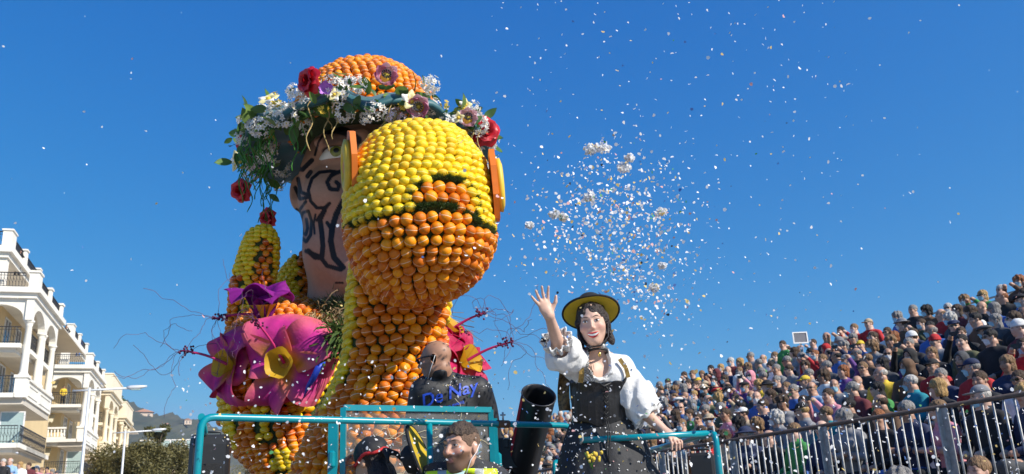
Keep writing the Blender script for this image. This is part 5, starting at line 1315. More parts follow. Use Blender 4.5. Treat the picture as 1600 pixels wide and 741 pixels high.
def crowd_person(p, rz, rng, where, group, kind=None, spec=None, scale=1.0, stuff=None):
    sp = dict(spec or {}); kind = kind or sp.get('kind') or rng.choices(['seat', 'phone', 'up'], [.90, .08, .02])[0]
    cand = [b for b in BODIES if b[0] == kind]; tg, me, F_ = rng.choice(cand); fem = sp.get('fem', F_.fem)
    hair = sp.get('hair') or (rng.choices(['short', 'bob', 'long', 'curly', 'cap', 'beanie', 'sunhat', 'hood'], [1.5, 4, 2.2, 2.6, .4, .3, .5, .2])[0] if fem else rng.choices(['short', 'thin', 'bald', 'curly', 'cap', 'beanie', 'flatcap', 'sunhat', 'hood'], [6, 2.2, .9, .5, 1.0, .4, .6, .3, .25])[0])
    hc_ = sp.get('hcol') or rng.choices(['grey', 'white', 'blonde', 'light brown', 'dark brown', 'black', 'auburn'], [5, 1.6, 1.5, 3.6, 5.2, 2.4, 1.0])[0]
    hatc = sp.get('hat') or rng.choice(['black', 'navy', 'white', 'beige', 'dark grey', 'red', 'yellow', 'grey']); top = sp.get('top') or rng.choice(TW); mask = sp.get('mask', rng.random() < .45); gl = sp.get('glasses', rng.random() < .30)
    sk = rng.choice(SKINS)
    o = bpy.data.objects.new('person', me); link(o); o.location = tuple(p); o.rotation_euler = (0, 0, rz); s_ = scale*rng.uniform(.95, 1.05); o.scale = (s_, s_, s_)
    ms = [cmat('skin', sk, attr=True), cmat('cloth', TCOL[top], .85), cmat('cloth', rng.choice([TCOL['navy'], TCOL['black'], TCOL['dark grey'], TCOL['blue']]), .85)]
    for i, m_ in enumerate(ms): o.material_slots[i].link = 'OBJECT'; o.material_slots[i].material = m_
    def child(nm, mesh_, mm):
        c = bpy.data.objects.new(nm, mesh_); link(c, o); c.location = tuple(float(x) for x in F_.J['head']); M4 = Matrix([[float(x) for x in r_] for r_ in F_.R]).to_4x4(); c.rotation_euler = M4.to_euler(); c.scale = (.93, .93, .93)
        if mm is not None: c.material_slots[0].link = 'OBJECT'; c.material_slots[0].material = mm
        return c
    hat = hair in ('cap', 'beanie', 'sunhat', 'flatcap', 'hood')
    if hair != 'bald':
        if hair in ('cap', 'beanie', 'sunhat', 'flatcap'): child('hair', HAIR['thin' if not fem else 'short'], cmat('hair', HCOL[hc_], .6))
        child('hood' if hair == 'hood' else ('hat' if hat else 'hair'), HAIR[hair], cmat('cloth', TCOL[hatc], .85) if hat and hair != 'hood' else (cmat('cloth', TCOL[top], .85) if hair == 'hood' else cmat('hair', HCOL[hc_], .6)))
    if tg == 'phone':
        c = bpy.data.objects.new('phone', PHONE); link(c, o); c.location = tuple(float(x) for x in (F_.J['wrl']+F_.J['wrr'])/2+np.array([0, -.05, .07]))
    if mask: child('face_mask', MASKM, cmat('mask', sp.get('maskc') or rng.choice([(.35, .60, .72), (.35, .60, .72), (.72, .74, .74)]), .8))
    if gl: child('sunglasses', GLAS, None)
    hd = {'short': 'short %s hair' % hc_, 'thin': 'thinning %s hair' % hc_, 'bald': 'bald head', 'bob': '%s bob' % hc_, 'long': 'long %s hair' % hc_, 'curly': 'curly %s hair' % hc_, 'hood': 'hood up', 'cap': '%s cap' % hatc, 'beanie': '%s beanie' % hatc, 'sunhat': '%s sun hat' % hatc, 'flatcap': '%s flat cap' % hatc}[hair]
    act = {'phone': ' filming', 'up': ' one arm raised', 'stand': ' standing'}.get(tg, '')
    ex = act or (' and face mask' if mask else (' and sunglasses' if gl else ''))
    tag(o, '%s top, %s%s, %s' % (top, hd, ex, where), 'person', group); PCNT[0] += 1
    return o
# ================================================================== grandstand on the right
SD = nz([-.43, .903, 0]); SN = np.array([SD[1], -SD[0], 0]); SRZ = -math.radians(64.5)
def sp_(s, t, z): return SD*s+SN*t+np.array([0, 0, z])
ROWS = 10; RUN, RISE, T0, Z0 = .76, .302, 8.45, 1.18
st = empty('grandstand', sp_(20, 8, 0), math.atan2(SD[1], SD[0])); tag(st, 'steel grandstand with stepped wooden decks filled with spectators on the right', 'grandstand')
sb = np.array(sp_(20, 8, 0)); rz_ = -math.atan2(SD[1], SD[0])
def sl_(s, t, z): return np.array([s-20, -(t-8), z])            # grandstand local: x along, y away is negative
M_deck = mat('deck_board', (.05, .042, .035), .85, var=.25, scale=5); M_blue_s = mat('blue_plastic', (.015, .06, .36), .4, var=.1); M_brail = mat('brown_handrail', (.10, .075, .062), .5, metal=.25, var=.2, scale=15)
S0, S1 = 3.0, 44.0
for i in range(ROWS):
    t = T0+RUN*i; z = Z0+RISE*i
    g = MB(); g.box(sl_((S0+S1)/2, t+RUN*.22, z-.03), (S1-S0, RUN*.98, .06)); g.build('deck_board', M_deck, st)
    g = MB(); g.box(sl_((S0+S1)/2, t+RUN*.735, z+.12), (S1-S0, .02, .40)); g.build('riser', M_deck, st)
    g = MB(); g.box(sl_((S0+S1)/2, t+RUN*.5, z+.42), (S1-S0, .36, .04)); g.box(sl_((S0+S1)/2, t+RUN*.70, z+.15), (S1-S0, .03, .28)); g.build('bench', M_deck if i else M_blue_s, st)
for s in np.arange(S0+.5, S1, 2.5):
    g = MB(); g.seg(sl_(s, T0-.35, 0), sl_(s, T0-.35, Z0-.06), .08); g.seg(sl_(s, T0+RUN*ROWS, 0), sl_(s, T0+RUN*ROWS, Z0+RISE*ROWS), .08); g.seg(sl_(s, T0-.35, Z0-.15), sl_(s, T0+RUN*ROWS, Z0+RISE*ROWS-.15), .08, .12); g.build('support_frame', M_steel, st)
gr = empty('guard_railing', sp_(20, 8, 0), math.atan2(SD[1], SD[0])); tag(gr, 'steel guard railing with brown handrail in front of the spectators', 'railing')
ZR = 2.36
g = MB(); g.tube([sl_(3.2, 8, ZR-.02), sl_(44, 8, ZR-.02)], .026, 10); g.build('handrail', M_brail, gr)
g = MB(); g.seg(sl_(3.2, 8, ZR-1.02), sl_(44, 8, ZR-1.02), .04, .03); g.build('bottom_rail', M_steel, gr)
bal = MB(); bal.tube([(0, 0, -1.02), (0, 0, -.04)], .0115, 7); bal = bal.mesh('baluster', M_steel)
po = MB(); po.box((0, 0, -.55), (.085, .012, 1.12)); po.box((.037, .03, -.55), (.012, .06, 1.12)); po = po.mesh('post', M_steel)
k = 0; posts = [hit(x, 650, CP+8*SN, SN)@SD for x in (1143, 1291, 1478)]; dp = (posts[0]-posts[2])/2
for j in range(-1, 20):
    mobj('post', po, gr, sl_(posts[2]+dp*j, 7.985, ZR-.04))
    for q in np.arange(.10, dp-.05, .118):
        if posts[2]+dp*j+q < 26 or int(q*100) % 2: mobj('baluster', bal, gr, sl_(posts[2]+dp*j+q, 8.0, ZR))
# back railing along the top
g = MB()
for z in (.35, .7, 1.05): g.tube([sl_(S0, T0+RUN*ROWS+.1, Z0+RISE*ROWS+z), sl_(13.2, T0+RUN*ROWS+.1, Z0+RISE*ROWS+z)], .02, 6)
for s in np.arange(S0, 13.3, 1.2): g.tube([sl_(s, T0+RUN*ROWS+.1, Z0+RISE*ROWS-.2), sl_(s, T0+RUN*ROWS+.1, Z0+RISE*ROWS+1.05)], .018, 6)
g.build('back_railing', M_steel, st)
# spectators
rng = random.Random(21)
def ordn(n): return {1: 'first', 2: 'second', 3: 'third', 4: 'fourth', 5: 'fifth', 6: 'sixth', 7: 'seventh', 8: 'eighth', 9: 'ninth', 10: 'tenth'}.get(n, '%d%s' % (n, 'th' if 10 <= n % 100 <= 20 else {1: 'st', 2: 'nd', 3: 'rd'}.get(n % 10, 'th')))
seats = []
for i in range(ROWS):
    t = T0+RUN*i; z = Z0+RISE*i; s = 4.2+rng.random()*.3
    while s < 42:
        s += (.455 if i < 6 else .40)+rng.random()*.08; p = sp_(s, t+RUN*.46, z); x, y, d = proj(p+np.array([0, 0, 1.25]))
        if x > 1640 or x < 760: continue
        if rng.random() < .04: continue
        seats.append((i, s, p, x, y, d))
seats.sort(key=lambda q: q[5])
near = seats[:318]; far = seats[318:]
# a few spectators singled out in the photograph: nearest seat to a pixel takes the description
SPEC = [((1455, 640), dict(top='pink', hair='long', hcol='light brown', fem=1, mask=False)), ((1345, 605), dict(top='maroon', hair='short', hcol='grey', mask=True, maskc=(.35, .62, .74), glasses=True)), ((1255, 655), dict(top='grey', hair='cap', hat='black', glasses=True, mask=False)), ((1475, 610), dict(top='black', hair='bob', hcol='blonde', fem=1, glasses=True, mask=False)),
        ((1165, 650), dict(top='beige', hair='cap', hat='white', mask=False)), ((1296, 540), dict(top='red', hair='hood', mask=False)), ((1222, 555), dict(top='green', hair='short', hcol='dark brown', mask=False, kind='stand')), ((1112, 590), dict(top='orange', hair='short', hcol='auburn', mask=False)), ((1195, 600), dict(top='yellow', hair='curly', hcol='blonde')), ((1560, 540), dict(top='black', hair='short', hcol='black', mask=True, maskc=(.78, .78, .78))), ((1310, 590), dict(top='purple', kind='up', fem=1, hair='bob', hcol='auburn')), ((1260, 590), dict(hair='cap', hat='yellow')), ((1580, 620), dict(top='navy', hair='bob', hcol='blonde', fem=1, glasses=True)), ((1090, 625), dict(top='teal', kind='phone')), ((1440, 570), dict(hair='cap', hat='black', mask=False)), ((1355, 545), dict(hair='cap', hat='yellow'))]
spec = {}
for (px, py), d_ in SPEC:
    j = min(range(len(near)), key=lambda k_: math.hypot(near[k_][3]-px, near[k_][4]-py)+(1e6 if k_ in spec else 0)); spec[j] = d_
cnt = {}
for j, (i, s, p, x, y, d) in enumerate(near):
    kind = None
    if i == ROWS-1: kind = rng.choice(['stand', 'seat', 'stand'])
    rowl = {1: 'front row', ROWS: 'top row'}.get(i+1, '%s row' % ordn(i+1)); cnt[i] = cnt.get(i, 0)+1
    c_ = dict(spec.get(j, {})); kk = c_.pop('kind', None) or kind
    if kk == 'stand' and kind == 'stand': p = p-np.array([0, 0, .30])
    o = crowd_person(p, SRZ+math.radians(rng.uniform(-24, 24)), rng, '%s from right, %s' % (ordn(cnt[i]), rowl), 'spectators seated in the grandstand', kk, c_)
for (px, py, d_, c_, wh) in [(1405, 751, 7.3, dict(top='grey', hair='curly', hcol='grey', mask=False, glasses=False), 'below the railing, left of two'), (1533, 747, 7.1, dict(top='navy', hair='short', hcol='light brown', mask=False, glasses=False), 'below the railing, right of two')]:
    p = at(px, py, d_); crowd_person(np.array([p[0], p[1], p[2]-1.62]), SRZ, rng, wh, 'people standing below the railing', 'stand', c_)
# the far end of the stand reads as one mass of heads
VV = []; QQ = []; CC = []; k = 0
fV, fQ = nets(lambda P: np.minimum(np.minimum(ell(P, (0, 0, 1.24), (.085, .1, .125)), ell(P, (0, .02, .82), (.23, .15, .28))), ell(P, (0, -.2, .55), (.2, .3, .1))), (-.3, -.55, .4), (.3, .3, 1.45), .035)
rn2 = np.random.RandomState(3)
for (i, s, p, x, y, d) in far:
    c, s_ = math.cos(SRZ), math.sin(SRZ); V = fV*rn2.uniform(.93, 1.06); VV.append(np.stack([V[:, 0]*c-V[:, 1]*s_, V[:, 0]*s_+V[:, 1]*c, V[:, 2]], 1)+p); QQ.append(fQ+k); k += len(V)
    tp = np.array(TCOL[rng.choice(TW)]); hr = np.array(HCOL[rng.choice(list(HCOL))]); sk = np.array(SKINS[rng.randrange(5)]); cc = np.tile(tp, (len(V), 1)); cc[V[:, 2] > 1.10] = sk; cc[(V[:, 2] > 1.27) | ((V[:, 2] > 1.14) & (V[:, 1] > .0))] = hr; CC.append(cc)
if VV:
    CC = np.concatenate(CC); o = mobj('spectator_mass', mesh_np('spectator_mass', np.concatenate(VV), np.concatenate(QQ), attrmat('far_crowd', rough=.8), True, None, {'col': np.c_[CC, np.ones(len(CC))]})); tag(o, 'dense mass of spectators at the far end of the grandstand', 'crowd', kind='stuff')
# a white notice board behind the top row
q = hit(1250, 528, sp_(0, T0+RUN*ROWS+.3, 0), SN); g = MB(); g.box((0, 0, 0), (.36, .03, .27)); R_ = empty('notice_board', q, math.atan2(-q[0], q[1])+.35); tag(R_, 'pale notice board on a post behind the top row', 'sign'); g.build('panel', mat('board_grey', (.16, .16, .18), .6), R_)
g = MB()
for c_, d_ in (((0, -.018, .135), (.39, .02, .03)), ((0, -.018, -.135), (.39, .02, .03)), ((.18, -.018, 0), (.03, .02, .24)), ((-.18, -.018, 0), (.03, .02, .24))): g.box(c_, d_)
g.build('frame', M_shut, R_)
g = MB(); g.box((0, .03, -1.0), (.05, .03, 2.2)); g.build('post', M_steel, R_)
# left stand: a few spectators at the foot of the buildings
lp0 = at(0, 735, 31); lp1 = at(75, 741, 38)
ls = empty('left_stand', ((lp0+lp1)/2*np.array([1, 1, 0])), 0); tag(ls, 'low spectator stand at the foot of the left buildings', 'grandstand')
zl = lp0[2]-1.25; dv = nz((lp1-lp0)*np.array([1, 1, 0])); g = MB(); mid = (lp0+lp1)/2
g.seg(lp0*[1, 1, 0]-dv*3-mid*[1, 1, 0]+Z3*(zl-.1), lp1*[1, 1, 0]+dv*3-mid*[1, 1, 0]+Z3*(zl-.1), 3.0, .2); g.build('deck', M_deck, ls)
g = MB(); nn_ = np.array([dv[1], -dv[0], 0])
for o_ in (-1.3, 1.3):
    for q in (-5, -1, 3, 7): g.seg(dv*q+nn_*o_, dv*q+nn_*o_+Z3*(zl-.2), .1)
g.build('legs', M_steel, ls)
for j, (px, py, tp, hr, hcl) in enumerate([(5, 722, 'black', 'short', 'white'), (16, 724, 'light blue', 'thin', 'white'), (31, 728, 'white', 'bob', 'blonde'), (45, 728, 'maroon', 'short', 'dark brown'), (57, 735, 'pink', 'curly', 'white'), (52, 732, 'black', 'short', 'dark brown'), (65, 736, 'beige', 'short', 'light brown'), (73, 737, 'purple', 'short', 'black'), (81, 738, 'grey', 'bob', 'grey'), (89, 739, 'navy', 'beanie', 'grey')]):
    p = at(px, py, 31+px*.09); crowd_person(p-np.array([0, 0, 1.24]), math.radians(20), rng, 'number %d from the photo\'s left edge in the low left stand' % (j+1) if False else '%s from left in low stand' % ordn(j+1), 'spectators below the buildings', 'seat', dict(top=tp, hair=hr, hcol=hcl, mask=False, glasses=False))
# people on terraces of the buildings
def terr(u, v, z, spec_, where, kind='stand'):
    p = BC+DB*u+NB*v; crowd_person(np.array([p[0], p[1], z]), BRZ+PI*.5+PI+.2, rng, where, 'people on the building terraces', kind, spec_)
terr(3.4, -1.95, 17.25, dict(top='black', hair='short', hcol='dark brown', mask=False, glasses=False), 'at nearest building roof railing')
terr(1.7, -.5, 15.1, dict(top='pink', hair='short', hcol='dark brown', mask=False, glasses=False), 'at nearest building terrace railing')
terr(2.6, -.5, 15.0, dict(top='maroon', hair='bob', hcol='dark brown', mask=False, glasses=False), 'beside another on nearest terrace')
terr(25.9, -6.2, 17.2, dict(top='olive', hair='short', hcol='dark brown', mask=False, glasses=False), 'on second building roof terrace')
terr(25.6, -2.6, 17.2, dict(top='black', hair='short', hcol='light brown', mask=False, glasses=False), 'at second building roof corner')
terr(30.0, -2.2, 17.2, dict(top='navy', hair='short', hcol='dark brown', mask=False, glasses=False), 'along second building roof railing')
terr(26.2, -2.4, 12.35, dict(top='yellow', hair='short', hcol='dark brown', mask=False, glasses=False), 'on second building arched balcony')
# ================================================================== parade vehicle
M_tealp = mat('teal_paint', (.0, .22, .27), .32, var=.12, scale=12, coat=.3); M_rust = mat('rust', (.12, .06, .035), .9, var=.3, scale=40)
def worn(name, c, c2, thr=.62, scale=9, rough=.3):
    m = mat(name, c, rough, var=.08, scale=12); t = m.node_tree; b = t.nodes['Principled BSDF']; n = t.nodes.new('ShaderNodeTexNoise'); n.inputs['Scale'].default_value = scale; n.inputs['Detail'].default_value = 9; n.inputs['Roughness'].default_value = .7
    tc = t.nodes.new('ShaderNodeTexCoord'); t.links.new(tc.outputs['Object'], n.inputs['Vector']); r = t.nodes.new('ShaderNodeMapRange'); r.inputs['From Min'].default_value = thr; r.inputs['From Max'].default_value = thr+.05; t.links.new(n.outputs['Fac'], r.inputs['Value'])
    mx = t.nodes.new('ShaderNodeMix'); mx.data_type = 'RGBA'; old = b.inputs['Base Color'].links[0].from_socket; t.links.new(old, mx.inputs['A']); mx.inputs['B'].default_value = lin(c2); t.links.new(r.outputs[0], mx.inputs['Factor']); t.links.new(mx.outputs['Result'], b.inputs['Base Color']); return m
M_rail = worn('teal_rail_paint', (.0, .235, .285), (.13, .10, .08)); M_rail.node_tree.nodes['Principled BSDF'].inputs['Coat Weight'].default_value = .3
M_blk = worn('black_plastic', (.014, .014, .015), (.10, .10, .10), .66, 14, .45)
def fil(pts, r=.07, n=6):
    pts = [np.asarray(p, float) for p in pts]; out = [pts[0]]
    for i in range(1, len(pts)-1):
        a, b, c = pts[i-1:i+2]; u = nz(a-b); v = nz(c-b); q = min(r, .45*np.linalg.norm(a-b), .45*np.linalg.norm(c-b))
        for t in np.linspace(0, 1, n): p = (b+u*q)*(1-t)**2+b*2*t*(1-t)+(b+v*q)*t*t; out.append(p)
    return out+[pts[-1]]
DZ = .92; dn = lambda p, z=DZ: np.array([p[0], p[1], z])
veh = empty('parade_vehicle', (0, 5.4, 0)); VB = np.array([0, 5.4, 0.]); tag(veh, 'teal railed parade vehicle platform carrying the performers', 'vehicle')
A0 = at(315, 650, 4.05); A1 = at(893, 668, 5.2); A0[2] = A1[2] = 1.925; Am = A0+(A1-A0)*.555
g = MB(); g.tube([p-VB for p in fil([dn(A0)+np.array([-.02, 0, 0]), A0, A1, dn(A1)], .06)], .0172, 12); g.build('front_rail', M_rail, veh)
g = MB(); g.tube([Am-VB, dn(Am)-VB], .0165, 10); g.build('rail_post', M_rail, veh)
g = MB(); g.tube([A0-VB, A0+np.array([-.45, 1.4, 0])-VB], .0165, 10); g.build('side_rail', M_rail, veh)
B0 = at(906, 688, 4.70); B1 = at(1112, 690, 4.66); B1[2] = B0[2]; C0 = at(1117, 676, 4.64); C1 = at(1050, 691, 5.3); C1[2] = C0[2]
g = MB(); g.tube([B0-VB, B1-VB], .0165, 12); g.build('gate_rail', M_rail, veh)
g = MB(); g.tube([p-VB for p in fil([dn(C0), C0, C1, C1+np.array([-.1, .5, 0])], .05)], .0172, 12); g.build('corner_rail', M_rail, veh)
g = MB()
for q in (B0, B1): g.tube([q+np.array([0, -.01, .03])-VB, q+np.array([.012, -.02, .035])-VB, q+np.array([.014, -.02, .0])-VB, q+np.array([0, -.01, -.02])-VB], .006, 6)
g.build('gate_hook', M_steel, veh)
g = MB(); u0 = at(866, 722, 5.35); g.tube([p-VB for p in fil([dn(u0), u0, u0+np.array([.12, .3, .0])], .04)], .016, 10); g.build('step_rail', M_rail, veh)
# clamp and rust patch on the rail
cl = A0+(A1-A0)*.775; ru = nz(A1-A0); g = MB(); g.tube([cl-ru*.04-VB, cl+ru*.035-VB], .0215, 12); g.build('clamp', M_rust, veh); g = MB(); g.tube([cl+np.array([0, 0, .02])-VB, cl+np.array([.0, 0, .065])-VB], .006, 6); g.tube([cl+np.array([-.015, 0, .05])-VB, cl+np.array([.015, 0, .05])-VB], .005, 6); g.build('clamp_bolt', M_steel, veh)
# framed windscreen
P0 = at(537, 635, 4.95); P1 = at(767, 643, 5.35); P1[2] = P0[2] = (P0[2]+P1[2])/2; L0 = dn(P0, 1.52); L1 = dn(P1, 1.52)
for nm, a, b in (('screen_frame', P0, P1), ('screen_frame', P0, dn(P0, 1.0)), ('screen_frame', P1, dn(P1, 1.0)), ('screen_frame', L0, L1)):
    g = MB(); g.seg(a-VB, b-VB, .03, .032); g.build(nm, M_tealp, veh)
pw = nz(P1-P0); g = MB(); q0 = P0-pw*.055-Z3*.06; g.seg(q0-VB, dn(q0, 1.0)-VB, .05, .05); g.build('screen_post', M_tealp, veh); g = MB(); g.box(q0-Z3*.22-pw*.0-VB+np.array([0, -.03, 0]), (.035, .05, .09), bev=.01); g.build('latch', M_tealp, veh)
g = MB(); q1 = P1+pw*.012+np.array([0, .02, -.05]); g.seg(q1-VB, dn(q1, 1.0)-VB, .05, .05); g.build('screen_post', M_tealp, veh); g = MB(); g.box(q1-Z3*.28+pw*.03-VB, (.03, .06, .16), bev=.012); g.build('latch', M_tealp, veh)
mg, t, b = newmat('scratched_acrylic'); MATS['acr'] = mg
b.inputs['Base Color'].default_value = (.30, .30, .29, 1); b.inputs['Roughness'].default_value = .25; tr_ = t.nodes.new('ShaderNodeBsdfTransparent'); ms = t.nodes.new('ShaderNodeMixShader')
n = t.nodes.new('ShaderNodeTexNoise'); n.inputs['Scale'].default_value = 5; n.inputs['Detail'].default_value = 8; tc = t.nodes.new('ShaderNodeTexCoord'); t.links.new(tc.outputs['Object'], n.inputs['Vector']); mr = t.nodes.new('ShaderNodeMapRange'); mr.inputs['From Min'].default_value = .3; mr.inputs['From Max'].default_value = .75; mr.inputs['To Min'].default_value = .10; mr.inputs['To Max'].default_value = .42
t.links.new(n.outputs['Fac'], mr.inputs['Value']); t.links.new(mr.outputs[0], ms.inputs[0]); t.links.new(tr_.outputs[0], ms.inputs[1]); t.links.new(b.outputs[0], ms.inputs[2]); t.links.new(ms.outputs[0], t.nodes['Material Output'].inputs[0])
g = MB(); nn_ = np.array([pw[1], -pw[0], 0]); mid = (P0+dn(P1, 1.52))/2; g.box(mid-VB, (np.linalg.norm(P1-P0)-.02, .006, P0[2]-1.52-.02), np.stack([pw, -nn_, Z3], 1)); g.build('windscreen', mg, veh)
# creases and stuck streamers on the acrylic
rs = np.random.RandomState(8)
M_strm = mat('pale_streamer', (.62, .55, .36), .8, var=.2)
for k in range(26):
    u = rs.uniform(.25, .85); z = rs.uniform(1.56, P0[2]-.08); p = P0+(P1-P0)*u; p = dn(p, z)+nn_*.008; d_ = nz(pw*rs.choice([-1, 1])+Z3*rs.randn()*.5); pts = [p]
    for j in range(8): d_ = nz(d_+(pw*rs.randn()+Z3*rs.randn())*.5); pts.append(pts[-1]+d_*.022)
    g = MB(); g.tube([q-VB for q in pts], .0014, 4); g.build('streamer', M_strm, veh)
# deck, chassis, wheels
g = MB(); poly = [(-1.55, 4.15), (.28, 5.22), (.31, 4.62), (1.12, 4.56), (1.12, 6.0), (.2, 6.15), (-1.9, 5.9)]; g.prism([(x, y-5.4) for x, y in poly], DZ-.08, DZ); g.build('deck', M_trl, veh)
g = MB(); g.box((-.3, .1, .62), (2.0, .9, .34), bev=.04); g.build('chassis', M_trl, veh)
for x in (-1.0, .5):
    for y in (-.3, .6):
        g = MB(); g.lathe([(.2, -.1), (.33, -.09), (.35, 0), (.33, .09), (.2, .1)], (x, y, .35), 20, rot3('Y', 90)); wh = g.build('wheel', MATS['tyre'], veh); g = MB(); g.lathe([(.19, -.07), (.2, 0), (.19, .07)], (x, y, .35), 16, rot3('Y', 90)); g.build('rim', M_steel, wh)
# ---------------- props on the platform
def speaker(px, py, d, w_, h_, dp, yaw, label, top):
    p = at(px, py, d); z0 = DZ; h_ = p[2]-z0; R_ = empty('loudspeaker', (p[0], p[1], z0), math.radians(yaw)); tag(R_, label, 'loudspeaker', 'black loudspeakers on the platform'); g = MB()
    n = 5; prof2 = [(-w_/2, dp/2), (-w_/2*.93, -dp/2*.7), (-w_/2*.75, -dp/2), (w_/2*.75, -dp/2), (w_/2*.93, -dp/2*.7), (w_/2, dp/2)]; V = []; zs_ = [0, .03, h_-.05, h_-.015, h_]; sc = [.96, 1, 1, .97, .88]
    for z, s_ in zip(zs_, sc): V.append([(x*s_, y*s_, z) for x, y in prof2])
    g.grid(np.array(V), smooth=False, closed_u=True); b0 = g.n-6; g.f.append(tuple(b0+k for k in range(6))); g.mi.append(0); g.sm.append(False); g.build('cabinet', M_blk, R_)
    g = MB(); g.box((0, -dp/2-.004, h_*.45), (w_*.68, .01, h_*.8), bev=.004); g.build('grille', mat('speaker_grille', (.02, .02, .021), .6, bump=.8, bscale=400), R_)
    g = MB(); g.tube([(-.05, 0, h_), (-.05, 0, h_+.022), (.05, 0, h_+.022), (.05, 0, h_)], .007, 6); g.build('handle', M_blk, R_); return R_
speaker(329, 682, 4.75, .215, .6, .22, 18, 'black loudspeaker behind the left corner of the teal railing', 0)
speaker(1094, 709, 5.0, .15, .4, .2, -12, 'small black loudspeaker spotted with confetti near the right corner rail', 0)
p = at(791, 685, 5.6); R_ = empty('control_box', (p[0], p[1], p[2]-.19)); tag(R_, 'black metal control box with clasp beside the cannon barrel', 'box')
g = MB(); g.box((0, 0, .095), (.135, .11, .19), bev=.006); g.build('case', M_blk, R_); g = MB(); g.box((.0, -.06, .155), (.028, .012, .055), bev=.003); g.build('clasp', M_dk, R_); g = MB(); g.box((.0, -.058, .183), (.034, .008, .012)); g.build('hinge', M_steel, R_); g = MB(); g.tube([(.03, 0, 0), (.03, 0, -.6)], .014, 8); g.build('stand', M_blk, R_)
p0 = at(842, 617, 5.35); p1 = at(803, 790, 5.75); ax = nz(p0-p1); R_ = empty('confetti_cannon', p1*[1, 1, 0]+Z3*DZ); tag(R_, 'tilted black confetti cannon barrel with a red side stripe', 'cannon'); Bq = p1*[1, 1, 0]+Z3*DZ
M_bar = worn('scuffed_black_barrel', (.020, .020, .022), (.16, .16, .16), .64, 11, .38)
u = nz(np.cross(ax, Y3)); v = np.cross(ax, u); Mx = np.stack([u, v, ax], 1); L_ = np.linalg.norm(p0-p1)
g = MB(); g.lathe([(.092, -.1), (.098, .3*L_), (.104, L_-.02), (.108, L_-.005), (.108, L_), (.100, L_), (.098, L_-.04), (.094, .2)], p1-Bq, 32, Mx, cap=False); g.build('barrel', M_bar, R_)
g = MB(); sd_ = nz(-X3*.97-Y3*.3); sd_ = nz(sd_-ax*(sd_@ax)); w2 = np.cross(ax, sd_)
g.grid(np.array([[p1-Bq+ax*(L_*t)+(sd_*math.cos(a)+w2*math.sin(a))*(.095+.011*t) for a in np.linspace(-.22, .22, 5)] for t in np.linspace(-.05, .97, 12)])); g.build('red_stripe', mat('red_paint', (.45, .01, .03), .4), R_)
g = MB(); g.box(p1-Bq+ax*.25+Y3*.14, (.06, .12, .4)); g.build('bracket', M_steel, R_); g = MB(); g.box(p1-Bq+Y3*.14-Z3*.0, (.35, .3, .05)); g.build('base', M_blk, R_)
# striped cloth
p = at(893, 674, 4.98); G = []; CC = []
for i in range(26):
    t = i/25; row = []; cr = []
    for j in range(25):
        s_ = j/24; wdt = .03+.13*t; x = (s_-.62)*wdt; y = .025*math.sin(s_*22+t*2)*(.3+t); row.append((p[0]+x-.06*t, p[1]+y, p[2]-.9*t)); cr.append((.55, .02, .035, 1) if int(s_*11) % 2 else (.75, .72, .70, 1))
    G.append(row); CC.append(cr)
g = MB(); g.grid(np.array(G)); g.grid(np.array(G)+np.array([0, .004, 0]), flip=True); cc = np.array(CC).reshape(-1, 4); o = g.build('striped_cloth', attrmat('striped_cotton', rough=.85), attrs={'col': np.concatenate([cc, cc])}); tag(o, 'red and white striped cloth hanging behind the teal corner post', 'cloth')

# ================================================================== performer throwing confetti
def W(px, py, d): return at(px, py, d).astype(np.float32)
J = dict(hip=W(943, 688, 4.88), chest=W(936, 606, 4.88), neck=W(931, 556, 4.88), head=W(926, 507, 4.82), shl=W(899, 572, 4.84), shr=W(971, 577, 4.88), ell=W(873, 541, 4.60), wrl=W(858, 493, 4.44), elr=W(1003, 641, 4.84), wrr=W(1042, 677, 4.74), hpl=W(925, 700, 4.88), hpr=W(962, 700, 4.88))
ft = np.array([J['hip'][0], J['hip'][1], DZ]); J['knl'] = J['hpl']*[1, 1, 0]+[0, -.02, DZ+.48]; J['knr'] = J['hpr']*[1, 1, 0]+[0, -.02, DZ+.48]; J['anl'] = J['hpl']*[1, 1, 0]+[0, 0, DZ+.09]; J['anr'] = J['hpr']*[1, 1, 0]+[0, 0, DZ+.09]
J['hdl'] = W(841, 455, 4.44)-W(858, 493, 4.44); J['hdr'] = W(1056, 686, 4.66)-W(1042, 677, 4.74)
lady = Fig(J, 1, .97, (-9, 8, -5), 1, 1.0); lb = ft.copy()
def lady_fn(P):
    d = lady.torso(P); d = smin(d, lady.arm(P, 'l'), .03); d = smin(d, lady.arm(P, 'r'), .03); d = smin(d, lady.legs(P), .04); d = smin(d, lady.hf(P), .012)
    d = smin(d, lady.hand(P, 'l', .75, .25, np.array([.25, -1, .1]), 1.0), .012); d = smin(d, lady.hand(P, 'r', .15, .9, np.array([-.1, .3, -1]), 1.0), .012); return d
me = figure_mesh('performer', lambda P: lady_fn(P+lb.astype(np.float32)), W(828, 440, 4.6)*0+np.array([-.55, -.86, -.02]), np.array([.55, .32, 1.78]), .0057, [M_skin], None, lambda V: skin_col((.62, .39, .29), lady, None, None, .45)(V+lb))
LD = mobj('person', me, None, lb); tag(LD, 'smiling performer in white blouse and black corset throwing confetti', 'person')
face_parts(lady, LD, lb, eyes='open', lips=M_lip, teeth=True, lipw=.032, bw=.6)
M_dhair = mat('dark_hair', (.022, .013, .010), .45, var=.5, scale=50, bump=.8, bscale=90)
def head_space(fig, f, b): return lambda P: f((((P+b.astype(np.float32))-fig.J['head'])@fig.R)/fig.hs)*fig.hs
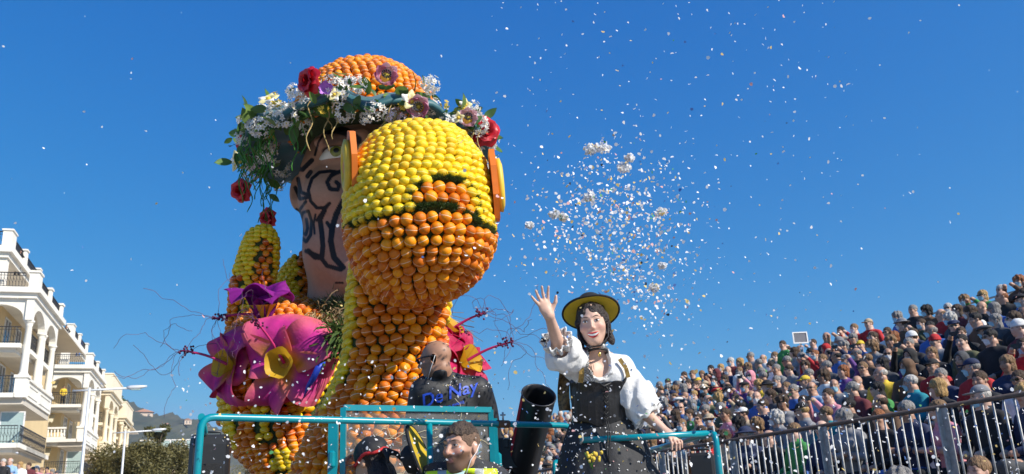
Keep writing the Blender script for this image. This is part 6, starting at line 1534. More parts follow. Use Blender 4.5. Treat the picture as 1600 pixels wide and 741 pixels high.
def lhair(P):
    d = ell(P, (0, .022, .040), (.085, .104, .090)); A = np.stack([np.abs(P[:, 0]), P[:, 1], P[:, 2]], 1); d = smin(d, cap(A, (.079, -.008, .02), (.083, .010, -.075), .014, .012), .02); d = smin(d, ell(A, (.085, .008, -.100), (.020, .026, .024)), .02); d = smin(d, ell(P, (0, .06, -.06), (.072, .05, .07)), .03)
    face = ell(P, (0, -.095, -.03), (.066, .072, .092)); return smax(d, -face, .010)+wob(P, 120, .004)
me = figure_mesh('hair', head_space(lady, lhair, lb), lady.J['head']-lb-.26, lady.J['head']-lb+.22, .0055, [M_dhair]); mobj('hair', me, LD)
# blouse
M_blouse = mat('white_cotton', (.80, .79, .77), .8, var=.04, scale=20, bump=.25, bscale=45, trans=.15)
nkp = lady.J['neck']; chp = lady.J['chest']
def ruff(P, c, ax, r, h_, f=11, am=.012):
    q = P-c; z = q@ax; rad = q-z[:, None]*ax; u_ = nz(np.cross(ax, [0, 0, 1])); v_ = np.cross(ax, u_); th = np.arctan2(rad@v_, rad@u_); rr_ = np.linalg.norm(rad, axis=1)
    return np.maximum(np.abs(rr_-(r+am*np.sin(th*f)+.25*z))-.006, np.abs(z)-h_)
def blouse(P):
    P = P+lb.astype(np.float32); t = lady.torso(P)-.016; t = smax(t, -(P[:, 2]-(chp[2]-.10)), .01); t = smax(t, P[:, 2]-(nkp[2]+.005), .02)
    t = smax(t, -ell(P, nkp+np.array([.005, -.10, -.05]), (.062, .10, .085)), .012)
    t = smin(t, np.maximum(np.abs(ell(P, nkp+np.array([.005, -.09, -.05]), (.072, .115, .095)))-.007+.004*np.sin(P[:, 2]*140)+.004*np.sin(P[:, 0]*160), lady.torso(P)-.03), .006)
    a = J['shl']; e_ = J['ell']; s1 = cap(P, a+[0, 0, .0], a*.35+e_*.65, .072, .088); s1 = smin(s1, ell(P, a*.3+e_*.7+np.array([0, 0, -.015]), (.098, .10, .085)), .04); s1 = s1+wob(P, 46, .010)+wob(P, 95, .003); axl = nz(J['wrl']-e_); s1 = smin(s1, ruff(P, e_+axl*.035, axl, .066, .030), .012); s1 = smax(s1, -cap(P, e_-axl*.02, J['wrl'], .054, .05), .01)
    a = J['shr']; e_ = J['elr']; s2 = cap(P, a, a*.1+e_*.9, .068, .092); s2 = smin(s2, ell(P, a*.25+e_*.75, (.098, .10, .11)), .04); s2 = s2+wob(P*np.array([1.3, 1.3, .6], np.float32), 48, .011, 1)+wob(P, 95, .003); axl = nz(J['wrr']-e_); s2 = smin(s2, ruff(P, e_+axl*.02-Z3*.0, axl, .078, .032), .012); s2 = smax(s2, -cap(P, e_-axl*.03, J['wrr'], .056, .05), .01)
    return smin(t, smin(s1, s2, .02), .03)
me = figure_mesh('blouse', blouse, np.array([-.42, -.55, .85]), np.array([.40, .30, 1.62]), .0062, [M_blouse]); mobj('blouse', me, LD)
# corset with boned panels, lacing, straps
M_cors = mat('black_leather', (.012, .012, .013), .33, var=.2, scale=18, bump=.12, bscale=70); M_braid = mat('gold_brocade', (.32, .20, .05), .5, metal=.3, var=.5, scale=60); M_lace = mat('black_ribbon', (.008, .008, .009), .55)
ztop, zbot = float(W(935, 601, 4.8)[2]), float(W(940, 658, 4.8)[2])
def corset(P):
    P = P+lb.astype(np.float32); t = lady.torso(P)-.019; x = (P[:, 0]-chp[0]); top = ztop+.012*np.abs(np.sin(x*22))+.06*smoothstep(.11, .16, np.abs(x)); bot = zbot-.045*np.exp(-(x/.07)**2)
    for k in range(-4, 5): t = t-.003*np.exp(-((x-.038*k)/.003)**2)*(k != 0)
    return smax(smax(t, P[:, 2]-top, .006), bot-P[:, 2], .006)+wob(P, 60, .0012)
me = figure_mesh('corset', corset, np.array([-.30, -.32, .72]), np.array([.30, .30, 1.30]), .0055, [M_cors]); CO = mobj('corset', me, LD)
def on_torso(px, py, off=.03):
    r_ = ray(px, py); p = CP+4.3*r_
    for _ in range(32): p = p+r_*float(np.clip(lady.torso(p[None].astype(np.float32))[0]-off, -.05, .05))
    return p
for k in range(7):
    y = 601+k*8.5
    for sg in (-1, 1): g = MB(); g.tube([on_torso(947+sg*3.5, y)-lb, on_torso(947-sg*3.5, y+8)-lb], .0022, 5); g.build('lacing', M_lace, CO)
for dx, ln in ((-2, 62), (3, 74)):
    g = MB(); pts = [on_torso(947, 658, .036)+Z3*.0+np.array([dx*.002+.008*math.sin(k), -.02-.02*k/6, -ln/300*k/6]) for k in range(7)]; g.tube([q-lb for q in pts], .0035, 5); g.build('lace_end', M_lace, CO)
g = MB(); g.tube([on_torso(936, 599, .035)-lb, on_torso(944, 604, .04)-lb, on_torso(955, 598, .035)-lb], [.004, .009, .004], 6); g.tube([on_torso(946, 603, .04)-lb, on_torso(940, 614, .035)-lb], .004, 5); g.tube([on_torso(946, 603, .04)-lb, on_torso(953, 613, .035)-lb], .004, 5); g.build('bow', M_lace, CO)
for (pl, mm, w_) in (([(906, 556), (908, 570), (909, 585), (907, 598)], M_braid, .014), ([(968, 561), (978, 575), (982, 590)], M_braid, .011)):
    pts = [on_torso(x, y, .04)-lb for x, y in pl]; g = MB()
    for a, b in zip(pts[:-1], pts[1:]): g.seg(a, b, w_*2, .006, up=(0, -1, 0))
    g.build('strap', mm, LD)
rs = np.random.RandomState(6)
g = MB()
for k in range(26):
    t = rs.rand(); p = on_torso(911+6*rs.rand(), 560+t*42, .043)-lb; g.tube([p, p+np.array([.012+.03*rs.rand(), -.005, -.02]), p+np.array([.018+.03*rs.rand(), -.004, -.055])], .0012, 3)
g.build('fringe', M_lace, LD)
# fringed dark shawl end at her side
g = MB(); G = []
for i in range(10):
    t = i/9; c = at(884-3*math.sin(t*3), 580+62*t, 4.92); G.append([c+np.array([x, .02*math.sin(x*60+t*5), 0])-lb for x in np.linspace(-.035, .03, 7)])
g.grid(np.array(G)); g.grid(np.array(G)+np.array([0, .005, 0]), flip=True); g.build('shawl', mat('shawl_lace', (.02, .017, .012), .7, scale=60, col2=(.22, .14, .05)), LD)
# skirt
hp = lady.J['hip']; M_skirt = mat('black_skirt', (.020, .020, .022), .75, var=.25, scale=14, bump=.2, bscale=60); G = []
for i in range(24):
    t = i/23; z = (zbot+.045)-(zbot+.045-DZ-.12)*t; row = []
    for j in range(72):
        a = 2*PI*j/72; r1 = .150+.27*t**.7+.016*t*math.sin(a*13+1.5*math.sin(a*3)); r2 = .128+.24*t**.7+.016*t*math.sin(a*13+1.5*math.sin(a*3)); row.append((hp[0]-lb[0]+r1*math.cos(a), hp[1]-lb[1]+r2*math.sin(a), z-lb[2]))
    G.append(row)
g = MB(); g.grid(np.array(G), closed_u=True, flip=True); g.build('skirt', M_skirt, LD)
# posy tucked at the skirt
rs = np.random.RandomState(16); base = at(926, 733, 4.55); g = MB(); g.cur = 0
for k in range(7): d_ = nz(np.array([rs.randn()*.35, -.15, 1])); g.tube([base-lb, base+d_*.09*rs.uniform(.6, 1.2)-lb], .002, 4)
g.cur = 1
for k in range(16): q = base+np.array([rs.randn()*.02, -.02+rs.randn()*.008, .04+.05*rs.rand()]); g.ball(q-lb, (.008, .008, .011), 6, 4)
g.build('posy', [mat('stem_green', (.06, .16, .02), .6), M_ypet], LD)
# hat: wide brim, black outside, yellow lining, tilted back
hw = lambda v: lady.h2w(np.asarray(v, float))-lb
tilt = rot3('X', -50); M_hb = mat('black_felt', (.010, .010, .011), .8, bump=.1); M_hy = mat('yellow_lining', (.62, .43, .02), .7, var=.12, scale=12, trans=.2)
def brim(r, a, off=0):
    x = r*math.cos(a)*1.02; y = r*math.sin(a)*.74; z = -.9*max(0, abs(x)-.05)**1.6*(1 if math.sin(a) < .6 else 1)+.02*math.cos(2*a)*r/.16
    return tilt@np.array([x, y, z+off])+np.array([0, .035, .075])
aa = np.linspace(0, 2*PI, 48, endpoint=False); RR = [.07, .10, .125, .142, .150]
g = MB(); g.cur = 0; g.grid(np.array([[hw(brim(r, a, -.003)) for a in aa] for r in RR]), closed_u=True); g.cur = 1; g.grid(np.array([[hw(brim(r, a, .006)) for a in aa] for r in RR]), closed_u=True, flip=True)
g.tube([hw(brim(.152, a, .0015)) for a in aa], .0062, 8, closed=True); HT = g.build('hat', [M_hy, M_hb], LD)
g = MB(); pr = [(.078, .0), (.082, .05), (.07, .085), (.03, .095), (.002, .096)]; g.grid(np.array([[hw(tilt@np.array([r*math.cos(a), r*math.sin(a), z])+np.array([0, .035, .075])) for a in aa] for r, z in pr]), closed_u=True); g.build('crown', M_hb, HT)
# choker, chin ribbon, pendant
g = MB(); c_ = lady.h2w([0, .012, -.150])-lb; g.tube([c_+np.array([.052*math.cos(a), .052*math.sin(a), -.008*math.sin(a)]) for a in np.linspace(0, 2*PI, 24, endpoint=False)], .006, 6, closed=True); CH = g.build('choker', M_lace, LD)
g = MB(); q = c_+np.array([.004, -.056, -.012]); g.ball(q+np.array([0, -.004, -.012]), (.009, .005, .014), 8, 6); g.build('pendant', mat('gold', (.70, .45, .12), .25, metal=1), CH)
g = MB(); g.tube([hw((-.082, -.01, .0)), hw((-.074, -.035, -.08)), hw((-.03, -.06, -.122)), hw((.03, -.06, -.122)), hw((.074, -.035, -.08)), hw((.082, -.01, .0))], .004, 6); g.tube([hw((-.08, -.02, -.105)), hw((-.10, -.03, -.12)), hw((-.085, -.03, -.14)), hw((-.07, -.03, -.12))], .008, 6); g.tube([hw((-.07, -.03, -.12)), hw((-.04, -.05, -.13))], .009, 6); g.build('ribbon', M_lace, LD)
g = MB(); q = J['ell']+nz(J['wrl']-J['ell'])*.04-lb+np.array([-.06, -.02, 0]); g.tube([q, q+[-.02, -.01, .015], q+[-.025, 0, 0], q], .005, 5); g.build('cuff_bow', M_lace, LD)

# ================================================================== bald man in black
J = dict(hip=W(700, 735, 5.75), chest=W(703, 640, 5.72), neck=W(693, 592, 5.74), head=W(680, 563, 5.70), shl=W(749, 612, 5.78), shr=W(659, 613, 5.66), ell=W(772, 690, 5.84), wrl=W(755, 745, 5.98), elr=W(646, 690, 5.66), wrr=W(650, 745, 5.86), hpl=W(720, 745, 5.8), hpr=W(680, 745, 5.75))
for sd in 'lr': J['kn'+sd] = J['hp'+sd]*[1, 1, 0]+[0, .02, DZ+.48]; J['an'+sd] = J['hp'+sd]*[1, 1, 0]+[0, 0, DZ+.09]
bm = Fig(J, 0, 1.16, (-104, 6, 0), 0, 1.0); bb = np.array([J['hip'][0], J['hip'][1], DZ])
def bm_fn(P):
    P = P+bb.astype(np.float32); d = bm.torso(P); d = smin(d, np.minimum(bm.arm(P, 'l'), bm.arm(P, 'r')), .03); d = smin(d, bm.legs(P), .04); d = smin(d, bm.hf(P), .012)
    d = smin(d, cap(P, J['neck'], J['head']+bm.R@np.array([0, .035, -.06], np.float32), .066, .060), .03)
    for sd in 'lr': d = smin(d, bm.hand(P, sd, .2, .5, np.array([0, 1, -.3])), .012)
    return d
sc_ = skin_col((.36, .19, .12), bm, (.34, .13, .10), ((.09, .06, .045), .45), .2)
BM = mobj('person', figure_mesh('man', bm_fn, (-.5, -.35, -.02), (.5, .45, 1.78), .0068, [M_skin], None, lambda V: sc_(V+bb)), None, bb); tag(BM, 'bald man in black lettered shirt and sunglasses seen from behind', 'person')
M_shirt = mat('black_shirt', (.012, .012, .014), .6, var=.2, scale=12, bump=.1, bscale=120)
def shirt(P, off=.018):
    Q_ = P+bb.astype(np.float32); t = bm.torso(Q_)-off; t = smin(t, np.minimum(bm.arm(Q_, 'l'), bm.arm(Q_, 'r'))-off-.004, .05); t = smax(t, Q_[:, 2]-(bm.J['neck'][2]+.035), .01); t = smax(t, -(Q_[:, 2]-(bm.J['hip'][2]-.10)), .01)
    return smax(t, -cap(Q_, bm.J['neck']+[0, 0, .03], bm.J['head'], .07, .07), .008)+wob(Q_*np.array([1, 1, .55], np.float32), 30, .0055)
mobj('shirt', figure_mesh('shirt', shirt, (-.5, -.38, .5), (.52, .45, 1.66), .0075, [M_shirt]), BM)
M_trous = mat('dark_trousers', (.02, .02, .025), .85, var=.2)
def trs(P): Q_ = P+bb.astype(np.float32); t = smin(bm.legs(Q_), smax(bm.torso(Q_), Q_[:, 2]-bm.J['hip'][2], .02), .04)-.014; return smax(t, -(Q_[:, 2]-DZ-.08), .005)
mobj('trousers', figure_mesh('trousers', trs, (-.4, -.3, .03), (.4, .4, .95), .012, [M_trous]), BM)
hb_ = lambda v: bm.h2w(np.asarray(v, float))-bb
g = MB()
for sg in (-1, 1): g.tube([hb_((sg*.02, -.112, .016)), hb_((sg*.058, -.094, .018)), hb_((sg*.080, -.04, .017)), hb_((sg*.086, .02, .012))], [.004, .005, .005, .004], 6)
for sg in (-1, 1): g.grid(np.array([[hb_((sg*.033+x, -.108+.2*abs(x+sg*.0)*.5, .008+t*.018*math.sqrt(max(0, 1-(x/.03)**2)))) for x in np.linspace(-.027, .027, 7)] for t in np.linspace(-1, 1, 5)]))
g.build('sunglasses', MATS['dark_lens'], BM)
M_mask = mat('surgical_mask', (.45, .66, .70), .85, var=.05)
g = MB(); G = [[hb_((x, -.076+9*x*x*.9-.012*math.sin(PI*t), -.118-.03*(1-t)+.012*t)) for x in np.linspace(-.055, .055, 9)] for t in np.linspace(0, 1, 5)]; g.grid(np.array(G)); g.grid(np.array(G)+.002, flip=True)
mk = g.build('face_mask', M_mask, BM); M_el = mat('white_elastic', (.7, .7, .7), .7)
for sg in (-1, 1): g = MB(); g.tube([hb_((sg*.055, -.045, -.12)), hb_((sg*.074, -.01, -.06)), hb_((sg*.087, .016, -.02)), hb_((sg*.088, .032, .012))], .0022, 5); g.build('strap', M_el, mk)
# lettering printed on the back of the shirt
M_prt = mat('blue_print', (.010, .065, .50), .5, var=.15, scale=30)
def print_text(txt, size, c0, ux, uz, shear, name):
    cu = bpy.data.curves.new(name, 'FONT'); cu.body = txt; cu.size = 1; cu.shear = shear; cu.align_x = 'CENTER'; cu.resolution_u = 3; cu.offset = .012; to = bpy.data.objects.new(name, cu); COL.objects.link(to); bpy.context.view_layer.update(); dg = bpy.context.evaluated_depsgraph_get(); m0 = bpy.data.meshes.new_from_object(to.evaluated_get(dg))
    bm_ = bmesh.new(); bm_.from_mesh(m0); bmesh.ops.triangulate(bm_, faces=bm_.faces[:])
    for _ in range(3): bmesh.ops.subdivide_edges(bm_, edges=[e for e in bm_.edges if e.calc_length() > .06], cuts=1, use_grid_fill=True)
    bmesh.ops.triangulate(bm_, faces=bm_.faces[:]); bm_.to_mesh(m0); bm_.free(); V = np.array([v.co[:] for v in m0.vertices])*size; F_ = [tuple(p_.vertices) for p_ in m0.polygons]; bpy.data.objects.remove(to)
    P_ = c0+V[:, :1]*ux+V[:, 1:2]*uz; dr = nz(np.cross(ux, uz)); q = P_+(-dr if dr[1] > 0 else dr)*.25; dr = dr if dr[1] > 0 else -dr; q = q.astype(np.float32)
    for _ in range(70): q = q+dr.astype(np.float32)*np.clip(shirt(q-bb.astype(np.float32)), -.04, .04)[:, None]*.8
    return mobj(name, mesh_np(name, q-dr*.0075-bb, F_, M_prt), BM)
ux = nz(W(740, 600, 5.7)-W(672, 625, 5.7)); uz = nz(np.cross(ux, [0, -1, 0])*-1); uz = uz if uz[2] > 0 else -uz
print_text('De Nay', .112, W(703, 624, 5.6).astype(float), ux, uz, .30, 'lettering'); print_text('Live event', .034, W(709, 636, 5.6).astype(float), ux, uz, .2, 'small_lettering')

# ================================================================== steward in yellow vest
J = dict(hip=W(724, 890, 4.6), chest=W(724, 782, 4.6), neck=W(726, 738, 4.6), head=W(721, 700, 4.55), shl=W(674, 755, 4.58), shr=W(778, 757, 4.62), hpl=W(700, 905, 4.6), hpr=W(748, 905, 4.6))
z0 = J['hip'][2]
for sd, sg in (('l', -1), ('r', 1)): J['el'+sd] = J['sh'+sd]+np.array([sg*.07, .03, -.30], np.float32); J['wr'+sd] = J['el'+sd]+np.array([-sg*.04, -.12, -.24], np.float32); J['kn'+sd] = J['hp'+sd]*[1, 1, 0]+[0, -.02, .50]; J['an'+sd] = J['hp'+sd]*[1, 1, 0]+[0, 0, .09]
gd = Fig(J, 0, 1.05, (-36, 3, 2), 0, 1.02); gb = np.array([J['hip'][0], J['hip'][1], 0.])
def gd_fn(P):
    P = P+gb.astype(np.float32); d = gd.torso(P); d = smin(d, np.minimum(gd.arm(P, 'l'), gd.arm(P, 'r')), .03); d = smin(d, gd.legs(P), .04); d = smin(d, gd.hf(P), .012); d = smin(d, cap(P, J['neck'], J['head']+gd.R@np.array([0, .02, -.06], np.float32), .064, .058), .03)
    for sd in 'lr': d = smin(d, gd.hand(P, sd, .2, .5, np.array([0, 1, -.3])), .012)
    return d
sc2 = skin_col((.50, .285, .20), gd, (.42, .17, .14), ((.10, .055, .032), .9), .5)
GD = mobj('person', figure_mesh('steward', gd_fn, (-.5, -.4, -.02), (.5, .4, 1.95), .006, [M_skin], None, lambda V: sc2(V+gb)), None, gb); tag(GD, 'bearded steward in yellow high visibility vest, mask pulled under his chin', 'person')
face_parts(gd, GD, gb, eyes='smile')
M_bhair = mat('brown_hair', (.065, .042, .028), .6, var=.5, scale=60, bump=.9, bscale=120)
def ghair(P):
    d = ell(P, (0, .008, .052), (.074, .098, .082)); d = smax(d, -(P[:, 2]-.055-.3*np.maximum(0, -P[:, 1]-.05)), .012); return d+wob(P, 140, .0035)
mobj('hair', figure_mesh('hair', head_space(gd, ghair, gb), gd.J['head']-gb-.2, gd.J['head']-gb+.2, .005, [M_bhair]), GD)
def gside(P):
    d = head_fn(P, 0, 0)-.0022; d = smax(d, -(P[:, 2]-.0-.9*np.maximum(0, -P[:, 1]-.02)), .006); d = smax(d, -ell(P, (0, -.105, .01), (.068, .085, .07)), .006); return smax(d, -ell(P, (0, -.06, -.08), (.1, .07, .07)), .01)+wob(P, 170, .0012)
mobj('cropped_hair', figure_mesh('cropped_hair', head_space(gd, gside, gb), gd.J['head']-gb-.2, gd.J['head']-gb+.2, .005, [mat('cropped_hair', (.14, .085, .055), .8, var=.4, scale=90, bump=.5, bscale=200)]), GD)
M_jack = mat('charcoal_jacket', (.035, .036, .042), .85, var=.3, scale=60, bump=.5, bscale=160)
def jacket(P): Q_ = P+gb.astype(np.float32); t = gd.torso(Q_)-.022; t = smin(t, np.minimum(gd.arm(Q_, 'l'), gd.arm(Q_, 'r'))-.024, .05); t = smin(t, np.maximum(np.abs(cap(Q_, gd.J['neck']-[0, .0, .02], gd.J['neck']+[0, .02, .045], .088, .086))-.012, Q_[:, 2]-(gd.J['neck'][2]+.05)+.35*(-(Q_[:, 1]-gd.J['neck'][1]))), .02); t = smax(t, Q_[:, 2]-(gd.J['neck'][2]+.06), .01); t = smax(t, -(Q_[:, 2]-z0+.06), .01); return smax(t, -cap(Q_, gd.J['neck']+[0, -.05, .0], gd.J['neck']+[0, -.12, -.10], .05, .03), .01)+wob(Q_, 32, .006)
mobj('jacket', figure_mesh('jacket', jacket, (-.5, -.35, .8), (.5, .35, 1.75), .009, [M_jack]), GD)
M_hiv = mat('fluorescent_yellow', (.62, .80, .01), .6, var=.06); M_refl = mat('reflective_grey', (.42, .44, .42), .35, metal=.2, var=.08)
def vest(P): Q_ = P+gb.astype(np.float32); t = gd.torso(Q_)-.046+wob(Q_, 26, .004); t = smax(t, Q_[:, 2]-(gd.J['neck'][2]+.01), .01); t = smax(t, -(Q_[:, 2]-z0-.02), .01); t = smax(t, -cap(Q_, gd.J['neck']+[0, -.02, .06], gd.J['neck']+[0, -.20, -.24], .085, .02), .008); x = np.abs(Q_[:, 0]-gd.J['chest'][0]); return smax(t, x-.185, .01)
me = figure_mesh('vest', vest, (-.4, -.35, .85), (.4, .35, 1.7), .009, [M_hiv, M_refl], lambda c: (((np.abs(np.abs(c[:, 0]+gb[0]-gd.J['chest'][0])-.095) < .022) & (c[:, 2] > z0+.05)) | (np.abs(c[:, 2]-z0-.12) < .025)).astype(int)); mobj('safety_vest', me, GD)
mobj('trousers', figure_mesh('trousers', lambda P: smax(smin(gd.legs(P+gb.astype(np.float32)), smax(gd.torso(P+gb.astype(np.float32)), P[:, 2]-z0, .02), .04)-.014, -(P[:, 2]-.08), .005), (-.4, -.3, .03), (.4, .4, 1.1), .013, [M_trous]), GD)
hg = lambda v: gd.h2w(np.asarray(v, float))-gb
g = MB(); G = [[hg((x, -.080+9*x*x*.8-.016*math.sin(PI*t), -.172+.045*t+4.0*x*x)) for x in np.linspace(-.062, .062, 11)] for t in np.linspace(0, 1, 6)]; g.grid(np.array(G)); g.grid(np.array(G)+.003, flip=True); mk = g.build('face_mask', mat('mint_mask', (.55, .74, .68), .85, var=.05), GD)
for sg in (-1, 1): g = MB(); g.tube([hg((sg*.062, -.050, -.135)), hg((sg*.075, -.02, -.06)), hg((sg*.086, .012, -.025)), hg((sg*.089, .034, .014))], .0022, 5); g.build('strap', M_el, mk)

# ================================================================== crouching pirate performer
hp_ = at(580, 722, 4.72); z0 = hp_[2]-.80; PB = np.array([hp_[0], hp_[1]+.05, z0]); J = dict(hip=(0, .1, .12), chest=(0, .06, .42), neck=(0, .0, .63), head=(0, -.04, .80), shl=(-.19, .05, .56), shr=(.19, .05, .56), hpl=(-.09, .08, .12), hpr=(.09, .08, .12), knl=(-.16, -.30, .45), knr=(.16, -.30, .45), anl=(-.12, -.36, .09), anr=(.12, -.36, .09), ell=(-.30, -.08, .40), elr=(.30, -.08, .40), wrl=(-.14, -.28, .42), wrr=(.14, -.28, .42))
pf = Fig(J, 1, .98, (30, 24, 0)); RP = PI+.35
def pf_fn(P):
    d = pf.torso(P)-.015; d = smin(d, np.minimum(pf.arm(P, 'l'), pf.arm(P, 'r'))-.014, .03)+wob(P, 34, .004); d = smin(d, pf.legs(P)-.012, .04); d = smin(d, pf.hf(P), .01)
    for sd in 'lr': d = smin(d, pf.hand(P, sd, .2, .6, np.array([0, .3, -1])), .012)
    return d
M_pyel = mat('yellow_print_cloth', (.62, .42, .02), .7, scale=26, col2=(.05, .035, .01)); M_pblk = mat('black_cloth', (.012, .012, .013), .8, var=.2)
for nd in M_pyel.node_tree.nodes:
    if nd.type == 'MAP_RANGE': nd.inputs['From Min'].default_value = .58; nd.inputs['From Max'].default_value = .66
def preg(c): m = np.ones(len(c), int); H = (c-pf.J['head'])@pf.R; m[(np.linalg.norm(H, axis=1) < .17) & (H[:, 2] > -.13)] = 0; m[(np.abs(c[:, 0]) > .07) & (c[:, 2] > .3) & (c[:, 2] < .66) & (m == 1)] = 2; return m
PR = mobj('person', figure_mesh('performer', pf_fn, (-.5, -.55, 0), (.5, .35, 1.0), .009, [M_skin, M_pblk, M_pyel], preg, lambda V: np.tile((.5, .3, .2), (len(V), 1))), None, PB, (0, 0, RP)); tag(PR, 'crouching performer in star bandana and yellow print costume behind the rail', 'person')
M_band = mat('star_bandana', (.012, .012, .014), .7, scale=34, col2=(.75, .74, .72))
for nd in M_band.node_tree.nodes:
    if nd.type == 'MAP_RANGE': nd.inputs['From Min'].default_value = .62; nd.inputs['From Max'].default_value = .66
hsp = lambda f: (lambda P: f((P-pf.J['head'])@pf.R))
mobj('bandana', figure_mesh('bandana', hsp(lambda P: smax(ell(P, (0, .02, .045), (.090, .107, .092)), -(P[:, 2]-.005-.2*np.maximum(0, -P[:, 1])), .01)+wob(P, 60, .003)), pf.J['head']-.25, pf.J['head']+.25, .008, [M_band]), PR)
g = MB(); hh = lambda v: pf.J['head']+pf.R@np.array(v, np.float32); g.tube([hh((.09*math.cos(a)*1.03, .02+.107*math.sin(a)*1.03, .012+.008*math.sin(a*5))) for a in np.linspace(0, 2*PI, 30, endpoint=False)], .009, 7, closed=True); g.build('bandana_band', mat('red_band', (.42, .012, .015), .7, var=.4, scale=40), PR)
g = MB(); g.tube([hh((.0, .12, .01)), hh((.03, .16, -.02)), hh((.05, .17, -.09))], [.02, .018, .006], 6); g.tube([hh((.0, .12, .01)), hh((-.04, .16, -.03)), hh((-.06, .165, -.08))], [.02, .016, .005], 6); g.build('bandana_knot', M_pblk, PR)
c = bpy.data.objects.new('hair', HAIR['long']); link(c, PR); c.location = tuple(float(x) for x in pf.J['head']); c.rotation_euler = Matrix([[float(x) for x in r_] for r_ in pf.R]).to_euler(); c.material_slots[0].link = 'OBJECT'; c.material_slots[0].material = M_dhair; c.scale = (.9, .9, .9)
# the performer's tilted hat, seen edge on
hc0 = at(655, 714, 4.66); n_ = nz(at(660, 708, 4.82)-at(640, 716, 4.82)+np.array([0, -.003, 0])); up_ = nz(at(632, 672, 4.82)-at(684, 752, 4.82)); up_ = nz(up_-n_*(up_@n_)); sd_ = np.cross(n_, up_); R_ = empty('pirate_hat', hc0); tag(R_, 'black hat with yellow lining seen edge on beside the star bandana', 'hat')
bz = lambda r, a, o_: up_*(r*1.15*math.sin(a))+sd_*(r*math.cos(a))+n_*(o_+.3*(r*math.cos(a))**2)
g = MB(); g.cur = 0; g.grid(np.array([[bz(r, a, .012) for a in aa] for r in (.005, .08, .13, .145)]), closed_u=True, flip=True); g.cur = 1; g.grid(np.array([[bz(r, a, -.004) for a in aa] for r in (.005, .08, .13, .145)]), closed_u=True); g.tube([bz(.148, a, .004) for a in aa], .010, 7, closed=True); g.build('brim', [M_hy, M_hb], R_)
g = MB(); pr = [(.08, .0), (.078, .05), (.06, .08), (.02, .09), (.002, .09)]; g.grid(np.array([[up_*(r*math.sin(a))+sd_*(r*math.cos(a))-n_*z for a in aa] for r, z in pr]), closed_u=True); g.build('crown', M_hb, R_)

# ================================================================== confetti
def confetti_mats():
    L = []
    for i, c in enumerate([(.90, .90, .90), (.84, .62, .22), (.72, .40, .38), (.10, .22, .55), (.05, .06, .08), (.10, .35, .12)]): L.append(mat('confetti_%d' % i, c, .7, var=.03, trans=.35))
    return L
CM = confetti_mats()
def flakes(P, N, size, seed, wts):
    """small paper discs, hexagons bent slightly"""
    r = np.random.RandomState(seed); n = len(P); N = np.asarray(N, float); N = N/np.linalg.norm(N, axis=1)[:, None]; a = np.cross(N, r.randn(n, 3)); a /= np.linalg.norm(a, axis=1)[:, None]; b = np.cross(N, a); s_ = size*(.6+.7*r.rand(n, 1)); V = []
    asp = r.uniform(.55, 1, (n, 1))
    for k in range(6): t = 2*PI*k/6; V.append(P+a*s_*math.cos(t)+b*s_*asp*math.sin(t)+N*s_*.25*math.cos(2*t))
    V = np.stack(V, 1).reshape(-1, 3); F_ = np.arange(6*n).reshape(n, 6); return V, F_, r.choice(6, n, p=wts)
WT = [.76, .13, .05, .03, .015, .015]; rc = np.random.RandomState(42)
def airborne(n, fpx, d0, d1, size, seed):
    P = []
    while len(P) < n:
        x, y = fpx(); d = rc.uniform(d0, d1); P.append(at(x, y, d))
    return np.array(P), rc.randn(n, 3), size, seed
def burst():
    t = rc.rand(); cx, cy, sx, sy = [(945, 370, 58, 62), (930, 330, 50, 55), (1000, 430, 45, 50), (1010, 320, 50, 60)][rc.randint(4)]; return cx+rc.randn()*sx, cy+rc.randn()*sy
def wide():
    while True:
        x = rc.uniform(-20, 1620); y = rc.uniform(-10, 760); p = .15+.9*math.exp(-((x-1000)/330)**2)+.5*(y > 560)
        if rc.rand() < p: return x, y
parts = [airborne(1400, burst, 5.05, 6.3, .0112, 1), airborne(470, wide, 3.4, 7.0, .0078, 2), airborne(420, lambda: (rc.uniform(280, 1130), rc.uniform(560, 745)), 3.2, 4.6, .0070, 3), airborne(300, lambda: (rc.uniform(1000, 1610), rc.uniform(600, 745)), 4.0, 7.5, .0105, 4), airborne(360, lambda: (rc.uniform(760, 1350), rc.uniform(0, 560)), 5.5, 10, .0105, 5)]
VV = []; FF = []; MI = []; k = 0
for P_, N_, sz, sd in parts: V, F_, mi = flakes(P_, N_, sz, sd, WT); VV.append(V); FF.append(F_+k); MI.append(mi); k += len(V)
o = mobj('airborne_confetti', mesh_np('airborne_confetti', np.concatenate(VV), np.concatenate(FF), CM, False, np.concatenate(MI))); tag(o, 'paper confetti scattered through the air', 'confetti', kind='stuff')
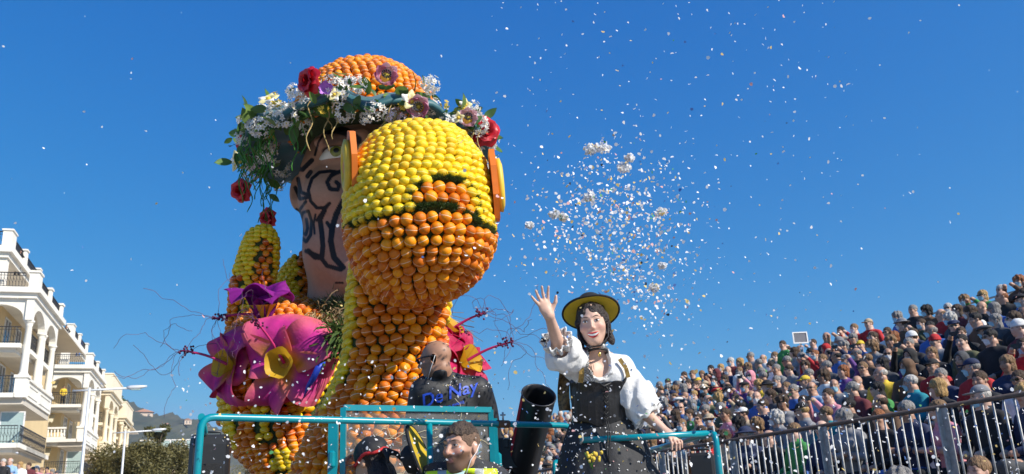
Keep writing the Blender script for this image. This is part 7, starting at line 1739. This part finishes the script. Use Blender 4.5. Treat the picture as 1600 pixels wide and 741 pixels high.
# clumps still holding together
for j, (x, y, r_, l) in enumerate([(923, 234, .034, 'upper left clump of white confetti highest above the performer'), (942, 230, .040, 'largest white confetti clump highest above the performer'), (983, 247, .026, 'small confetti clump right of the two highest ones'), (975, 262, .034, 'loose confetti clump just below the top right one'), (921, 308, .032, 'round white confetti clump in the middle of the burst'), (866, 335, .026, 'white confetti clump left of the burst centre'), (880, 340, .026, 'flat confetti clump right beside the left one'), (827, 352, .020, 'leftmost small confetti clump of the burst'), (1033, 332, .030, 'rightmost white confetti clump of the burst'), (1022, 450, .026, 'low white confetti clump right of the yellow lined hat'), (1035, 415, .020, 'small yellowish confetti clump at lower right of the burst')]):
    n = 150; d_ = rc.randn(n, 3); d_ /= np.linalg.norm(d_, axis=1)[:, None]; P_ = d_*r_*rc.rand(n, 1)**.5*np.array([1.2, 1, .9]); V, F_, mi = flakes(P_, rc.randn(n, 3), .0085, 50+j, [.90, .06, .01, .01, .01, .01]); o = mobj('confetti_clump', mesh_np('confetti_clump', V, F_, CM, False, mi), None, at(x, y, 4.8)); tag(o, l, 'confetti', 'clumps of thrown confetti')
# fallen flakes resting on clothes, rails and boxes
def stick(o, n, zmin=-9, up=.0, seed=0, box=None):
    me = o.data; V = np.empty(len(me.vertices)*3, np.float32); me.vertices.foreach_get('co', V); V = V.reshape(-1, 3); N = np.empty(len(me.vertices)*3, np.float32); me.vertex_normals.foreach_get('vector', N); N = N.reshape(-1, 3)
    M_ = o.matrix_world; A = np.array(M_.to_3x3()); V = V@A.T+np.array(M_.translation); N = N@A.T; N /= np.linalg.norm(N, axis=1)[:, None]+1e-9; px, py, d = proj(V[0]); q_ = V-CP; dd = q_@_F; PX_ = 800+FPX*(q_@_R)/dd; PY_ = 370.5-FPX*(q_@_U)/dd
    ok = (N[:, 2] > up) & ((N*(CP-V)).sum(1) > 0) & (PY_ < 750)
    if box: ok &= (PX_ > box[0]) & (PX_ < box[2]) & (PY_ > box[1]) & (PY_ < box[3])
    ii = np.where(ok)[0]
    if not len(ii): return None
    ii = ii[rc.randint(len(ii), size=n)]; jj = rc.randn(n, 3)*.006; jj -= N[ii]*(jj*N[ii]).sum(1)[:, None]; return flakes(V[ii]+N[ii]*.004+jj, N[ii]+rc.randn(n, 3)*.3, .0046, seed, WT)
bpy.context.view_layer.update(); VV = []; FF = []; MI = []; k = 0
todo = []
for c in LD.children:
    if c.name.startswith('skirt'): todo.append((c, 190, -.2, None))
    if c.name.startswith('corset'): todo.append((c, 14, -.2, None))
for c in BM.children:
    if c.name.startswith('shirt'): todo += [(c, 60, .0, (640, 585, 770, 608)), (c, 16, -.3, None)]
for c in GD.children:
    if c.name.startswith(('jacket', 'safety_vest')): todo.append((c, 60, -.2, None))
for c in veh.children:
    if c.name.startswith('windscreen'): todo.append((c, 10, -1, None))
for o_ in bpy.data.objects:
    if o_.name.startswith(('cabinet', 'case')): todo.append((o_, 18, -.5, None))
    if o_.name.startswith('petal') and o_.parent and o_.parent.name.startswith('hibiscus'): todo.append((o_, 2, -.5, None))
for j, (o_, n, up, bxx_) in enumerate(todo):
    r_ = stick(o_, n, up=up, seed=100+j, box=bxx_)
    if r_ is None: continue
    V, F_, mi = r_; VV.append(V); FF.append(F_+k); MI.append(mi); k += len(V)
P_ = np.array([A0+(A1-A0)*rc.uniform(.02, .98)+np.array([rc.randn()*.004, -.004, .019]) for _ in range(34)]); V, F_, mi = flakes(P_, np.tile(Z3, (34, 1))+rc.randn(34, 3)*.3, .0045, 98, WT); VV.append(V); FF.append(F_+k); MI.append(mi); k += len(V)
P_ = np.array([dn(P0+(P1-P0)*rc.uniform(.02, .98), rc.uniform(1.53, P0[2]-.02))+nn_*.009 for _ in range(70)]); V, F_, mi = flakes(P_, np.tile(nn_, (70, 1))+rc.randn(70, 3)*.2, .0048, 99, WT); VV.append(V); FF.append(F_+k); MI.append(mi); k += len(V)
o = mobj('settled_confetti', mesh_np('settled_confetti', np.concatenate(VV), np.concatenate(FF), CM, False, np.concatenate(MI))); tag(o, 'paper confetti settled on clothes, rails and boxes', 'confetti', kind='stuff')
# ------------------------------------------------------------------ the air between here and the hills
m_, t_, b_ = newmat('haze_air'); t_.nodes.remove(b_); pv = t_.nodes.new('ShaderNodeVolumePrincipled'); pv.inputs['Color'].default_value = (.75, .85, 1, 1); pv.inputs['Density'].default_value = .00014; pv.inputs['Anisotropy'].default_value = .2
t_.links.new(pv.outputs[0], t_.nodes['Material Output'].inputs['Volume'])
g = MB(); g.box((-300, 1300, 119.5), (3400, 2800, 241)); o = g.build('haze', m_); tag(o, kind='stuff')
